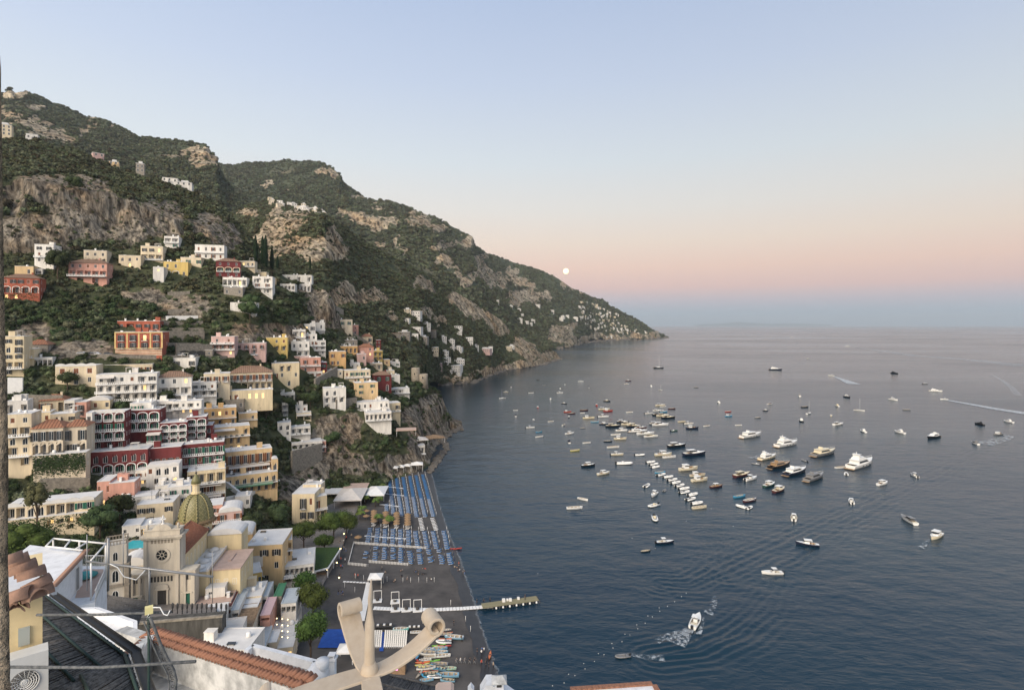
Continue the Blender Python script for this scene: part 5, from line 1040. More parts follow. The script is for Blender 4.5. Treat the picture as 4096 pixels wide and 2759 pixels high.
for a, c in (((955, 1200), (945, 1262)), ((1058, 1150), (1045, 1290)), ((1148, 1160), (1140, 1292)), ((1238, 1160), (1235, 1272)), ((1315, 1165), (1315, 1310)), ((1402, 1180), (1425, 1320)), ((1508, 1175), (1520, 1322)), ((1605, 1180), (1635, 1322)), ((1715, 1180), (1750, 1320)), ((1805, 1165), (1840, 1325))): cols.append((a, c, 'l'))
spots = []; ups = []
for a, c, k in cols:
    p0, p1 = sandp(*Q(*a)), sandp(*Q(*c)); L = (p1 - p0).length; n_ = int(L / 1.6)
    for i in range(n_ + 1):
        p = p0.lerp(p1, i / n_) + Vector((random.uniform(-.12, .12), random.uniform(-.1, .1), 0))
        if k == 'l' and random.random() < .12: continue
        spots.append((p, k))
        if i % 3 == 0: ups.append((p + Vector((1.25, .8, 0)), k))
spots.sort(key=lambda q: q[0].y)
for p, k in spots[:295]: obj('sun_lounger', lmb, loc=p, rz=R(random.uniform(-6, 6) + (random.uniform(-25, 25) if k == 'l' else 0)), label='blue canvas sun lounger in the long rows on the dark beach', cat='sun lounger', group='blue loungers on the beach')
b = MB()
for p, k in spots[295:]: b.obox(p + Vector((-.3, 0, .32)), 1.3, .66, .1); b.obox(p + Vector((.65, 0, .5)), .7, .66, .08, ry=R(-30))
b.build('sun_loungers', MBL, kind='stuff', label='farther blue sun loungers in rows at the beach end')
ups.sort(key=lambda q: q[0].y)
for p, k in ups: obj('closed_umbrella', cun if k == 'l' else cum, loc=p, label='furled navy beach umbrella by the nearest blue loungers' if k == 'l' else 'furled white beach umbrella beside the blue loungers', cat='umbrella', group='furled umbrellas')
su = MB(); su.tube([(0, 0, 0), (0, 0, 2.3)], .05, 6, 0)
su.lathe([(1.55, 1.85), (1.5, 1.95), (.8, 2.3), (.06, 2.62), (.02, 2.72)], 14, 1, cap=False); su.lathe([(1.5, 1.8), (.7, 2.2), (.03, 2.45)], 14, 1, cap=False); sum_ = su.mesh('straw_umbrella', [MWO, MSTR])
for cx, ys_ in ((1035, (785, 808, 835, 862, 890)), (1158, (797, 822, 850, 878, 905)), (1272, (805, 832, 860, 888, 915)), (1388, (820, 845, 870, 898, 922)), (955, (780, 835)), (870, (1060,))):
    for y in ys_:
        p = sandp(*Q(cx, y + 26)); obj('straw_umbrella', sum_, loc=p, label='straw thatched beach umbrella over white loungers', cat='umbrella', group='straw umbrellas')
        if cx > 1000:
            for s in (-1, 1): obj('sun_lounger', lmw, loc=p + Vector((.1, s * .7 - .5, 0)), rz=R(2), label='white sun lounger under the straw umbrellas', cat='sun lounger', group='white loungers under straw umbrellas')
for cx0, cx1 in ((1518, 1545), (1645, 1685)):
    for i in range(9): p = sandp(*Q(cx0 + (cx1 - cx0) * i / 8, 850 + i * 15)); obj('sun_lounger', lmw, loc=p, rz=R(random.uniform(-8, 8)), label='white sun lounger in the two open rows nearest the water', cat='sun lounger', group='white loungers in the open')
def fence(a, c, label, h=.9):
    p0, p1 = sandp(*Q(*a)), sandp(*Q(*c)); r = empty('fence', p0, math.atan2(p1.y - p0.y, p1.x - p0.x), label=label, cat='fence'); L = (p1 - p0).length; dz = p1.z - p0.z
    pk = MB().box(-.12, .12, -.03, .03, -.3, h).mesh('picket', MF)
    for i in range(int(L / .55)): obj('picket', pk, r, loc=(i * .55, 0, dz * i * .55 / L))
    for z in (.25, h - .2): b = MB(); b.tube([(0, .06, z), (L, .06, z + dz)], .05, 4); b.build('rail', MF, r)
fence((830, 1107), (1595, 1162), 'long white picket fence between two fields of blue loungers'); fence((765, 1325), (978, 1345), 'short white picket fence next to the promenade'); fence((985, 1302), (1415, 1335), 'white picket fence along the open sand'); fence((822, 1105), (767, 1322), 'white picket fence running along the promenade')
def walk(pts, w, label, q=Q, name='boardwalk', dz=.12):
    ps = [sandp(*(q(*p) if q else p)) for p in pts]; r = empty(name, ps[0], 0, label=label, cat='walkway'); L = sum((c - a).length for a, c in zip(ps[:-1], ps[1:])); n_ = int(L / 1.1)
    for a, c in zip(ps[:-1], ps[1:]):
        d = c - a; n_ = max(1, int(d.length / 1.0)); pm_ = MB().obox((0, 0, 0), .94, w, .1, 0).mesh('plank', MF)
        for i in range(n_):
            o_ = obj('plank', pm_, r, loc=a.lerp(c, (i + .5) / n_) - ps[0] + Vector((0, 0, dz))); o_.rotation_euler[2] = math.atan2(d.y, d.x)
    return r
walk([(1110, 505), (1350, 532)], 1.2, 'first white boardwalk across the far loungers'); walk([(1100, 580), (1350, 608)], 1.2, 'second white boardwalk across the far loungers'); walk([(1095, 698), (1300, 722)], 1.2, 'third white boardwalk across the far loungers'); walk([(935, 1028), (1370, 1058)], 1., 'white boardwalk across the middle blue loungers')
Q3 = lambda x, y: (1200 + x / 2.211, 2050 + y / 2.211)
walk([(650, 845), (880, 856), (1200, 858), (1440, 848), (1700, 828)], 1.9, 'long white boardwalk leading to the pier', Q3); walk([(380, 610), (610, 622)], .8, 'short white boardwalk beside the cabin tent', Q3); walk([(612, 622), (540, 960)], 2, 'wide white ramp behind the iron ornament', Q3)
# pier
pr = empty('pier', atz(1968, 2428, 0), 0, label='narrow wooden landing pier with white fenders reaching into the sea', cat='pier'); e = atz(2154, 2402, 0) - pr.location; an = math.atan2(e.y, e.x); pr.rotation_euler[2] = an
n_ = int(e.length / .5); pk = MB().box(-.23, .23, -1.5, 1.5, .85, 1.0).mesh('plank', mat('pier_wood', (.28, .25, .15), .9, .2, 2))
for i in range(n_ + 6): obj('plank', pk, pr, loc=(i * .5 - 3, 0, 0))
for i in range(8):
    for s in (-1, 1): MB().tube([(0, 0, -2), (0, 0, .9)], .12, 6).build('pile', MDK, pr, loc=(i * e.length / 7, s * 1.3, 0))
for i in range(7): MB().lathe([(.05, .1), (.3, .3), (.3, .7), (.05, .9)], 8).build('fender', MF, pr, loc=(i * e.length / 7 + 1, -1.75, 0))
for x, y, s in ((4, .6, .9), (5.3, .9, .6), (6.2, .5, .8), (9, .8, .7)): MB().box(-s / 2, s / 2, -s / 2, s / 2, 1.01, 1.01 + s).build('crate', MF, pr, loc=(x, y, 0))
# gate frames and platforms on the sand
for i, (x, y) in enumerate([(685, 780), (840, 790), (845, 860), (940, 860), (1040, 862)]):
    p = sandp(*Q3(x, y)); r = empty('swing_frame', p, R(8), label=('white timber frame standing over a white platform on the sand', 'white timber frame standing beside the long boardwalk')[i > 1], cat='frame', group='white frames on the sand')
    MB().box(-1.4, 1.4, -1.2, 1.2, 0, .18).build('platform', MF, r); b = MB()
    for s in (-1, 1): b.box(s * 1.2 - .08, s * 1.2 + .08, .6, .76, .19, 2.9)
    b.box(-1.28, 1.28, .6, .76, 2.9, 3.05); b.build('frame', MF, r); MB().lathe([(.1, .2), (.6, .45), (.6, .9), (.1, 1.2)], 10).build('seat', MDK, r)
# event floor: blue carpet and rows of white chairs
MCP = mat('blue_carpet', (.02, .085, .36), .8, .15, .6)
bcp = [sandp(*Q3(x, y)) for x, y in ((220, 1035), (600, 1035), (600, 1200), (155, 1200))]
MB().add([p + Vector((0, 0, .25)) for p in bcp], [(0, 1, 2, 3)]).build('carpet', MCP, label='bright blue carpet floor on the sand beside the pines', cat='carpet')
bcp = [sandp(*Q3(x, y)) for x, y in ((716, 1060), (744, 1060), (738, 1230), (700, 1230))]
MB().add([p + Vector((0, 0, .25)) for p in bcp], [(0, 1, 2, 3)]).build('carpet', MCP, label='narrow blue aisle carpet between the white chairs', cat='carpet')
cm = MB(); cm.box(-.22, .22, -.22, .22, .42, .47); cm.box(-.22, .22, .18, .22, .47, .9)
for x in (-.19, .19):
    for y in (-.19, .19): cm.box(x - .02, x + .02, y - .02, y + .02, 0, .42)
cmm = cm.mesh('chair', MF); MB2 = 0
for j in range(9):
    for i in range(16):
        if i == 4: continue
        x, y = 664 + i * 18.5 - j * 1.2, 1070 + j * 16
        obj('chair', cmm, loc=sandp(*Q3(x, y)) + Vector((0, 0, .1)), rz=R(4), label='white chair in the rows beside the blue aisle', cat='chair', group='white chairs of the beach event')
canopy(*Q3(408, 1290), 4.4, 4.4, 2.8, 'white cabin tent next to the blue carpet floor', R(3), z=3.2)
for (x, y, w, d, lb) in ((745, 1020, 5, 2, 'dark stage equipment table behind the white chairs'), (1010, 1035, 3.5, 1.6, 'dark equipment bench near the white chairs')):
    r = empty('equipment_table', sandp(*Q3(x, y)), R(5), label=lb, cat='table'); MB().box(-w / 2, w / 2, -d / 2, d / 2, .8, .9).build('table_top', MDK, r)
    for s in (-1, 1): MB().box(s * w * .45 - .05, s * w * .45 + .05, -d * .4, d * .4, 0, .79).build('leg', MDK, r)
    for i in range(5): MB().box(-.3, .3, -.3, .3, .91, .91 + .3 + .2 * (i % 2)).build('speaker', MDK if i % 2 else MF, r, loc=((i - 2) * w / 5.5, 0, 0))
sh_ = empty('stage_shed', sandp(*Q3(830, 1400)), R(3), label='plywood shed with a glowing pink screen behind the ornament', cat='shed')
MB().box(-6, 3, -1.2, 1.2, -.5, 2.6).build('wall', MWO, sh_); MB().box(-6.2, 3.2, -1.4, 1.4, 2.61, 2.75).build('roof', MDR, sh_); MB().box(-.6, 1.2, -1.3, -1.21, 1.0, 2.4).build('screen', mat('pink_screen', (1, .38, .8), .6, 0, emit=.9), sh_)
for i, (x, y) in enumerate([(490, 580), (562, 595), (770, 605), (910, 612), (978, 615), (1050, 612), (1122, 614), (1187, 612), (1333, 815), (1465, 960), (1508, 1050), (1085, 980), (485, 700), (395, 660)]):
    obj('pole', MB().tube([(0, 0, -.3), (0, 0, 1.7)], .06, 6).mesh('pole', MF), loc=sandp(*Q3(x, y)), label='thin white marker pole standing in the sand', cat='pole', group='white poles on the sand')
# ------------------------------------------------------------------ boats
PAINT = {'white': (.78, .77, .73), 'cream': (.7, .62, .45), 'navy': (.015, .02, .04), 'black': (.012, .012, .014), 'grey': (.2, .2, .2), 'red': (.4, .05, .035), 'blue': (.06, .28, .45), 'lightblue': (.2, .38, .5), 'maroon': (.07, .02, .02), 'green': (.03, .07, .05), 'yellow': (.6, .55, .2), 'orange': (.6, .16, .05), 'teak': (.34, .22, .12), 'lime': (.18, .45, .06), 'mint': (.42, .6, .45), 'sand': (.4, .34, .26), 'aqua': (.2, .6, .52)}
def pt(c): return mat('boat_' + c, PAINT[c], .35, .05, 1.5, spec=.5)
def hull_mb(L, B, Hs, fine=2.2, rake=.12, sheer=.35, deck=.82, well=None, transom=.85):
    """hull from stern (-x) to bow (+x); mat 0 hull, 1 deck, 2 inside"""
    b = MB(); n_ = 14; secs = []
    for i in range(n_ + 1):
        t = i / n_; hb = B / 2 * (transom + (1 - transom) * math.sin(min(1, t / .45) * PI / 2)) if t < .45 else B / 2 * (1 - ((t - .45) / .55) ** fine)
        hb = max(hb, .015); z = Hs * (1 + sheer * t ** 2.2); x = -L / 2 + L * t; xs = x + rake * L * .5 * (t ** 3)
        secs.append([(xs - rake * L * .45 * t ** 3, 0, -.35 - .0 * t), (x + (xs - x) * .1, hb * .62, -.12), (x + (xs - x) * .55, hb * .93, Hs * .45), (xs, hb, z)])
    v = []
    for s in secs:
        v += [(q[0], -q[1], q[2]) for q in s[::-1]] + [(q[0], q[1], q[2]) for q in s[1:]]
    m_ = 7; f = [(i * m_ + k, i * m_ + k + 1, (i + 1) * m_ + k + 1, (i + 1) * m_ + k) for i in range(n_) for k in range(m_ - 1)]
    b.add(v, f, 0, True); b.add(v[:m_], [tuple(range(m_ - 1, -1, -1))], 0)
    # deck with optional open well between t0,t1
    top = [(s[3][0], s[3][1], s[3][2]) for s in secs]; t0, t1, dp = well or (9, 9, 0)
    for i in range(n_):
        a, c = top[i], top[i + 1]; inw = t0 <= i / n_ and (i + 1) / n_ <= t1 + 1e-6; dz = -.04
        if not inw: b.add([(a[0], -a[1], a[2] + dz), (c[0], -c[1], c[2] + dz), (c[0], c[1], c[2] + dz), (a[0], a[1], a[2] + dz)], [(0, 1, 2, 3)], 1)
        else:
            k = .8
            for s in (-1, 1):
                b.add([(a[0], s * a[1], a[2]), (c[0], s * c[1], c[2]), (c[0], s * c[1] * k, c[2]), (a[0], s * a[1] * k, a[2])], [(0, 1, 2, 3) if s < 0 else (3, 2, 1, 0)], 1)
                b.add([(a[0], s * a[1] * k, a[2]), (c[0], s * c[1] * k, c[2]), (c[0], s * c[1] * k, dp), (a[0], s * a[1] * k, dp)], [(0, 1, 2, 3)], 2)
            b.add([(a[0], -a[1] * k, dp), (c[0], -c[1] * k, dp), (c[0], c[1] * k, dp), (a[0], a[1] * k, dp)], [(0, 1, 2, 3)], 2)
    return b, top
def cabin(b, x0, x1, w, z0, z1, m=0, taper=.75, rake=.5, back=.1):
    h = z1 - z0; v = []
    for z, ta, xa, xb in ((z0, 1, x0, x1), (z1, taper, x0 + back * h, x1 - rake * h * 1.6)):
        v += [(xa, -w / 2 * ta, z), (xb - (xb - xa) * .18, -w / 2 * ta, z), (xb, -w / 4 * ta, z), (xb, w / 4 * ta, z), (xb - (xb - xa) * .18, w / 2 * ta, z), (xa, w / 2 * ta, z)]
    b.add(v, [(i, (i + 1) % 6, 6 + (i + 1) % 6, 6 + i) for i in range(6)] + [tuple(range(6, 12))], m, False)
BC = {}
def boat_proto(ty, c1, c2):
    key = (ty, c1, c2)
    if key in BC: return BC[key]
    nm = {'Y': 'motor_yacht', 'K': 'motor_yacht', 'S': 'sport_cruiser', 'G': 'launch', 'O': 'rowing_boat', 'R': 'inflatable_boat', 'V': 'sailing_yacht', 'C': 'cabin_cruiser', 'T': 'fishing_boat', 'D': 'speedboat', 'B': 'sailing_dinghy'}[ty]
    r = empty(nm, (0, 0, -500)); h, d = pt(c1), pt(c2); W_, TK = pt('white'), pt('teak')
    if ty in 'YK':
        L, B, Hs = 20, 5.2, 1.9
        b, t = hull_mb(L, B, Hs, 2.4, .16, .5, well=(0, .2, 1.1)); b.build('hull', [h, d, TK], r)
        b = MB(); cabin(b, -6.5, 6.2, 4.4, 1.9, 3.7, 0, .82, .9); b.build('deckhouse', d, r)
        for s in (-1, 1):
            b = MB(); b.add([(-5.5, s * 2.13, 2.45), (3.2, s * 2.12, 2.35), (1.6, s * 1.93, 3.3), (-5.4, s * 1.94, 3.3)], [(0, 1, 2, 3) if s < 0 else (3, 2, 1, 0)]); b.build('side_window', MG, r)
            for i in range(3): b = MB(); b.obox((-3 + i * 3.2, s * (2.58 - .12 * i), 1.0), .9, .06, .4); b.build('porthole', MG, r)
        b = MB(); b.add([(3.4, -1.55, 2.6), (4.6, -.95, 2.35), (4.6, .95, 2.35), (3.4, 1.55, 2.6), (2.4, -1.3, 3.55), (3.1, -.85, 3.55), (3.1, .85, 3.55), (2.4, 1.3, 3.55)], [(0, 1, 5, 4), (1, 2, 6, 5), (2, 3, 7, 6)])
        b.v = [(x + .07, y * 1.01, z) for x, y, z in b.v]; b.build('windscreen', MG, r)
        b = MB(); b.box(-6.9, 1.2, -1.9, 1.9, 3.71, 3.86); b.build('flybridge', d, r)
        if ty == 'Y':
            b = MB(); cabin(b, -5.5, 1.5, 3.6, 3.87, 4.7, 0, .9, .6); b.build('flybridge_coaming', d, r)
            b = MB(); b.box(-4.4, -4.1, -1.5, 1.5, 4.7, 6); b.box(-4.9, -2.6, -1.6, 1.6, 6.0, 6.15); b.box(-4.2, -4.0, -.1, .1, 6.15, 7.2); b.build('radar_arch', d, r)
        else:
            b = MB(); b.box(-3.4, -3.2, -1.2, 1.2, 3.87, 4.9); b.box(-3.4, -2.7, -1.2, 1.2, 4.9, 5); b.build('radar_arch', d, r)
        b = MB(); b.tube([(4, -1.9, 3.0), (8, -1.2, 3.3), (10.9, 0, 3.7), (8, 1.2, 3.3), (4, 1.9, 3.0)], .05, 4); b.build('bow_rail', W_, r)
        b = MB(); b.box(-11.6, -9.9, -2.1, 2.1, .3, .5); b.build('swim_platform', TK, r)
    elif ty == 'S':
        b, t = hull_mb(12, 3.6, 1.35, 2.3, .14, .35, well=(.02, .36, .8)); b.build('hull', [h, d, TK], r)
        b = MB(); cabin(b, -1.6, 4.2, 2.8, 1.3, 2.0, 0, .8, 1.0); b.build('coachroof', d, r)
        b = MB(); cabin(b, -2.6, 1.6, 2.7, 2.0, 2.75, 0, .75, 1.0); b.build('windscreen', MG, r)
        b = MB(); b.box(-4, .3, -1.2, 1.2, 2.76, 2.88); b.build('hardtop', d, r)
        b = MB(); b.box(-5.3, -4, -1.2, 1.2, .85, 1.4); b.build('sunbed', pt('cream'), r)
    elif ty == 'G':
        b, t = hull_mb(8.5, 2.8, .95, 2.2, .1, .5, well=(.08, .62, .4), transom=.72); b.build('hull', [h, d, TK], r)
        b = MB(); cabin(b, -.6, 1.8, 1.9, .95, 1.75, 0, .85, .5); b.build('wheelhouse', d, r)
        b = MB(); cabin(b, -.3, 1.75, 1.86, 1.75, 2.2, 0, .85, .6); b.build('windscreen', MG, r)
        b = MB(); b.box(-1.6, 1.4, -1.05, 1.05, 2.3, 2.42)
        for x in (-1.5,):
            for s in (-1, 1): b.box(x, x + .07, s * .95 - .04, s * .95 + .04, .6, 2.3)
        b.build('canopy', W_, r); b = MB(); b.box(-3.6, -2.6, -.9, .9, .42, .85); b.build('seat', pt('cream'), r)
    elif ty == 'T':
        b, t = hull_mb(8, 2.6, .9, 2.2, .1, .55, well=(.1, .85, .35), transom=.7); b.build('hull', [h, d, TK], r)
        b = MB(); b.box(-2.2, -.2, -.9, .9, .9, 2.2); b.build('wheelhouse', W_, r); b = MB(); b.box(-2.0, -.15, -.92, .92, 1.6, 2.0); b.build('window', MG, r); b = MB(); b.box(-2.4, 0, -1.05, 1.05, 2.21, 2.32); b.build('canopy', W_, r)
    elif ty == 'O':
        b, t = hull_mb(5.6, 1.9, .62, 2.0, .06, .4, well=(.07, .86, .15), transom=.6); b.build('hull', [h, d, pt('sand')], r)
        for x in (-1.5, -.1, 1.2): b = MB(); b.box(x - .13, x + .13, -.8, .8, .42, .48); b.build('thwart', d, r)
    elif ty == 'R':
        b = MB(); pts = [(-2.9, .85, .35), (0, .9, .35), (1.6, .8, .4), (2.5, .45, .5), (2.85, 0, .55), (2.5, -.45, .5), (1.6, -.8, .4), (0, -.9, .35), (-2.9, -.85, .35)]; b.tube(pts, .3, 8); b.build('tube', h, r)
        b = MB(); b.prism([(-2.6, -.8), (1.6, -.7), (2.4, 0), (1.6, .7), (-2.6, .8)], .05, .28); b.build('floor', pt('grey'), r)
        b = MB(); b.box(-.9, -.2, -.35, .35, .28, 1.05); b.build('console', d, r); b = MB(); b.box(-3.3, -2.8, -.25, .25, .1, 1.05); b.build('outboard', pt('black'), r)
        b = MB(); b.box(-1.9, -1.3, -.6, .6, .28, .65); b.build('seat', d, r)
    elif ty == 'V':
        b, t = hull_mb(11, 3.2, 1.05, 1.9, .08, .2, well=(.06, .3, .5)); b.build('hull', [h, d, TK], r)
        b = MB(); cabin(b, -1.4, 2.4, 1.8, 1.0, 1.5, 0, .8, .7); b.build('coachroof', d, r); b = MB(); b.box(-3.4, -1.5, -1, 1, 1.9, 2.0); b.tube([(-3.3, -.9, .9), (-3.3, -.9, 1.9)], .04, 4); b.tube([(-3.3, .9, .9), (-3.3, .9, 1.9)], .04, 4); b.build('bimini', pt('navy'), r)
        b = MB(); b.tube([(.8, 0, 1.2), (.8, 0, 15)], [.1, .06], 6); b.build('mast', W_, r); b = MB(); b.tube([(.8, 0, 2.2), (-3.6, 0, 2.3)], .09, 6); b.build('boom', W_, r)
        b = MB(); b.tube([(5.4, 0, 1.3), (.85, 0, 14.8), (-5.3, 0, 1.1)], .025, 4); b.build('rigging', MIR, r)
    elif ty == 'C':
        b, t = hull_mb(10, 3.4, 1.3, 2.1, .12, .4, well=(.02, .25, .7)); b.build('hull', [h, d, TK], r)
        b = MB(); cabin(b, -2.2, 3.2, 2.8, 1.3, 2.4, 0, .82, .7); b.build('cabin', d, r); b = MB(); cabin(b, -2.0, 2.75, 2.62, 1.75, 2.25, 0, .9, .7); b.v = [(x, y * 1.04, z) for x, y, z in b.v]; b.build('window', MG, r)
        b = MB(); b.box(-2.4, 1.2, -1.3, 1.3, 2.41, 2.52); b.box(-1.6, -1.4, -1.1, 1.1, 2.5, 3.4); b.box(-1.8, 0, -1.2, 1.2, 3.4, 3.5); b.build('flybridge', d, r)
    elif ty == 'D':
        b, t = hull_mb(7.5, 2.4, .85, 2.2, .12, .35, well=(.08, .62, .35)); b.build('hull', [h, d, pt('sand')], r)
        b = MB(); b.box(-.6, .2, -.5, .5, .36, 1.25); b.build('console', W_, r); b = MB(); b.add([(.1, -.55, 1.25), (.1, .55, 1.25), (-.15, .5, 1.75), (-.15, -.5, 1.75)], [(0, 1, 2, 3)]); b.build('windscreen', MG, r)
        b = MB(); b.box(-1.5, .3, -.8, .8, 2.15, 2.22)
        for s in (-.7, .7): b.tube([(-.6, s, .5), (-.6, s, 2.15)], .035, 4)
        b.build('t_top', W_, r); b = MB(); b.box(-2.6, -1.6, -.8, .8, .36, .75); b.build('seat', pt('cream'), r); b = MB(); b.box(-4.3, -3.7, -.3, .3, .1, 1.2); b.build('outboard', pt('black'), r)
    BC[key] = r; return r
USED = set()
def boat(px, py, ty, hd, c1='white', c2='white', sc=1., label=None, grp=None, z=0., at=None):
    pr_ = boat_proto(ty, c1, c2); k = (ty, c1, c2)
    o = pr_ if k not in USED else copy_tree(pr_)
    USED.add(k); p = at or atz(px, py, 0); o.location = (p.x, p.y, p.z + z); o.rotation_euler[2] = R(hd); o.scale = (sc * (1 if at else 1.2),) * 3
    nm = o.name.split('.')[0].replace('_', ' ')
    tag(o, label, {'motor yacht': 'yacht', 'sailing yacht': 'sailboat'}.get(nm, 'boat'), grp or 'boats anchored in the bay'); return o
A = lambda x, y: (1950 + x / 2.613, 1500 + y / 2.613); B_ = lambda x, y: (2800 + x / 2.24, 1600 + y / 2.24); E_ = lambda x, y: (2500 + x / 1.4586, 1250 + y / 1.4586); G_ = lambda x, y: (2000 + x / 1.1107, 2000 + y / 1.1107); K_ = lambda x, y: (3200 + x / 2.598, 1350 + y / 2.598)
def bs(q, rows):
    for x, y, ty, hd, c1, c2, sc, lb in rows: boat(*q(x, y), ty, hd, c1, c2, sc, lb)
# large yachts off the beach
bs(B_, [(455, 330, 'K', 30, 'white', 'white', .95, 'white low yacht with a black bow hook'), (775, 408, 'Y', 30, 'white', 'white', .98, 'white yacht with row of tall oval hull windows'), (1110, 490, 'K', 30, 'grey', 'cream', 1.0, 'grey hulled yacht with bronze deckhouse'), (1440, 592, 'Y', 34, 'white', 'white', 1.15, 'largest white yacht with a blue banner on its side'),
    (605, 525, 'Y', 33, 'cream', 'white', .72, 'small cream yacht with flybridge'), (712, 600, 'K', 30, 'black', 'teak', .8, 'black hulled open yacht with brown deckhouse'), (855, 658, 'K', 33, 'navy', 'white', .86, 'dark blue and silver open yacht'), (1025, 708, 'K', 36, 'grey', 'grey', .8, 'slate grey open yacht'),
    (375, 680, 'S', 30, 'maroon', 'cream', .92, 'maroon hulled motor cruiser with cream top'), (455, 712, 'D', 32, 'white', 'white', 1.15, 'white open boat close beside the maroon cruiser'), (620, 768, 'G', 34, 'green', 'white', 1., 'dark green launch with white canopy'), (708, 815, 'G', 36, 'maroon', 'cream', 1.05, 'maroon launch with beige foredeck'),
    (145, 780, 'G', 20, 'maroon', 'teak', .78, 'small maroon launch with square white top'), (355, 868, 'O', 20, 'blue', 'blue', 1.1, 'blue covered rowing boat'), (448, 905, 'O', 26, 'maroon', 'white', 1.3, 'long dark hulled open boat below the blue rowing boat'), (380, 962, 'R', 130, 'white', 'white', .95, 'white inflatable moored nose to nose with another'), (440, 968, 'R', 40, 'white', 'grey', .8, 'smaller inflatable moored nose to nose with another'),
    (842, 1062, 'D', 62, 'white', 'cream', .95, 'white open boat with beige cushions lying alone'), (965, 1300, 'G', 162, 'navy', 'white', .82, 'navy hulled launch with white cabin and foredeck'), (650, 1555, 'D', 178, 'white', 'white', .8, 'white open motor boat with small awning'), (1870, 1085, 'S', 85, 'white', 'grey', .72, 'white cruiser with dark cockpit with stern toward the beach'),
    (1257, 608, 'O', 12, 'white', 'sand', 1.1, 'tender trailing behind the largest white yacht'), (1355, 915, 'D', 66, 'white', 'white', .85, 'white motor boat heading in along the long wake'), (1635, 755, 'G', 28, 'white', 'white', .9, 'white cabin launch on the long wake'), (1918, 680, 'D', 80, 'white', 'grey', .85, 'white motor boat farther out on the long wake'), (1310, 665, 'R', 60, 'white', 'grey', .85, 'dinghy below the largest white yacht'), (935, 545, 'R', 100, 'grey', 'grey', .8, 'dinghy between two dark yachts'), (500, 575, 'R', 150, 'grey', 'white', .75, 'dinghy crossing beside the cream yacht'),
    (165, 25, 'C', 90, 'white', 'white', .6, 'tiny white cabin boat beyond the blue fishing boat'), (252, 105, 'O', 10, 'red', 'white', 1.0, 'red rowing boat above the blue fishing boat'), (256, 145, 'T', 10, 'blue', 'white', .75, 'blue hulled fishing boat with white wheelhouse'), (62, 235, 'O', 20, 'white', 'teak', 1.0, 'small brown topped boat with a mast lamp'), (345, 228, 'O', 5, 'white', 'white', .95, 'small white boat beside the low yacht'), (518, 160, 'O', 15, 'grey', 'white', 1.0, 'small grey boat beyond the low yacht'), (588, 95, 'G', 15, 'black', 'white', .62, 'black hulled launch beyond the white yachts'), (625, 38, 'G', 20, 'white', 'maroon', .72, 'white launch with maroon trim far out'), (938, 65, 'O', 10, 'black', 'grey', 1.3, 'black open boat beside a moored sailboat'), (975, 122, 'V', 40, 'white', 'white', .72, 'white sailboat moored beyond the yachts'),
    (1228, 55, 'C', 88, 'white', 'cream', .62, 'narrow white cabin boat beyond the dinghy sail'), (905, 190, 'C', 82, 'black', 'white', .72, 'black hulled cabin boat pointing at the beach'), (1175, 140, 'B' if 0 else 'O', 60, 'cream', 'white', 1.0, 'cream dinghy with folded sail'), (1425, 95, 'V', -40, 'white', 'grey', .75, 'pale sailboat with tall mast'), (1238, 222, 'S', 24, 'white', 'white', .85, 'white sport cruiser beside the sailboats'), (1462, 285, 'C', 86, 'white', 'white', .66, 'white cabin boat with mast light'), (1790, 295, 'C', 100, 'white', 'white', .8, 'broad white cabin boat pointing at the beach'), (1850, 90, 'O', -10, 'grey', 'white', 1.1, 'small round grey boat with domed cover alone offshore')])
bs(K_, [(980, 375, 'Y', -80, 'black', 'black', .62, 'black yacht far out pointing at the beach'), (1405, 560, 'Y', -35, 'white', 'white', .58, 'white ferry yacht far out in open water'), (487, 620, 'C', -80, 'black', 'white', .82, 'dark hulled cabin boat with white top far out'), (968, 650, 'C', -70, 'white', 'white', .85, 'white and navy striped cabin boat far out'), (1385, 1040, 'K', 210, 'black', 'white', .72, 'black hulled yacht with white top facing the shore'), (1865, 905, 'C', 95, 'black', 'black', .72, 'small black boat with tall mast in open water'), (2168, 880, 'C', 95, 'white', 'white', .72, 'white cabin boat beyond the curving wake'), (2068, 1010, 'T', 10, 'grey', 'grey', .95, 'grey patrol boat curving out of its wake'), (1820, 1105, 'C', 80, 'white', 'grey', .66, 'small grey white cabin boat beside the curving wake'), (1300, 483, 'D', 10, 'grey', 'white', 1.0, 'speeding boat far out behind the white ferry yacht'), (1500, 645, 'D', 170, 'white', 'white', .9, 'speedboat leading the broad white wake'), (328, 398, 'D', 140, 'white', 'black', 1.1, 'speedboat heading in with a double wake'), (495, 92, 'D', 178, 'white', 'white', 2.0, 'white ferry far out before a long thin wake'), (78, 222, 'D', 100, 'white', 'white', 1.2, 'tiny boat near the horizon')])
bs(E_, [(875, 335, 'Y', -18, 'navy', 'white', .95, 'dark blue superyacht with white upper decks far out'), (195, 325, 'V', 0, 'black', 'white', 1.55, 'large black sailing yacht with tall bare mast'), (970, 143, 'D', -8, 'white', 'white', 2.2, 'white ferry on the horizon with a pale wake'), (1018, 488, 'C', 70, 'white', 'grey', .8, 'white fishing boat beyond the moored boats'), (18, 400, 'G', 8, 'maroon', 'white', .95, 'maroon launch off the rocky point'), (10, 418, 'G', 10, 'white', 'teak', .75, 'white topped launch off the rocky point'), (152, 432, 'C', 88, 'white', 'white', .6, 'white square cabin boat off the point'), (207, 452, 'V', -60, 'white', 'grey', .5, 'small sailboat off the point'), (415, 438, 'O', 0, 'grey', 'white', 1.0, 'tiny grey boat alone off the point'), (545, 525, 'C', 88, 'white', 'navy', .62, 'white and navy boat in the open bay')])
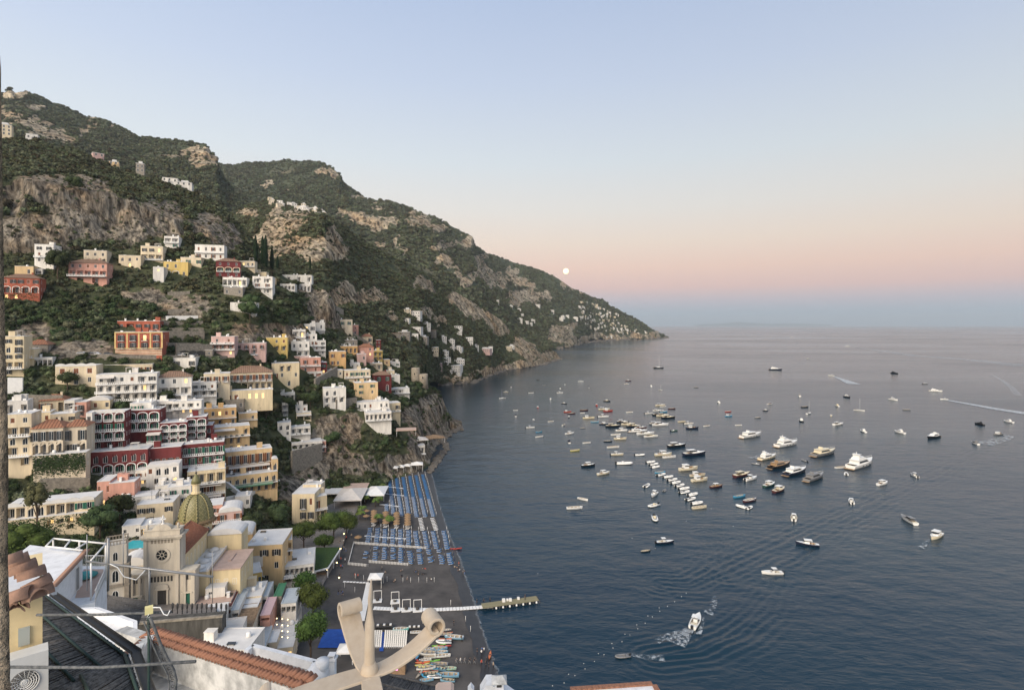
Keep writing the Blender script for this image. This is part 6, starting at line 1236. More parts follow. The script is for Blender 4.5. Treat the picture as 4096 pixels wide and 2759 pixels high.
# moored cluster left
CL = [(155, 245, 'V', 200, 'white', 'white', .62, 'small sailboat with bare mast beside the headland'), (192, 178, 'G', 10, 'cream', 'white', .6, 'cream boat beyond the small sailboat'), (248, 128, 'O', 80, 'white', 'red', .9, 'tiny boat nearest the headland rocks'), (295, 430, 'C', 90, 'white', 'navy', .55, 'white boat with black bimini near the headland'), (292, 370, 'O', 0, 'white', 'white', .75, 'tiny white dinghy near the headland'),
      (455, 188, 'O', 10, 'white', 'grey', 1.05, 'small pale boat off the headland'), (525, 340, 'G', 92, 'red', 'white', .62, 'red boat with white canopy with stern toward the beach'), (482, 468, 'R', 95, 'white', 'white', .7, 'white inflatable near the headland'), (447, 552, 'D', 6, 'white', 'white', .82, 'white boat with small console near the shore'), (537, 597, 'O', 20, 'blue', 'blue', .8, 'small blue rowing boat near the shore'), (543, 648, 'O', 24, 'white', 'white', 1.0, 'small white rowing boat under the blue one'), (663, 488, 'O', 22, 'white', 'cream', .9, 'little white boat beside the cream ones'), (660, 255, 'C', 80, 'white', 'white', .45, 'white cabin boat among distant moorings'),
      (590, 112, 'O', -10, 'grey', 'white', .9, 'grey dinghy among distant moorings'), (525, 52, 'O', 0, 'black', 'black', .8, 'black dinghy off the cove'), (760, 150, 'C', 85, 'navy', 'white', .5, 'navy boat behind the white open boat'), (755, 188, 'D', 8, 'white', 'white', .95, 'white open boat below the navy boat'), (800, 300, 'G', -20, 'black', 'white', .62, 'black launch moored toward the headland'), (808, 100, 'C', 90, 'white', 'grey', .42, 'tiny cabin boat among distant moorings'), (975, 70, 'S', 8, 'white', 'white', .62, 'white cruiser among distant moorings'), (1058, 132, 'C', 90, 'white', 'navy', .45, 'white boat with dark top among distant moorings'),
      (835, 388, 'T', 8, 'red', 'red', .8, 'red wooden boat beside a dark one'), (875, 405, 'O', 6, 'maroon', 'white', 1.2, 'dark red open boat beside the red one'), (850, 440, 'G', 85, 'black', 'white', .55, 'little black boat with white top'), (795, 525, 'O', 60, 'white', 'cream', .85, 'little round white boat'), (858, 615, 'G', 25, 'white', 'white', .78, 'white launch with grey top near the shore'), (852, 705, 'C', 90, 'white', 'navy', .55, 'white boat with dark bimini near the shore'), (915, 792, 'O', 18, 'yellow', 'cream', 1.05, 'yellow green rowing boat'), (1008, 372, 'O', 6, 'maroon', 'maroon', 1.3, 'long maroon open boat'), (992, 397, 'O', 0, 'white', 'white', .7, 'white dinghy under the long maroon boat'),
      (1055, 455, 'T', 6, 'cream', 'yellow', 1.15, 'cream fishing boat with ochre top'), (1140, 320, 'G', 88, 'red', 'red', .72, 'bright red cabin boat'), (1215, 362, 'S', 5, 'cream', 'white', .78, 'cream cruiser behind the long red boat'), (1258, 380, 'T', 8, 'red', 'red', 1.0, 'long red boat before the cream cruiser'), (1245, 275, 'G', -15, 'black', 'cream', .78, 'black launch with cream top'), (1120, 492, 'O', 3, 'lightblue', 'lightblue', 1.1, 'pale blue covered boat'), (1208, 440, 'D', 6, 'white', 'white', 1.15, 'long white open boat'), (1215, 515, 'G', 2, 'navy', 'white', .8, 'navy launch with orange white top'),
      (995, 556, 'O', 0, 'grey', 'white', .7, 'grey dinghy in the middle of the moorings'), (1037, 712, 'O', 14, 'white', 'white', .95, 'white rowing boat near the swim line'), (1310, 540, 'S', 4, 'black', 'cream', .88, 'black cruiser at the end of the moored row'), (1412, 495, 'S', 4, 'black', 'white', .76, 'black cruiser behind the first black one'), (1465, 520, 'S', 4, 'cream', 'cream', .8, 'cream cruiser in the moored row'), (1525, 540, 'S', 4, 'black', 'cream', .85, 'black cruiser before the big white one'), (1600, 555, 'S', 6, 'maroon', 'white', .7, 'maroon cruiser behind the big white one'), (1570, 595, 'K', 10, 'white', 'white', .62, 'big white cruiser in the moored row'), (1650, 620, 'S', 14, 'white', 'white', 1.0, 'white cruiser in front of the big white one'), (1708, 648, 'S', 12, 'white', 'cream', .78, 'white cruiser last of the moored row'),
      (1398, 585, 'G', 3, 'white', 'white', .95, 'white launch with tall windscreen'), (1340, 628, 'O', 8, 'white', 'white', 1.2, 'plain white rowing boat under the tall launch'), (1385, 672, 'T', 5, 'cream', 'cream', 1.0, 'cream cabin boat with brown trim'), (1257, 695, 'O', 0, 'black', 'white', .95, 'small black boat beside the cream cabin boat'), (1312, 758, 'O', 8, 'white', 'maroon', 1.35, 'white boat with thin mast and red waterline'), (1352, 835, 'D', 4, 'cream', 'white', .95, 'cream boat with black bimini'), (1592, 838, 'R', 5, 'white', 'grey', 1.0, 'grey white inflatable with mast'), (1430, 930, 'R', 2, 'white', 'white', 1.5, 'long white inflatable below the cream boat with bimini'), (1835, 838, 'G', 10, 'cream', 'white', 1.15, 'cream launch with square canopy'), (1900, 862, 'O', 12, 'white', 'white', 1.4, 'long white rowing boat below the cream launch'), (1052, 950, 'G', 18, 'black', 'white', .9, 'black hulled launch with white cabin near the swim line'), (1212, 1035, 'G', 28, 'cream', 'white', .85, 'cream launch with white canopy near the swim line'),
      (1485, 392, 'O', 10, 'white', 'cream', 1.1, 'white boat beside the outer mooring cluster'), (1682, 405, 'D', 14, 'white', 'grey', .95, 'white speedboat beside the outer mooring cluster'), (1772, 375, 'S', 10, 'white', 'white', .6, 'small white cruiser in the outer mooring cluster'), (1805, 320, 'S', 12, 'cream', 'white', .75, 'cream cruiser outermost in the outer mooring cluster'), (1835, 332, 'O', 15, 'white', 'teak', 1.1, 'open boat touching the outermost cream cruiser'), (1925, 355, 'O', 6, 'maroon', 'grey', 1.2, 'dark open boat beside the outer mooring cluster'), (1838, 388, 'D', 15, 'blue', 'white', .9, 'turquoise blue speedboat in the outer mooring cluster'), (1780, 420, 'S', 10, 'black', 'grey', .78, 'black cruiser in the outer mooring cluster'), (1830, 430, 'S', 10, 'cream', 'cream', .85, 'cream cruiser in the middle of the outer mooring cluster'), (1888, 450, 'S', 8, 'black', 'cream', .9, 'black cruiser with cream deck at the seaward end of the outer mooring cluster'), (1752, 515, 'S', 10, 'grey', 'white', .78, 'grey cruiser behind the white one inside the cluster'), (1805, 528, 'S', 8, 'white', 'white', .98, 'white cruiser lying just inside the outer mooring cluster'), (1708, 122, 'C', 90, 'white', 'white', .5, 'white boat well beyond the outer mooring cluster'), (1808, 155, 'V', -80, 'white', 'grey', .4, 'little sailboat well beyond the outer mooring cluster'),
      (2030, 490, 'O', 14, 'cream', 'cream', 1.15, 'cream open boat beside the outer mooring cluster'), (2100, 512, 'D', 8, 'white', 'teak', 1.0, 'white boat with brown cushions'), (2138, 560, 'T', 4, 'navy', 'navy', 1.1, 'navy boat with mast'), (1952, 585, 'R', 20, 'green', 'white', 1.0, 'grey green inflatable beside the cream cruisers'), (1975, 748, 'S', 18, 'black', 'white', 1.0, 'black sport cruiser with white top'), (2160, 835, 'S', 16, 'navy', 'white', 1.15, 'navy sport cruiser with white hardtop'), (2098, 990, 'T', 16, 'cream', 'cream', 1.3, 'long cream wooden boat with low cabin'), (2195, 1055, 'T', 14, 'cream', 'teak', 1.0, 'cream and brown wooden boat'), (2215, 1105, 'T', 20, 'cream', 'cream', 1.1, 'cream wooden boat with cabin')]
bs(A, CL)
for i, (x, y) in enumerate([(1705, 912), (1738, 935), (1755, 965), (1815, 1045), (1888, 1068), (1932, 1098), (1968, 1128), (2010, 1158), (2055, 1190), (2060, 1228), (2145, 1252), (2125, 1300), (2190, 1342)]):
    boat(*A(x, y), 'R', 20 + (i % 4) * 4, 'white', ('white', 'grey')[i % 2], .98, 'white inflatable in the slanting line of moored dinghies' if i % 2 == 0 else 'white inflatable with grey seats in the slanting line of dinghies', 'line of moored dinghies')
bs(A, [(1805, 1022, 'O', 15, 'blue', 'lightblue', 1.0, 'light blue rowing boat in the line of dinghies'), (2215, 1390, 'O', 14, 'cream', 'cream', 1.15, 'cream open boat at the end of the dinghy line'), (1665, 1160, 'R', 55, 'white', 'grey', .95, 'white inflatable dinghy with grey mat lying alone'), (1742, 1255, 'D', 240, 'white', 'white', .95, 'white motor boat with raised bow facing the beach'), (1850, 1208, 'R', 60, 'grey', 'grey', .62, 'tiny grey dinghy in the middle'), (1735, 1368, 'R', 215, 'white', 'cream', 1.05, 'white inflatable with beige seats facing the beach'), (1750, 1505, 'R', 262, 'white', 'cream', 1.05, 'white inflatable with bow toward the swim line'), (995, 1300, 'O', -40, 'white', 'white', .9, 'white catamaran dinghy inside the bay'), (908, 1395, 'O', 6, 'white', 'white', 1.15, 'white rescue rowing boat inside the bay')])
bs(G_, [(732, 190, 'D', 8, 'navy', 'white', .82, 'navy work boat with white foredeck'), (647, 228, 'O', 14, 'black', 'cream', .6, 'small dark dinghy under the navy work boat'), (1938, 165, 'G', 215, 'cream', 'white', 1.0, 'cream cabin launch coming in through open water'), (870, 545, 'D', 58, 'white', 'white', .95, 'white motor boat throwing a foamy wake'), (545, 695, 'R', 190, 'grey', 'grey', .6, 'grey inflatable with orange jackets aboard')])
# boats and kayaks drawn up on the sand
Z3 = lambda x, y: (1500 + x / 3.88, 2500 + y / 3.88)
for i, (x, y, ty, hd, c1, c2, sc, lb) in enumerate([(1230, 215, 'O', 175, 'lightblue', 'white', .95, 'pale blue boat with white cover drawn up highest on the sand'), (1110, 95, 'O', 5, 'grey', 'white', .5, 'covered skiff beside the scroll'), (1100, 172, 'O', 8, 'navy', 'grey', .75, 'grey and navy boat on the sand'), (1070, 280, 'R', 180, 'white', 'grey', .75, 'white inflatable drawn up on the sand'), (990, 395, 'O', 8, 'lightblue', 'lightblue', .8, 'light blue covered boat on the sand'), (1030, 440, 'O', 5, 'lightblue', 'white', .62, 'blue and white pedal boat on the sand'), (1045, 498, 'O', 6, 'white', 'white', .75, 'plain white boat on the sand'), (795, 460, 'O', 178, 'white', 'grey', .95, 'large white and grey boat on the sand'), (830, 392, 'O', 10, 'white', 'white', .5, 'short white skiff half hidden by the scroll'), (852, 518, 'O', 4, 'white', 'sand', .58, 'white skiff with beige inside on the sand'), (780, 562, 'O', 6, 'white', 'white', .55, 'white upturned skiff on the sand'),
        (1000, 632, 'O', 178, 'grey', 'grey', .8, 'grey aluminium boat on the sand'), (790, 690, 'O', 4, 'white', 'grey', .85, 'white boat with grey floor near the kayaks'), (985, 700, 'O', 170, 'lightblue', 'navy', .75, 'two tone blue boat on the sand'), (1140, 700, 'O', 2, 'mint', 'mint', .7, 'pale green boat on the sand'), (925, 820, 'R', 185, 'white', 'grey', .62, 'small white inflatable near the thatch roof'), (1130, 805, 'O', 180, 'lightblue', 'lightblue', 1.0, 'large grey blue covered boat on the sand'), (1130, 880, 'O', 175, 'lightblue', 'green', .65, 'grey blue covered boat over a green one'), (800, 875, 'O', 10, 'lightblue', 'lightblue', .6, 'blue covered boat at the thatch edge'), (880, 780, 'O', 5, 'green', 'green', .75, 'dark green boat under an orange kayak'), (400, 85, 'O', 3, 'aqua', 'white', .8, 'aqua green boat behind the white chairs'), (640, 130, 'O', 3, 'white', 'white', .6, 'white skiff behind the scroll')]):
    boat(0, 0, ty, hd, c1, c2, sc, lb, 'boats drawn up on the sand', at=sandp(*Z3(x, y)), z=.28)
def kayak(c):
    b = MB(); v = []; n_ = 8
    for i in range(n_ + 1):
        t = i / n_ * 2 - 1; w = .36 * (1 - abs(t) ** 2.4) + .01; x = 1.9 * t; zt = .12 * t * t
        v += [(x, -w, .3 + zt), (x, -w * .6, .02 + zt * .5), (x, w * .6, .02 + zt * .5), (x, w, .3 + zt), (x, w * .4, .38 + zt), (x, -w * .4, .38 + zt)]
    b.add(v, [(i * 6 + k, i * 6 + (k + 1) % 6, (i + 1) * 6 + (k + 1) % 6, (i + 1) * 6 + k) for i in range(n_) for k in range(6)], 0, True); r = empty('kayak', (0, 0, 0)); b.build('hull', pt(c), r)
    s = MB(); s.lathe([(.22, .37), (.26, .41), (.18, .42)], 10); s.build('cockpit', MDK, r); return r
KY = {}
for i, (x, y, hd, c, lb) in enumerate([(990, 325, 12, 'lime', 'lime green kayak on top of the stack'), (1020, 345, 8, 'yellow', 'yellow kayak beside the lime green one'), (1075, 345, 3, 'red', 'red ended kayak in the coloured stack'), (1105, 130, 5, 'orange', 'orange kayak near the pale blue boat'), (1095, 232, 4, 'orange', 'long orange kayak above the white inflatable'), (665, 500, 80, 'blue', 'blue striped kayak lying across the others'), (900, 562, 8, 'lime', 'lime green kayak among the white skiffs'), (690, 580, 140, 'red', 'red pedal kayak with rings'), (740, 600, 8, 'orange', 'orange kayak over a yellow one'), (735, 622, 14, 'yellow', 'yellow kayak under the orange one'), (820, 640, 14, 'blue', 'blue kayak beside the grey boat'), (760, 662, 12, 'yellow', 'pale yellow kayak under the blue one'), (910, 685, 3, 'blue', 'bright blue kayak between two boats'), (800, 740, 4, 'red', 'red kayak below the white boat'), (865, 745, 2, 'orange', 'orange kayak over the dark green boat'), (765, 800, 135, 'blue', 'bright blue kayak near the thatch roof'), (690, 780, 70, 'sand', 'old grey kayak near the thatch roof'), (1785, 490, 85, 'orange', 'orange kayak standing alone near the water')]):
    o = KY.get(c)
    if o is None: o = KY[c] = kayak(c)
    else: o = copy_tree(o)
    o.location = sandp(*Z3(x, y)) + Vector((0, 0, .02 + .12 * (i % 3))); o.rotation_euler[2] = R(hd); tag(o, lb, 'kayak', 'kayaks on the sand')
rk_ = kayak('red'); rk_.location = sandp(*Q3(1378, 322)); rk_.rotation_euler[2] = R(8); tag(rk_, 'red canoe lying at the water edge by the loungers', 'kayak', 'kayaks on the sand'); rk_.scale = (1.3, 1.3, 1.2)
# swim line floats
fl = MB(); fl.lathe([(.02, -.25), (.22, -.1), (.22, .15), (.02, .3)], 8); fl.v = [(x * .42, y * .42, z * .42) for x, y, z in fl.v]; flm = fl.mesh('float', MF)
for x, y in [(827, 412), (806, 427), (776, 450), (744, 470), (710, 492), (677, 517), (645, 545), (612, 570), (577, 598), (542, 627), (502, 655), (462, 685), (420, 715), (378, 748), (333, 778), (285, 810), (657, 513), (608, 552), (555, 594), (497, 635), (437, 680), (372, 724), (305, 772), (233, 823), (707, 477), (168, 326), (690, 212), (827, 92), (1036, 115), (587, 167), (938, 37)]:
    obj('float', flm, loc=atz(*G_(x, y), .05), label='white float of the swimming area line', cat='buoy', group='floats of the swim line')
# wakes
def wake(pts, w, m=FO2, nm='wake'):
    P0 = [atz(x, y, 0) for x, y in pts]; out = []
    for a, c in zip(P0[:-1], P0[1:]):
        for i in range(12): out.append(a.lerp(c, i / 12))
    out.append(P0[-1]); n_ = len(out); ww = [w[0] + (w[1] - w[0]) * i / (n_ - 1) for i in range(n_)]
    return strip(nm, out, ww, .34, m, kind='stuff', label='pale foam of a boat wake on the water')
wake([K_(1510, 648), K_(1750, 690), K_(2050, 745), K_(2420, 800)], (5, 16), FO1); wake([K_(345, 402), K_(450, 440), K_(560, 485)], (2, 18), FO1); wake([K_(520, 98), K_(800, 130), K_(1200, 190), K_(1700, 225), K_(2400, 300)], (20, 60)); wake([E_(960, 142), E_(750, 130), E_(500, 124), E_(330, 122)], (40, 120)); wake([K_(2110, 1008), K_(2185, 1030), K_(2100, 1060), K_(1900, 1110)], (2, 12)); FO4 = foam_mat('churned_foam', .45, .9); wake([G_(858, 568), G_(820, 600), G_(775, 640)], (1.2, 6.5), FO4); wake([G_(852, 572), G_(830, 588), G_(812, 602)], (1, 2.4), FO1); wake([G_(845, 570), G_(760, 600), G_(690, 630)], (.8, 3)); wake([G_(905, 525), G_(895, 570), G_(880, 600)], (.6, 1.6)); wake([G_(960, 430), G_(945, 470), G_(925, 510)], (1.5, 3)); wake([G_(1910, 175), G_(1890, 195), G_(1870, 215)], (.8, 2.5)); wake([K_(2000, 390), K_(2110, 450), K_(2200, 520), K_(2260, 600)], (4, 8)); wake([B_(430, 515), B_(500, 520), B_(560, 500)], (3, 6)); wake([G_(580, 690), G_(640, 700), G_(730, 705)], (1, 3))
# ------------------------------------------------------------------ people (one continuous skinned body each, clothes as material zones)
MSK = mat('skin', (.5, .32, .22), .7, 0); MHR = mat('hair', (.05, .035, .025), .8, 0)
def person_mesh(pose, top, bottom):
    J = {'stand': dict(pel=(0, 0, .95), ch=(0, 0, 1.35), nk=(0, 0, 1.5), hd=(0, -.02, 1.63), le=(-.28, 0, 1.18), lh=(-.26, -.1, .92), re=(.28, 0, 1.18), rh=(.25, -.12, .92), lk=(-.11, -.03, .5), lf=(-.12, .03, .06), rk=(.11, -.03, .5), rf=(.13, .03, .06)),
         'walk': dict(pel=(0, 0, .93), ch=(0, -.05, 1.33), nk=(0, -.06, 1.48), hd=(0, -.1, 1.61), le=(-.26, .12, 1.17), lh=(-.24, .2, .95), re=(.26, -.15, 1.17), rh=(.23, -.33, 1.02), lk=(-.1, -.2, .52), lf=(-.1, -.3, .07), rk=(.1, .03, .5), rf=(.1, .33, .12)),
         'sit': dict(pel=(0, 0, .13), ch=(0, .12, .52), nk=(0, .12, .66), hd=(0, .08, .8), le=(-.27, .25, .35), lh=(-.26, .32, .1), re=(.27, .0, .38), rh=(.14, -.3, .42), lk=(-.13, -.42, .42), lf=(-.14, -.62, .06), rk=(.13, -.42, .44), rf=(.15, -.64, .06)),
         'lie': dict(pel=(0, 0, .12), ch=(0, .45, .15), nk=(0, .6, .16), hd=(0, .74, .17), le=(-.3, .35, .08), lh=(-.25, .08, .07), re=(.3, .5, .08), rh=(.2, .75, .1), lk=(-.12, -.45, .12), lf=(-.13, -.88, .07), rk=(.12, -.42, .2), rf=(.14, -.86, .07))}[pose]
    b = MB()
    sh = lambda s: Vector(J['ch']) + Vector((s * .19, 0, .04 if pose != 'lie' else 0)); hp = lambda s: Vector(J['pel']) + Vector((s * .1, 0, -.04 if pose in ('stand', 'walk') else 0))
    T = lambda pts, rs, m: b.tube(pts, rs, 7, m)
    T([Vector(J['pel']) - (Vector(J['ch']) - Vector(J['pel'])) * .12, J['pel'], Vector(J['pel']).lerp(Vector(J['ch']), .5), J['ch'], Vector(J['nk'])], [.13, .165, .14, .18, .07], 1)
    T([J['nk'], Vector(J['nk']).lerp(Vector(J['hd']), .5)], [.06, .055], 0)
    h = Vector(J['hd']); b.lathe([(.02, -.13), (.08, -.09), (.1, 0), (.095, .06), (.05, .11), (.01, .12)], 8, 0, h); b.lathe([(.105, .0), (.108, .06), (.06, .125), (.01, .135)], 8, 3, h + Vector((0, .015, 0)))
    b.obox(h + Vector((0, -.11, -.01)), .03, .04, .04, 0, 0)
    for s, e, d, k, f in ((-1, 'le', 'lh', 'lk', 'lf'), (1, 're', 'rh', 'rk', 'rf')):
        T([sh(s), J[e]], [.06, .05], 1); T([J[e], J[d]], [.045, .032], 0); q = Vector(J[d]); w = (q - Vector(J[e])).normalized()
        for i in range(5): b.tube([q, q + w * (.09 if i else .06) + Vector((s * (i - 2) * .018, -.01 * i, 0))], .012, 4, 0)
        T([hp(s), J[k]], [.1, .065], 2); T([J[k], J[f]], [.062, .042], 0 if bottom == 's' else 2); q = Vector(J[f]); b.obox(q + Vector((0, -.07, -.02)), .09, .24, .07, 0, 3)
    c = {'w': (.7, .69, .66), 'k': (.02, .02, .025), 'b': (.08, .14, .3), 'r': (.45, .08, .06), 'g': (.2, .2, .2), 't': (.45, .36, .26)}
    return b.mesh('person', [MSK, mat('cloth_' + top, c[top], .9, 0), mat('cloth_' + (bottom if bottom != 's' else 'k'), c[bottom if bottom != 's' else 'k'], .9, 0), MHR])
PM = {}
WD = {'w': 'white', 'k': 'black', 'b': 'blue', 'r': 'red', 'g': 'grey', 't': 'beige'}; PO = {'stand': 'standing', 'walk': 'walking', 'sit': 'sitting', 'lie': 'lying'}
def person(p, pose, top, bot, where, rz=0):
    k = (pose, top, bot)
    if k not in PM: PM[k] = person_mesh(*k)
    obj('person', PM[k], loc=p, rz=rz, label=f'person in {WD[top]} top {PO[pose]} {where}', cat='person', group='people on the shore')
rp_ = random.Random(5)
for x, y, ps in [(725, 510, 'stand'), (752, 532, 'sit'), (905, 515, 'sit'), (1022, 522, 'sit'), (1045, 548, 'stand'), (898, 558, 'lie'), (950, 585, 'sit'), (1095, 540, 'lie'), (1100, 495, 'lie'), (1160, 585, 'lie'), (1405, 470, 'stand'), (1410, 512, 'sit'), (1440, 525, 'stand'), (1455, 545, 'stand'), (1375, 480, 'lie'), (840, 605, 'sit'), (512, 580, 'stand'), (486, 575, 'stand')]: person(sandp(*Q3(x, y)), ps, rp_.choice('wkbrgt'), rp_.choice('skb'), 'on the open dark sand', rp_.uniform(0, 6))
for x, y in [(1360, 995), (1430, 1135)]: person(sandp(*Q3(x, y)), 'stand', 'k', 'k', 'alone on the sand by the drawn up boats', rp_.uniform(0, 6))
for x, y, t_ in [(1568, 1250, 'k'), (1610, 1238, 'b'), (1605, 1262, 'w'), (1628, 1240, 'w')]: person(sandp(*Q3(x, y)), 'stand', t_, 'k', 'in the group of four near the water', rp_.uniform(0, 6))
for x, y, t_ in [(1382, 1335, 'g'), (1418, 1332, 'w'), (1456, 1332, 'g'), (1500, 1335, 'k'), (1543, 1335, 'k')]: person(sandp(*Q3(x, y)), 'walk', t_, 'g', 'in the single file on the sand', R(90))
for x, y, t_ in [(1605, 1350, 'r'), (1638, 1368, 'k'), (1668, 1382, 'k'), (1652, 1330, 'k'), (1710, 1372, 't')]: person(sandp(*Q3(x, y)), 'stand', t_, 'k', 'above the white chimney near the water', rp_.uniform(0, 6))
for x, y in [(455, 220), (390, 330), (405, 345), (362, 430), (400, 440), (328, 475), (362, 495), (375, 498), (340, 725), (365, 725), (376, 730), (385, 270), (410, 240), (355, 265), (350, 580)]: person(atz(*Q3(x, y), 3.92), rp_.choice(['walk', 'stand']), rp_.choice('wkbrgt'), rp_.choice('kbs'), 'on the paved promenade', rp_.uniform(0, 6))
for x, y in [(1565, 815), (1625, 808), (1680, 800)]: person(sandp(*Q3(x, y)) + Vector((0, 0, .2)), 'stand', 'k', 'k', 'on the boardwalk to the pier', rp_.uniform(0, 6))
person(pr.location + Vector((math.cos(an) * 11, math.sin(an) * 11, 1.0)), 'stand', 'k', 'k', 'at the end of the pier', 1)
# promenade lamps
def lamp(p, label):
    r = empty('street_lamp', p, 0, label=label, cat='lamp', group='promenade lamps'); MB().tube([(0, 0, 0), (0, 0, .5), (0, 0, 4.4)], [.12, .07, .05], 7).build('post', MIR, r); MB().lathe([(.05, 4.4), (.2, 4.55), (.26, 4.95), (.05, 5.1)], 8).build('lantern', mat('lamp_glow', (1, .75, .3), .5, 0, emit=6), r); MB().lathe([(.3, 4.95), (.05, 5.25)], 8).build('cap', MIR, r)
for x, y in [(358, 430), (388, 290), (325, 560), (1545 - 1200, 700)]: lamp(atz(*Q3(x, y), 3.92), 'black lamp post with lit lantern on the promenade')
# ------------------------------------------------------------------ near roofs below the viewpoint
def FR(px, py, D):
    phi = math.atan((px - 2048) / F); c = P(px, py, D); return c, -phi, D * math.cos(phi) / F, D / F
MRO = mat('rough_render', (.47, .385, .285), .95, .3, 22, bump=.9); MTE = mat('terracotta', (.34, .2, .14), .9, .28, 9, col2=(.19, .125, .095)); MPL = mat('whitewash', (.74, .74, .74), .9, .1, 1.2); MWS = mat('stained_whitewash', (.62, .61, .58), .9, .2, .9, col2=(.2, .2, .19)); MYW = mat('yellow_render', (.76, .6, .34), .9, .08, 2)
MOR = mat('orange_tile', (.35, .165, .1), .9, .25, 6, col2=(.15, .085, .06)); MRE = mat('dark_reed', (.2, .18, .158), .95, .35, 9); MRG = mat('grey_thatch', (.14, .13, .12), .95, .3, 5); MGB = mat('green_batten', (.025, .05, .042), .6, .15, 5); MPI = mat('weathered_pipe', (.06, .064, .066), .6, .3, 16, col2=(.17, .17, .165)); MOI = mat('beige_iron', (.6, .495, .37), .5, .08, 20, bump=.06, col2=(.52, .41, .29)); MAC = mat('air_unit_white', (.6, .6, .58), .55, .05, 3); MYB = mat('yellow_plastic', (.7, .62, .3), .5, .03); MCB = mat('white_cable', (.75, .75, .73), .6, 0); MAT = mat('aerial', (.3, .3, .3), .5, 0, metal=.6)
# stone jamb of the window the view is taken from
b = MB(); v = []; rows, colsn = 120, 11; edge = [(150, -40), (218, 0), (260, 3), (600, 8), (1000, 14), (1400, 22), (1600, 30), (1800, 33), (2200, 32), (2500, 38), (2800, 42), (3100, 44)]
for i in range(rows):
    py = 150 + (3100 - 150) * i / (rows - 1); ex = float(np.interp(py, [q[0] for q in edge], [q[1] for q in edge]))
    for j in range(colsn):
        t = j / (colsn - 1)
        if t < .699: px, D = ex - 420 * (1 - t / .7), .9
        else: px, D = ex, .9 + .35 * (t - .7) / .3
        p = P(px, py, D)
        if t > .701: p = P(ex, py, .9); p = p + (Vector((p.x, p.y, 0)).normalized() * (.35 * (t - .7) / .3)) - Vector((.12 * (t - .7) / .3, 0, 0))
        n0 = mnoise.fractal((p.x * 60, p.y * 60, p.z * 60), 1, 2, 4); p = p + Vector((.0035 * n0, -.003 * n0, .002 * n0)); v.append(p)
b.add(v, [(i * colsn + j, i * colsn + j + 1, (i + 1) * colsn + j + 1, (i + 1) * colsn + j) for i in range(rows - 1) for j in range(colsn - 1)], 0, True)
b.build('window_jamb', MRO, label='rough stone jamb rising beside the tiled eave', cat='wall')
# yellow wall with plate, tiled eave, air conditioner
c, th, kx, kz = FR(170, 2400, 12); yh = empty('neighbour_house', c, th, label='yellow rendered house corner under a white and terracotta tiled eave', cat='house')
MB().box(-3, 0, 0, 2.2, -4, .35).build('wall', MYW, yh)
b = MB(); b.box(-95 * kx, -50 * kx, -.05, -.002, -.85, -.47); b.build('meter_plate', mat('grey_plate', (.4, .42, .38), .6, .05), yh)
b = MB(); v = []
for i in range(14):
    for j in range(8): x = -1.5 + 1.45 * i / 13; y = -.35 + 1.3 * j / 7; v.append((x, y, .36 + .1 * j / 7 + .12 * (1 - i / 13) + .05 * mnoise.noise((x * 3, y * 3, 0))))
b.add(v, [(i * 8 + j, (i + 1) * 8 + j, (i + 1) * 8 + j + 1, i * 8 + j + 1) for i in range(13) for j in range(7)], 0, True); b.build('mortar_cap', MPL, yh)
def tile_mesh(L=.42, r0=.085, r1=.105, m=MTE):
    b = MB(); v = []; n_ = 8
    for k, (y, r) in enumerate(((0, r1), (L, r0))):
        for i in range(n_ + 1): a = PI * i / n_; v.append((r * math.cos(a), y, r * math.sin(a)))
        for i in range(n_ + 1): a = PI * i / n_; v.append(((r - .015) * math.cos(a), y, (r - .015) * math.sin(a)))
    m_ = 2 * (n_ + 1); b.add(v, [(i, i + 1, m_ + i + 1, m_ + i) for i in range(n_)] + [(n_ + 1 + i + 1, n_ + 1 + i, m_ + n_ + 1 + i, m_ + n_ + 2 + i) for i in range(n_)] + [(i + 1, i, n_ + 1 + i, n_ + 2 + i) for i in range(n_)] + [(m_ + i, m_ + i + 1, m_ + n_ + 2 + i, m_ + n_ + 1 + i) for i in range(n_)], 0, True); return b.mesh('tile', m)
tm = tile_mesh()
for i, (x, y, s, a) in enumerate([(120, 2232, 1.0, -82), (148, 2258, 1.0, -80), (180, 2286, 1.02, -78), (205, 2318, 1.02, -76), (208, 2350, 1.15, -74), (160, 2390, 1.1, -150), (110, 2405, 1.1, -160), (75, 2440, 1.1, -168), (60, 2460, 1.0, -170), (130, 2372, 1.1, -110), (95, 2230, 1, -85)]):
    p = P(x, y, 11.6 if i < 5 else 11.2); q = yh.matrix_basis.inverted() if False else None
    M = Matrix.Translation(c) @ Matrix.Rotation(th, 4, 'Z'); lp = M.inverted() @ p
    o = obj('tile', tm, yh, loc=lp); o.rotation_euler = (R(-12 + (i % 3) * 5), R((i % 4 - 1.5) * 5), R(a + 180)); o.scale = (s * 1.6, s * 1.1, s * 1.6)
c, th, kx, kz = FR(118, 2700, 11.4); ac = empty('air_conditioner', c, th, label='white air conditioner unit with round fan grille on the yellow wall', cat='air conditioner')
b = MB(); b.box(-.37, .3, 0, .38, -.55, .42); b.build('casing', MAC, ac)
b = MB()
for r_ in (.03, .07, .11, .15, .19, .23): b.add([(-.08 + (r_ + e) * math.cos(2 * PI * i / 28), -.02 - e2, -.1 + (r_ + e) * math.sin(2 * PI * i / 28)) for e, e2 in ((-.008, 0), (.008, .012)) for i in range(28)], [(i, (i + 1) % 28, 28 + (i + 1) % 28, 28 + i) for i in range(28)])
for i in range(16): a = 2 * PI * i / 16; b.tube([(-.08 + .05 * math.cos(a), -.02, -.1 + .05 * math.sin(a)), (-.08 + .235 * math.cos(a + .4), -.02, -.1 + .235 * math.sin(a + .4))], .006, 4)
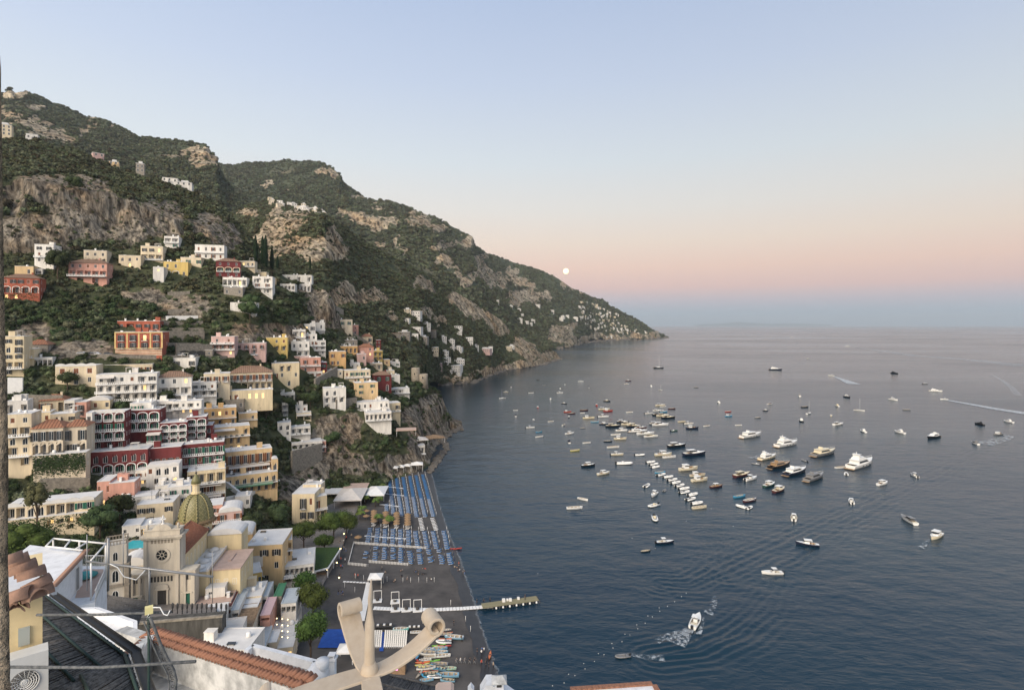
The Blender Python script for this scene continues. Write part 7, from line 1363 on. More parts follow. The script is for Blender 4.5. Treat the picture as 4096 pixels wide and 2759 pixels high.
b.build('fan_grille', MAC, ac); MB().tube([(-.08, -.004, -.1), (-.08, -.001, -.1)], .235, 24).build('fan_recess', MDK, ac); MB().tube([(-.08, -.025, -.1), (-.08, -.01, -.1)], .07, 16).build('hub', MAC, ac)
# reed roofs
def patch(cs):
    a, b_, c_, d_ = [P(*q) for q in cs]; return lambda u, v: a.lerp(b_, u).lerp(c_.lerp(d_, u), v)
def reed_roof(cs, label, nreed, nbat, m, rr=.022, batten=MGB, gutter=True, nm='reed_roof'):
    f = patch(cs); o0 = f(0, 0); r = empty(nm, o0, 0, label=label, cat='roof'); b = MB(); g = [[f(i / 8, j / 8) - o0 for j in range(9)] for i in range(9)]
    v = [p + Vector((0, 0, -.03)) for row in g for p in row] + [p + Vector((0, 0, -.12)) for row in g for p in row]
    b.add(v, [(i * 9 + j, i * 9 + j + 1, (i + 1) * 9 + j + 1, (i + 1) * 9 + j) for i in range(8) for j in range(8)], 0)
    rd = random.Random(nreed)
    for k in range(nreed):
        u = (k + rd.uniform(-.4, .4)) / nreed; u2 = u + rd.uniform(-.012, .012); v0 = rd.choice([0, 0, rd.uniform(0, .5)]); v1 = rd.choice([1, 1, rd.uniform(.5, 1)])
        if v1 - v0 > .1: b.tube([f(min(1, max(0, u)), v0) - o0 + Vector((0, 0, rd.uniform(-.02, .02))), f(min(1, max(0, u2)), v1) - o0 + Vector((0, 0, rd.uniform(-.02, .03)))], rr * rd.uniform(.7, 1.3), 4)
    b.build('reed_mat', m, r)
    for k in range(nbat):
        t = MB(); q = k / max(1, nbat - .2) + .03; t.tube([f(0, q) - o0 + Vector((0, 0, .06)), f(.5, q) - o0 + Vector((0, 0, .05)), f(1, q) - o0 + Vector((0, 0, .06))], rr * 1.7, 5); t.build('batten', batten, r)
    if gutter:
        t = MB(); a, e = f(0, -.02) - o0, f(1, -.02) - o0; s = Vector((.16, .12, 0)); t.add([a, e, e + s, a + s, a + Vector((0, 0, .1)), e + Vector((0, 0, .1)), e + s + Vector((0, 0, .1)), a + s + Vector((0, 0, .1))], [(0, 1, 2, 3), (0, 1, 5, 4), (2, 3, 7, 6)]); t.build('gutter', MIR, r)
    return r
reed_roof([(190, 2383, 20), (520, 2625, 14), (-260, 2430, 19), (-60, 2900, 11)], 'dark reed mat pergola roof with green battens below the yellow wall', 230, 5, MRE)
reed_roof([(512, 2618, 14.05), (590, 2850, 10.6), (-60, 2890, 11), (200, 3300, 8)], 'turned lower end of the dark reed mat roof', 110, 3, MRE)
reed_roof([(421, 2378, 62), (368, 2442, 56), (586, 2402, 60), (548, 2512, 52)], 'second dark reed roof in front of the church tower', 70, 1, MRE, .06, gutter=False)
reed_roof([(1530, 2690, 46), (1760, 2745, 43), (1420, 2800, 40), (1700, 2880, 38)], 'grey thatch roof below the iron ornament', 80, 3, MRG, .07, batten=MRG, gutter=False, nm='thatch_roof')
# white terrace house with pergola frame
wh = empty('terrace_house', atz(270, 2300, 60), 0, label='white terrace house with pergola frame and curved railing near the bell tower', cat='house'); o0 = wh.location
def slab(nm, pts, z, dep, m, par, o0, z1=None):
    ps = [atz(x, y, z) - o0 for x, y in pts]; return MB().prism([(p.x, p.y) for p in ps], z - dep - o0.z, z - o0.z).build(nm, m, par)
slab('wall', [(70, 2217), (120, 2178), (330, 2206), (196, 2345)], 69.5, 14, MPL, wh, o0)
slab('terrace', [(205, 2388), (322, 2262), (424, 2262), (428, 2300), (380, 2408), (300, 2425)], 66.5, 14, MPL, wh, o0)
slab('floor', [(300, 2390), (335, 2275), (414, 2275), (414, 2298), (370, 2385)], 66.52, .1, MPK, wh, o0)
a, e = atz(332, 2203, 69.5) - o0, atz(196, 2347, 69.5) - o0; d = e - a
for i in range(34): o = obj('tile', tm, wh, loc=a + d * i / 33 + Vector((.1, 0, .0))); o.rotation_euler = (0, 0, R(-60)); o.scale = (1.6, 1.1, 1.6)
b = MB()
bm = lambda p, q: b.tube([p, q], .09, 4)
zt = 69.9; C4 = [atz(x, y, zt) - o0 for x, y in ((183, 2184), (213, 2153), (424, 2173), (364, 2240), (330, 2200))]
bm(C4[0], C4[1]); bm(C4[1], C4[2]); bm(C4[2], C4[3]); bm(C4[0], C4[4])
for t in (.33, .66): bm(C4[1].lerp(C4[2], t), C4[0].lerp(C4[4], .2 + t * .9))
for p in (C4[1], C4[2], C4[3], C4[1].lerp(C4[2], .5)): bm(p, p - Vector((0, 0, 3.4)))
b.build('pergola_frame', MF, wh); b = MB()
def rail(p, q, n_):
    b.tube([p + Vector((0, 0, 1)), q + Vector((0, 0, 1))], .04, 4); b.tube([p + Vector((0, 0, .1)), q + Vector((0, 0, .1))], .03, 4)
    for i in range(n_ + 1): t = p.lerp(q, i / n_); b.tube([t, t + Vector((0, .06, .5)), t + Vector((0, 0, 1))], .02, 4)
T = lambda x, y: atz(x, y, 66.5) - o0
rail(T(322, 2262), T(424, 2262), 16); rail(T(424, 2262), T(428, 2300), 8); rail(T(428, 2300), T(380, 2408), 26); b.build('railing', MF, wh)
for i in range(5): win('plain', wh, *(T(284 + i * 5, 2380 - i * 4) + Vector((0, 0, .1))), .5, 2.1, R(40), name='terrace_door')
MB().lathe([(1.1, 0), (.2, .35), (.02, .4)], 12).build('parasol', mat('teal_canvas', (.08, .32, .32), .8, 0), wh, loc=T(335, 2310) + Vector((0, 0, .2)))
# other white roofs below
lr = empty('white_roof', atz(430, 2520, 71), 0, label='stepped white flat roof beside the dark reed pergola', cat='roof'); o0 = lr.location
slab('roof', [(300, 2464), (386, 2460), (540, 2516), (540, 2572), (512, 2616), (466, 2590)], 71, 10, MPL, lr, o0); 
ps = [atz(x, y, 71) - o0 for x, y in ((300, 2464), (386, 2460), (540, 2516), (540, 2572), (512, 2616))]; b = MB()
for a, e in zip(ps[:-1], ps[1:]): d = (e - a).normalized(); s = Vector((-d.y, d.x, 0)) * .12; b.add([a - s, e - s, e + s, a + s, a - s + Vector((0, 0, .5)), e - s + Vector((0, 0, .5)), e + s + Vector((0, 0, .5)), a + s + Vector((0, 0, .5))], [(0, 1, 5, 4), (2, 3, 7, 6), (4, 5, 6, 7), (1, 2, 6, 5), (3, 0, 4, 7)])
b.build('parapet', MPL, lr)
# stained white terrace with orange tile coping
tw = empty('coped_wall', P(880, 2640, 24), 0, label='long stained white wall capped with orange roof tiles', cat='wall'); o0 = tw.location
a, e = P(590, 2545, 28.5), P(1240, 2752, 21.5); d = (e - a); L = d.length; dn = d.normalized(); nn = Vector((dn.y, -dn.x, 0)).normalized()
b = MB(); q = [a - dn * 3, e + dn * 2]
b.add([q[0] - o0 + nn * .3, q[1] - o0 + nn * .3, q[1] - o0 + nn * .3 - Vector((0, 0, 9)), q[0] - o0 + nn * .3 - Vector((0, 0, 9)), q[0] - o0 - nn * .3, q[1] - o0 - nn * .3, q[1] - o0 - nn * .3 - Vector((0, 0, 9)), q[0] - o0 - nn * .3 - Vector((0, 0, 9))], [(0, 1, 2, 3), (0, 4, 5, 1), (5, 4, 7, 6)]); b.build('wall', MWS, tw)
om = tile_mesh(.46, .11, .13, MOR); n_ = int(L / .25)
for i in range(n_):
    for row in range(2):
        o = obj('tile', om, tw, loc=a + d * ((i + .5) / n_) - o0 + nn * (.4 - .34 * row) + Vector((0, 0, .1 + .1 * row + .02 * math.sin(i * 2.3)))); o.rotation_euler = (R(14), R((i * 37 % 9 - 4)), math.atan2(nn.y, nn.x) + R(90) + R((i * 53 % 7 - 3)))
b = MB(); b.add([a - o0 + nn * .31 - Vector((0, 0, 1.5)), e - o0 + nn * .31 - Vector((0, 0, 1.5)), e - o0 + nn * 14 - Vector((0, 0, 1.5)), a - o0 + nn * 14 - dn * 9 - Vector((0, 0, 1.5)), a - o0 - dn * 6 - Vector((0, 0, 1.5))], [(0, 1, 2, 3, 4)]); b.build('terrace_floor', MWS, tw)
t2 = empty('low_wall', P(560, 2600, 27), 0, label='short white wall with a line of red ridge tiles', cat='wall'); o0 = t2.location; a, e = P(505, 2635, 24), P(600, 2560, 28); b = MB()
for k in range(6): p = a.lerp(e, k / 6) - o0; b.obox(p - Vector((0, 0, .7)), 1.1, .5, 1.6, math.atan2(e.y - a.y, e.x - a.x))
b.build('wall', MWS, t2)
for k in range(14): o = obj('tile', om, t2, loc=a.lerp(e, k / 14) - o0 + Vector((0, -.2, .12))); o.rotation_euler = (R(8), 0, R(20 + k * 3)); o.scale = (1, .7, 1)
# flat roof to the beside the coping, with white parapet and vent pipe
fr = empty('flat_roof_house', atz(1110, 2660, 62), 0, label='house with grey flat roof and white parapet behind the orange tiles', cat='house'); o0 = fr.location
slab('roof', [(985, 2632), (1010, 2610), (1262, 2676), (1228, 2745), (1100, 2760), (985, 2700)], 62, 12, mat('grey_screed', (.36, .35, .34), .9, .12), fr, o0)
ps = [atz(x, y, 62) - o0 for x, y in ((985, 2632), (1010, 2610), (1262, 2676), (1228, 2745))]; b = MB()
for a, e in zip(ps[:-1], ps[1:]): d = (e - a).normalized(); s = Vector((-d.y, d.x, 0)) * .2; b.add([a - s, e - s, e + s, a + s, a - s + Vector((0, 0, .7)), e - s + Vector((0, 0, .7)), e + s + Vector((0, 0, .7)), a + s + Vector((0, 0, .7))], [(0, 1, 5, 4), (2, 3, 7, 6), (4, 5, 6, 7), (1, 2, 6, 5), (3, 0, 4, 7)])
b.build('parapet', MPL, fr)
b = MB(); p, q = atz(1236, 2724, 62.5) - o0, atz(1290, 2668, 63.5) - o0; b.tube([p, q], .75, 12); b.build('duct', MPL, fr); b = MB(); b.tube([q, q + Vector((0, 0, .6))], .5, 10); b.build('duct_cap', MPL, fr)
vp = obj('vent_chimney', MB().box(-.3, .3, -.3, .3, -8, .9).box(-.42, .42, -.42, .42, .9, 1.05).box(-.3, .3, -.3, .3, 1.25, 1.35).box(-.28, -.18, -.28, -.18, 1.05, 1.25).box(.18, .28, .18, .28, 1.05, 1.25).box(-.28, -.18, .18, .28, 1.05, 1.25).box(.18, .28, -.28, -.18, 1.05, 1.25).mesh('vent_chimney', MPL), loc=atz(1328, 2675, 60), label='small square white vent chimney beside the ornament', cat='chimney')
# white chimney house at the bottom
chh = empty('chimney_house', atz(1996, 2772, 67), R(3), label='white house top with tall chimney and weathered stone cap', cat='house'); chh.scale = (.5,) * 3
b = MB(); b.extr([(-2.6, -24), (2.6, -24), (2.6, -1.6), (.7, -.2), (-.9, .9), (-1.6, .9), (-2.4, -.4)], .2, 2.4); b.build('wall', MPL, chh)
b = MB(); b.box(-.55, .55, -.9, .2, -9, 1.9); b.build('chimney', MPL, chh); b = MB(); b.box(-.3, .3, -.93, -.88, 1.35, 1.75); b.build('flue', MDK, chh); b = MB(); b.add([(-.95, -1.25, 2.0), (.95, -1.25, 2.0), (.95, .55, 2.0), (-.95, .55, 2.0), (-.3, -.5, 2.5), (.4, -.4, 2.55), (-.95, -1.25, 1.88), (.95, -1.25, 1.88), (.95, .55, 1.88), (-.95, .55, 1.88)], [(0, 1, 5, 4), (1, 2, 5), (2, 3, 4, 5), (3, 0, 4), (6, 7, 1, 0), (7, 8, 2, 1), (8, 9, 3, 2), (9, 6, 0, 3)]); b.build('chimney_cap', MWS, chh)
b = MB(); b.extr([(-3.9, -1.4), (-3.1, -1.4), (-3.1, .8), (-3.5, 1.3), (-3.9, .8)], -.6, .4); b.build('small_chimney', MPL, chh); MB().box(-3.6, -3.4, -.63, -.58, .1, .5).build('slot', MDK, chh)
slb = empty('barrel_vault', atz(1778, 2772, 66), R(5), label='pale pink rounded roof end at the edge of the thatch', cat='roof'); b = MB(); b.extr([(-1.6, -8), (1.6, -8), (1.6, .5), (1.1, .95), (-1.1, .95), (-1.6, .5)], -1, 1.6); slb.scale = (.38,) * 3; b.build('vault', mat('pale_pink', (.6, .45, .36), .85, .05), slb)
rr = empty('edged_roof', atz(2470, 2756, 62), R(6), label='white roof edged with red bricks at the water side', cat='roof'); rr.scale = (.72, .72, 1); MB().box(-5, 4, -5, .2, -12, 0).build('roof', MPL, rr)
for i in range(15): MB().box(-5 + i * .6, -4.43 + i * .6, .21, .75, -.3, .12).build('brick', MOR, rr)
for i in range(6): MB().box(3.9, 4.4, -.4 - i * .6, .17 - i * .6, -.3, .12).build('brick', MOR, rr)
# pipes, poles and the wrought iron bracket
sf = empty('pipe_scaffold', P(596, 2560, 10), 0, label='old pipe frame with yellow junction box above the roofs', cat='frame'); o0 = sf.location
def pipe(nm, pts, r, m): 
    b = MB(); b.tube([P(*q) - o0 for q in pts], r, 10); return b.build(nm, m, sf)
pipe('crossbar', [(148, 2458, 10.4), (400, 2457, 10.1), (684, 2446, 10)], .024, MPI); pipe('crossbar', [(-20, 2666, 8.4), (400, 2668, 8.2), (782, 2644, 8)], .022, MPI); pipe('pole', [(594, 2425, 10), (597, 3000, 10)], .022, MGB); pipe('pole', [(598, 2268, 14), (596, 2420, 14)], .025, MAT)
pipe('crossbar', [(345, 2244, 14), (600, 2275, 14), (852, 2305, 14)], .028, MAT); pipe('pole', [(433, 2152, 14), (432, 2362, 14)], .03, MAT)
jb = MB(); p = P(596, 2438, 9.9) - o0; jb.obox(p, .125, .09, .125, R(33)); jb.build('junction_box', MYB, sf)
pipe('cable', [(612, 2428, 9.8), (640, 2428, 9.8), (655, 2455, 9.8), (670, 2460, 9.8), (680, 2440, 9.8)], .009, MCB); pipe('cable', [(440, 2255, 13.9), (470, 2268, 13.9), (495, 2305, 13.9), (545, 2318, 13.9), (580, 2280, 13.9)], .012, MCB); pipe('cable', [(596, 2455, 9.8), (580, 2478, 9.8), (600, 2465, 9.8)], .006, MCB)
wb = empty('iron_bracket', P(640, 2600, 8.5), 0, label='curved wrought iron bracket with small scrolls', cat='bracket'); o0 = wb.location
cv = [(600, 2470), (618, 2510), (640, 2570), (668, 2630), (695, 2680), (704, 2720), (700, 2800)]; b = MB(); b.tube([P(x, y, 8.5) - o0 for x, y in cv], .022, 8); b.build('bar', MPI, wb); b = MB(); b.tube([P(x - 26, y + 14, 8.5) - o0 for x, y in cv], .012, 6); b.build('inner_bar', MPI, wb)
for i in range(15):
    t = i / 15 * 5.6; k = int(t); f_ = t - k; x = cv[k][0] + (cv[k + 1][0] - cv[k][0]) * f_ - 13; y = cv[k][1] + (cv[k + 1][1] - cv[k][1]) * f_ + 7; c = P(x, y, 8.5) - o0; b = MB()
    b.tube([c + Vector((math.cos(a) * rr_, 0, math.sin(a) * rr_)) for a, rr_ in [(q * .6, .034 * (1 - q / 14)) for q in range(12)]], .006, 4); b.build('scroll', MIR, wb)
for x, y0, y1, D, lb in ((348, 2137, 2362, 40, 'thin roof aerial in front of the white terrace house'), (493, 2130, 2340, 60, 'thin aerial beside the bell tower'), (850, 2200, 2412, 120, 'thin aerial pole beside the church')):
    p = P(x, y1, D); obj('aerial_pole', MB().tube([(0, 0, 0), (0, 0, (y1 - y0) * D / F)], .0016 * D ** .8, 6).mesh('aerial_pole', MAT), loc=p, label=lb, cat='aerial')
for i in range(12):
    x = 690 + i * 19.5; p = P(x, 2450 + (i % 3) * 2, 132.6); obj('lantern_post', MB().tube([(0, 0, 0), (0, 0, 1.0), (0, 0, 1.2), (0, 0, 2.2), (0, 0, 2.5)], [.12, .1, .24, .26, .05], 8).mesh('lantern_post', MIR), loc=p, label='black lantern post in the row before the church', cat='lamp', group='lantern posts before the church')
# beige iron ornament right in front of the viewer
c, th, kx, kz = FR(1478, 2690, 1.8); orn = empty('iron_ornament', c, 0, label='beige wrought iron finial with spear and rolled scroll ends', cat='ornament')
def arm(d, w, L, rise, rad, turns, taper=.75):
    d = Vector((d[0], d[1], 0)).normalized(); wx = Vector((-d.y, d.x, 0)); pts = []
    for i in range(10): t = i / 10; pts.append((L * t, rise * t * t, 1 - (1 - taper) * (1 - t)))
    for i in range(int(22 * turns)): a = -PI / 2 + 2 * PI * i / 22; rr_ = rad * (1 - .38 * i / (22 * turns)); pts.append((L + rr_ * math.cos(a), rise + rad + rr_ * math.sin(a), 1))
    b = MB(); v = []; th_ = .005
    for i, (s, z, k) in enumerate(pts):
        a_ = pts[min(i + 1, len(pts) - 1)]; c_ = pts[max(i - 1, 0)]; ds, dz = a_[0] - c_[0], a_[1] - c_[1]; l_ = math.hypot(ds, dz) or 1; ns, nz = -dz / l_, ds / l_
        for sg, o_ in ((-1, th_), (1, th_), (1, -th_), (-1, -th_)): v.append(d * (s + ns * o_) + wx * (sg * w / 2 * k) + Vector((0, 0, z + nz * o_)))
    n_ = len(pts); b.add(v, [(i * 4 + k, i * 4 + (k + 1) % 4, (i + 1) * 4 + (k + 1) % 4, (i + 1) * 4 + k) for i in range(n_ - 1) for k in range(4)] + [(3, 2, 1, 0), tuple((n_ - 1) * 4 + k for k in range(4))], 0, False)
    o = b.build('scroll_arm', MOI, orn); m_ = o.modifiers.new('bevel', 'BEVEL'); m_.width = .0025; m_.segments = 2; return o
arm((.89, .45), .085, .215, .085, .03, 1.15); arm((-.56, .83), .075, .2, .095, .03, .9); arm((-.9, -.42), .1, .3, -.03, .03, .6); arm((.35, -.94), .075, .25, -.05, .03, .6)
b = MB(); b.tube([(0, 0, -.5), (0, 0, -.05), (0, 0, .05), (0, 0, .16), (.001, .01, .24), (.002, .015, .3)], [.02, .02, .0165, .0155, .009, .0015], 14); b.build('spear', MOI, orn)
b = MB(); b.lathe([(.02, -.02), (.03, 0), (.026, .02), (.018, .035)], 14); b.build('collar', MOI, orn)
# ------------------------------------------------------------------ vegetation
def leaf_mat(name, c, var=.5):
    m = bpy.data.materials.new(name); m.use_nodes = True; t = m.node_tree; n = t.nodes; l = t.links; b = n['Principled BSDF']
    b.inputs['Roughness'].default_value = .85; b.inputs['Specular IOR Level'].default_value = .15
    oi = n.new('ShaderNodeObjectInfo'); no = n.new('ShaderNodeTexNoise'); no.inputs['Scale'].default_value = 1.3; no.inputs['Detail'].default_value = 3; tx = n.new('ShaderNodeTexCoord'); l.new(tx.outputs['Object'], no.inputs['Vector'])
    hs = n.new('ShaderNodeHueSaturation'); mr_ = n.new('ShaderNodeMapRange'); l.new(oi.outputs['Random'], mr_.inputs[0]); mr_.inputs[3].default_value = 1 - var; mr_.inputs[4].default_value = 1 + var; l.new(mr_.outputs[0], hs.inputs['Value'])
    m2 = n.new('ShaderNodeMath'); m2.operation = 'MULTIPLY_ADD'; l.new(oi.outputs['Random'], m2.inputs[0]); m2.inputs[1].default_value = .06; m2.inputs[2].default_value = .47; l.new(m2.outputs[0], hs.inputs['Hue'])
    rp = n.new('ShaderNodeValToRGB'); l.new(no.outputs['Fac'], rp.inputs[0]); rp.color_ramp.elements[0].position = .35; rp.color_ramp.elements[1].position = .65
    rp.color_ramp.elements[0].color = tuple(v * .6 for v in c) + (1,); rp.color_ramp.elements[1].color = tuple(v * 1.35 for v in c) + (1,)
    l.new(rp.outputs[0], hs.inputs['Color']); l.new(hs.outputs[0], b.inputs['Base Color']); return m
LM1 = leaf_mat('macchia_leaf', (.076, .087, .042), .55); LM5 = leaf_mat('olive_leaf', (.108, .114, .066), .45); LM2 = leaf_mat('pine_leaf', (.06, .09, .022), .2); LM3 = leaf_mat('tree_leaf', (.045, .062, .025), .3); LM4 = leaf_mat('brown_leaf', (.075, .068, .034), .35); LMP = leaf_mat('palm_leaf', (.09, .13, .03), .2); LMC = leaf_mat('cypress_leaf', (.018, .03, .014), .2); MBK = mat('bark', (.12, .085, .06), .95, .25, 4)
def crown_mb(rx, ry, rz, n_, ls, seed, lobes=6, core=True, flat=0.):
    """clumps of leaf faces filling an uneven crown"""
    r = random.Random(seed); b = MB(); C_ = []
    for _ in range(lobes):
        a = r.uniform(0, 2 * PI); e = r.uniform(-.3, 1.1); k = r.uniform(.35, .7); C_.append((Vector((math.cos(a) * math.cos(e) * rx * k, math.sin(a) * math.cos(e) * ry * k, math.sin(e) * rz * k)), r.uniform(.42, .62)))
    C_.append((Vector((0, 0, 0)), .62))
    for i in range(n_):
        c, k = C_[i % len(C_)]; d = Vector((r.gauss(0, 1), r.gauss(0, 1), r.gauss(.25, 1))).normalized(); q = r.uniform(.72, 1.06)
        p = c + Vector((d.x * rx, d.y * ry, d.z * rz)) * k * q
        s = ls * r.uniform(.6, 1.3); n0 = (d + Vector((r.uniform(-.8, .8), r.uniform(-.8, .8), r.uniform(-.4, .9)))).normalized(); u = n0.orthogonal().normalized(); u = Matrix.Rotation(r.uniform(0, 6.3), 3, n0) @ u; v = n0.cross(u)
        b.add([p - u * s, p - v * s * .6, p + u * s, p + v * s * .6], [(0, 1, 2, 3)], 0)
    if core:  # solid inner blobs added to block light through the leaves
        for c, k in C_:
            pr_ = [(math.sin(PI * i / 5) * k * .7 + .001, -math.cos(PI * i / 5) * k * .7) for i in range(6)]; o0 = len(b.v); b.lathe(pr_, 7, 0, cap=False)
            for i in range(o0, len(b.v)): x, y, z = b.v[i]; b.v[i] = (x * rx + c.x, y * ry + c.y, z * rz + c.z)
    return b
def hidden_proto(me, name):
    o = bpy.data.objects.new(name, me); return o
def scatter(name, pts, scales, meshes, label):
    """instances of a few clump meshes on points (a wood nobody could count)"""
    pts = np.array(pts); scales = np.array(scales); N = len(pts)
    me = bpy.data.meshes.new(name); me.from_pydata(pts.tolist(), [], [])
    a = me.attributes.new('sc', 'FLOAT', 'POINT'); a.data.foreach_set('value', scales.astype(np.float32))
    a = me.attributes.new('rot', 'FLOAT_VECTOR', 'POINT'); a.data.foreach_set('vector', np.stack([np.zeros(N), np.zeros(N), rng.random(N) * 6.28], -1).reshape(-1).astype(np.float32))
    a = me.attributes.new('pick', 'INT', 'POINT'); a.data.foreach_set('value', rng.integers(0, len(meshes), N).astype(np.int32))
    ng = bpy.data.node_groups.new(name, 'GeometryNodeTree'); ng.interface.new_socket('Geometry', in_out='INPUT', socket_type='NodeSocketGeometry'); ng.interface.new_socket('Geometry', in_out='OUTPUT', socket_type='NodeSocketGeometry')
    n = ng.nodes; l = ng.links; gi = n.new('NodeGroupInput'); go = n.new('NodeGroupOutput'); ip = n.new('GeometryNodeInstanceOnPoints'); l.new(gi.outputs[0], ip.inputs['Points'])
    jg = n.new('GeometryNodeGeometryToInstance')
    for k in reversed(range(len(meshes))):
        po = bpy.data.objects.new(name + '_clump', meshes[k]); oi = n.new('GeometryNodeObjectInfo'); oi.inputs['Object'].default_value = po; oi.inputs['As Instance'].default_value = False; l.new(oi.outputs['Geometry'], jg.inputs[0])
    l.new(jg.outputs[0], ip.inputs['Instance']); ip.inputs['Pick Instance'].default_value = True
    def attr(nm, ty):
        q = n.new('GeometryNodeInputNamedAttribute'); q.data_type = ty; q.inputs[0].default_value = nm; return q.outputs[0]
    l.new(attr('pick', 'INT'), ip.inputs['Instance Index']); l.new(attr('sc', 'FLOAT'), ip.inputs['Scale'])
    er = n.new('FunctionNodeEulerToRotation'); l.new(attr('rot', 'FLOAT_VECTOR'), er.inputs[0]); l.new(er.outputs[0], ip.inputs['Rotation']); l.new(ip.outputs[0], go.inputs[0])
    o = obj(name, me, kind='stuff', label=label); mo = o.modifiers.new('scatter', 'NODES'); mo.node_group = ng; return o
bush = []
for i in range(5):
    b = crown_mb(1, 1, .85, 150, .24, 50 + i, 5); bush.append(b.mesh('clump', (LM1, LM5, LM1, LM5, LM4)[i]))
near_b = []
for i in range(4): b = crown_mb(1, 1, .9, 320, .16, 80 + i, 6); near_b.append(b.mesh('clump', (LM3, LM1, LM3, LM5)[i]))
def veg(layer, N, smin, smax, name, label, meshes, rocky=.1, region=None, houses=False, pz=45.):
    p = layer.P; nv, nu = p.shape[:2]; nv -= 3; px, py, rk = layer.rk_grid; pts = []; sc = []; r = random.Random(N)
    A_ = np.linalg.norm(np.cross(p[1:nv, :-1] - p[:nv - 1, :-1], p[:nv - 1, 1:] - p[:nv - 1, :-1]), axis=-1); W_ = (A_ / np.maximum(p[:nv - 1, :-1, 1], 50) ** .6).reshape(-1); W_ /= W_.sum()
    ids = rng.choice(len(W_), N, p=W_)
    for q in ids:
        i, j = divmod(int(q), nu - 1); f, g = r.random(), r.random()
        c = p[i, j] * (1 - f) * (1 - g) + p[i + 1, j] * f * (1 - g) + p[i, j + 1] * (1 - f) * g + p[i + 1, j + 1] * f * g
        if c[2] < 2.5: continue
        x, y, k = px[i, j], py[i, j], rk[i, j]
        if k > .45 and r.random() > rocky * 1.6: continue
        if region and not region(x, y): continue
        pn = mnoise.noise((c[0] / pz, c[1] / pz, c[2] / pz)) + .5 * mnoise.noise((c[0] / pz * 2.7, c[1] / pz * 2.7, c[2] / pz * 2.7))
        if pn < -.12 and r.random() < (.2 if houses else .72): continue
        s = smin + (smax - smin) * r.random() ** 1.8 * (1 if r.random() < .92 else 1.5) * (1 + .5 * max(-.6, min(1, pn)))
        if k > .45: s *= .55
        if houses:
            D = c[1]; hp = s * 1.3 * F / D; wp = s * .8 * F / D; bad = False
            for (a0, a1, t0, b0, hd) in RECTS:
                if a0 - wp < x < a1 + wp and t0 < y < b0 + hp * .72 and D < hd + 14: bad = True; break
            if bad: continue
        pts.append((c[0], c[1], c[2] + s * .3)); sc.append(s)
    return scatter(name, pts, sc, meshes, label)
def regA(x, y): return y < 1180
def regB(x, y): return y >= 1180 and not (x > 1190 and y > 2085 and x > 1190 + (2640 - y) * .0) and not (1180 < x and y > 1960) and not (y > 2440)
veg(L1, 26000, .9, 2.7, 'hillside_wood', 'dense green scrub and trees covering the upper hillside', bush, .12, regA, True)
veg(L1, 15000, 1.2, 2.9, 'garden_trees', 'dark garden bushes filling the gaps between the town houses', near_b, .1, regB, True)
veg(L2, 30000, 1.5, 3.6, 'spur_wood', 'green scrub covering the middle spur', bush, .12, pz=70.)
veg(L1b, 22000, 2.4, 6, 'peak_wood', 'dark green wood on the high peak', bush, .08, pz=130.)
veg(L3, 42000, 3.5, 9, 'mountain_wood', 'dark green scrub on the far mountains', bush, .1, pz=170.)
# boulders along the waterline
rocks = []
for i in range(4):
    b = MB(); b.lathe([(math.sin(PI * k / 7) + .001, -math.cos(PI * k / 7)) for k in range(8)], 9, cap=False); b.sm = [False] * len(b.sm)
    b.v = [tuple(Vector(p) * (.75 + .5 * mnoise.noise(Vector(p) * 1.6 + Vector((i * 9, 0, 0)))) * Vector((1, 1, 1)).length / 1.732) for p in b.v]; b.v = [(x * 1.2, y, z * .75) for x, y, z in b.v]; rocks.append(b.mesh('boulder', mat('shore_rock', (.2, .175, .145), .9, .3, .7, bump=.6, col2=(.06, .055, .05))))
pts = []; sc = []; r_ = random.Random(11)
for L, k in (([(1722, 1888), (1745, 1850), (1790, 1790), (1768, 1760), (1790, 1735), (1845, 1712), (1800, 1690)], 1.), ([(1762, 1540), (1890, 1532), (1960, 1502), (2025, 1480), (2170, 1460), (2240, 1436)], 2.6), ([(2232, 1396), (2335, 1373), (2440, 1361), (2600, 1355), (2680, 1350)], 6.)):
    for a, c in zip(L[:-1], L[1:]):
        for i in range(46 if k == 1 else 26): t = r_.random(); p = atz(a[0] + (c[0] - a[0]) * t + r_.gauss(0, 4), a[1] + (c[1] - a[1]) * t + r_.gauss(0, 3) / k, 0); pts.append((p.x, p.y, .2)); sc.append(r_.uniform(.6, 2.6) * k)
scatter('shore_rocks', pts, sc, rocks, 'grey boulders along the waterline of the headlands')
# single trees
def tree(p, h, rx, ry, rz, label, m, nm='tree', n_=900, ls=.3, seed=1, trunk=.25, lobes=9, lean=0., grp='single trees of the town', branches=5):
    r = empty(nm, p, 0, label=label, cat='tree', group=grp); q = random.Random(seed); t = MB(); t.tube([(0, 0, -1), (lean * .3, 0, h * .35), (lean, 0, h * .72)], [trunk, trunk * .8, trunk * .5], 8)
    for i in range(branches):
        a = 2 * PI * i / branches + q.uniform(-.4, .4); k = q.uniform(.45, .75); t.tube([(lean * .5, 0, h * q.uniform(.35, .55)), (lean + math.cos(a) * rx * k * .5, math.sin(a) * ry * k * .5, h * .68), (lean + math.cos(a) * rx * k, math.sin(a) * ry * k, h * .78)], [trunk * .45, trunk * .3, trunk * .12], 6)
    t.build('trunk', MBK, r); crown_mb(rx, ry, rz, n_, ls, seed, lobes).build('crown', m, r, loc=(lean, 0, h * .8)); return r
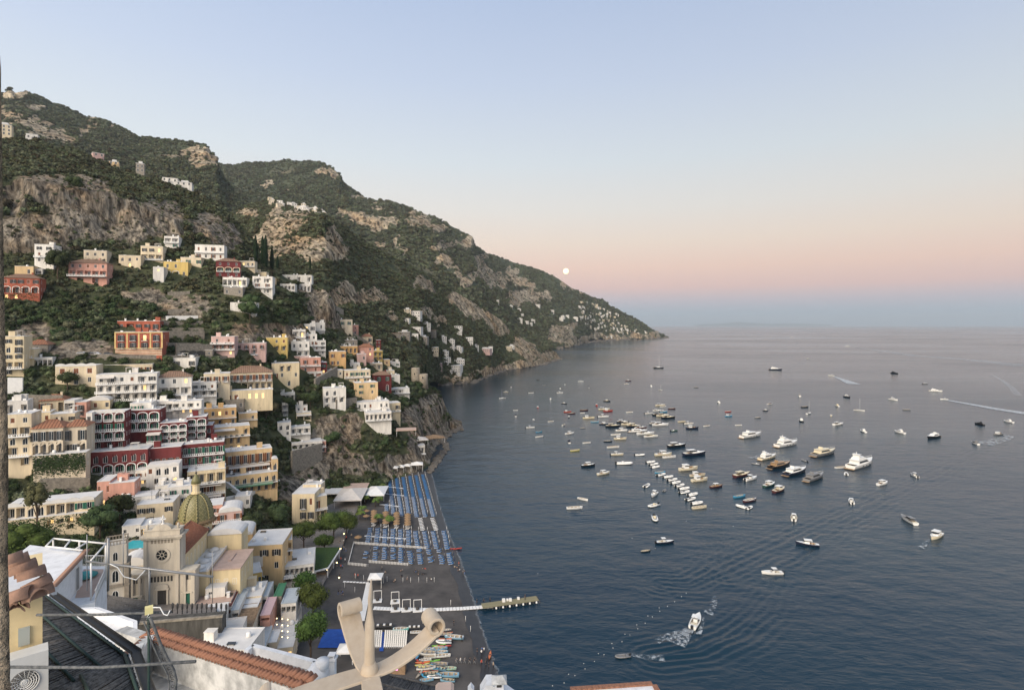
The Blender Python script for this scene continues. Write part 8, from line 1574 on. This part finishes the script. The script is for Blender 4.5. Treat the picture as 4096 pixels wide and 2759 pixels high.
for x, y, h, rx, rz, lb, zz in [(1243, 2650, 11, 4.6, 4.4, 'round topped pine standing between kiosk and blue carpet', 3.3), (1252, 2500, 10, 4.8, 4.2, 'round topped pine beside the white dining terrace', 3.3), (1335, 2160, 9, 7.0, 4.4, 'broad dark pine beside the promenade', 3.3), (1215, 2200, 9, 6.0, 3.6, 'spreading pine behind the orange hotel', 3.3), (1298, 2215, 6, 3.4, 2.6, 'small rounded pine before the broad dark pine', 3.3), (1385, 2150, 8, 4.6, 3.8, 'pine at the edge of the promenade', 3.3), (1225, 2405, 8, 3.6, 3, 'rounded pine below the lawn roof', 3.3)]: tree(atz(x, y, zz), h, rx, rx * .95, rz, lb, LM2, 'pine_tree', 3400, .27, int(x), .3, 12)
for x, y, h, rx, lb in [(1390, 1625, 11, 5, 'flat topped umbrella pine beside the arched white villa'), (1757, 1470, 16, 7, 'umbrella pine beside the pink shore house')]: tree((L1 if x < 1700 else L2).at(x, y), h, rx, rx, 1.6, lb, LM3, 'umbrella_pine', 700, .4, int(x), .3, 8)
tree(L1.at(230, 1135), 17, 6, 5.5, 7, 'big dark pine between the coral villa and the pink hotel', LM3, 'pine_tree', 1100, .45, 9, .35, 12)
tree(L1.at(1185, 1160), 6, 4, 4, 3.4, 'round dark tree on the cemetery terrace', LM3, 'tree', 500, .35, 3)
for x, y, h in [(1022, 1062, 22), (1050, 1072, 24), (1062, 1085, 27), (1088, 1090, 20), (1110, 1085, 12), (1240, 1080, 10), (1765, 1448, 20), (1808, 1440, 16), (1702, 1508, 15)]:
    p = (L1 if x < 1300 else L2).at(x, y); r = empty('cypress', p, 0, label='dark slender cypress on the cemetery terrace' if x < 1300 else 'dark slender cypress among the shore villas', cat='tree', group='cypresses'); MB().tube([(0, 0, -1), (0, 0, h * .3)], .2, 6).build('trunk', MBK, r)
    b = MB(); q = random.Random(int(x))
    for i in range(420):
        t = q.random() ** .8; a = q.uniform(0, 6.28); rr = h * .075 * (math.sin(PI * min(1, t * .9 + .1)) ** .7) * q.uniform(.7, 1.05) + .1; pp = Vector((rr * math.cos(a), rr * math.sin(a), h * (.06 + .94 * t))); u = Vector((-math.sin(a), math.cos(a), 0)) * .35; v = Vector((.1 * math.cos(a), .1 * math.sin(a), .7)); b.add([pp - u - v, pp + u - v, pp + u * .4 + v, pp - u * .4 + v], [(0, 1, 2, 3)])
    b.lathe([(h * .05, h * .06), (h * .065, h * .4), (h * .04, h * .75), (.05, h * .97)], 8); b.build('crown', LMC, r)
def palm(p, h, label, seed):
    r = empty('palm_tree', p, 0, label=label, cat='tree', group='palms of the beach bar'); q = random.Random(seed); MB().tube([(0, 0, -.3), (.1, 0, h * .5), (.2, 0, h)], [.2, .15, .14], 8).build('trunk', MBK, r)
    for i in range(16):
        a = 2 * PI * i / 16 + q.uniform(-.15, .15); up = q.uniform(.1, 1.1); L = q.uniform(1.9, 2.6); b = MB(); pts = []
        for k in range(7): t = k / 6; pts.append(Vector((.2 + math.cos(a) * L * t * math.cos(up * (1 - t)), math.sin(a) * L * t * math.cos(up * (1 - t)), h + math.sin(up) * L * t * .8 - t * t * L * .75)))
        for k in range(6):
            d = (pts[k + 1] - pts[k]).normalized(); s = d.cross(Vector((0, 0, 1))).normalized()
            for sg in (-1, 1):
                w = .55 * math.sin(PI * (k + 1) / 8); b.add([pts[k], pts[k + 1], pts[k + 1] + s * sg * w - Vector((0, 0, w * .45)), pts[k] + s * sg * w - Vector((0, 0, w * .4))], [(0, 1, 2, 3)])
        b.build('frond', LMP, r)
for i, (x, y) in enumerate([(995, 590), (1115, 600), (1100, 640), (1085, 700), (945, 690), (1050, 720), (908, 800), (888, 850), (1082, 890), (1195, 905), (990, 645), (1120, 560)]): palm(sandp(*Q(x, y)), 3.6, 'small palm with arching fronds beside the beach bar', i)
tp = tree(atz(1150, 2330, 3.2), 7, 2.6, 2.6, 3, 'vine covered tree at the corner of the orange hotel', LM3, 'tree', 700, .3, 21)
tree(P(148, 2160, TL(148, 175)), 15, 3, 3, 4, 'tall palm like tree before the scalloped hotel', LM4, 'tree', 500, .4, 22, .3)
tree(P(80, 2300, TL(80, 135)), 9, 7, 6, 4.5, 'bright green tree in front of the scalloped hotel', LM2, 'tree', 1800, .3, 23, .3, 12)
for i, (x, y, rx, lb) in enumerate([(1065, 1690, 6.5, 'big reddish leaved tree above the orange stepped house'), (560, 1545, 4, 'bushy tree between the white hotels'), (660, 1625, 4, 'bushy tree beside the white hotel wing'), (1010, 1250, 6, 'round dark tree beside the white retaining block'), (1000, 1290, 7, 'dark tree under the white retaining block'), (300, 775, 6, 'round dark bush on the rock face'), (270, 1560, 4, 'green shrub below the brown shuttered house'), (1330, 1790, 5, 'hanging green tree on the cliff'), (400, 2160, 6, 'dark tree beside the scalloped hotel'), (480, 2085, 5, 'round tree below the pink house'), (1100, 2120, 6, 'dark tree under the rock wall'), (1010, 2140, 5, 'dark tree behind the orange hotel'), (1150, 1650, 5, 'dense tree above the white stair houses'), (1240, 1640, 6, 'dense tree beside the arched white villa')]):
    tree(L1.at(x, y), rx * 1.4, rx, rx, rx * .8, lb, LM4 if i == 0 else LM3, 'tree', 800, .35, 30 + i, .25)
# ------------------------------------------------------------------ haze
hz = MB().box(-50000, 40000, -60, 61000, -12, 900)
m = bpy.data.materials.new('haze_air'); m.use_nodes = True; t = m.node_tree; n = t.nodes
n.remove(n['Principled BSDF']); pv = n.new('ShaderNodeVolumePrincipled')
pv.inputs['Color'].default_value = (.78, .87, .93, 1); pv.inputs['Density'].default_value = 3.8e-5; pv.inputs['Anisotropy'].default_value = 0.1
t.links.new(pv.outputs[0], n['Material Output'].inputs['Volume'])
hz.build('haze', m, kind='stuff', label='thin evening haze over the bay')
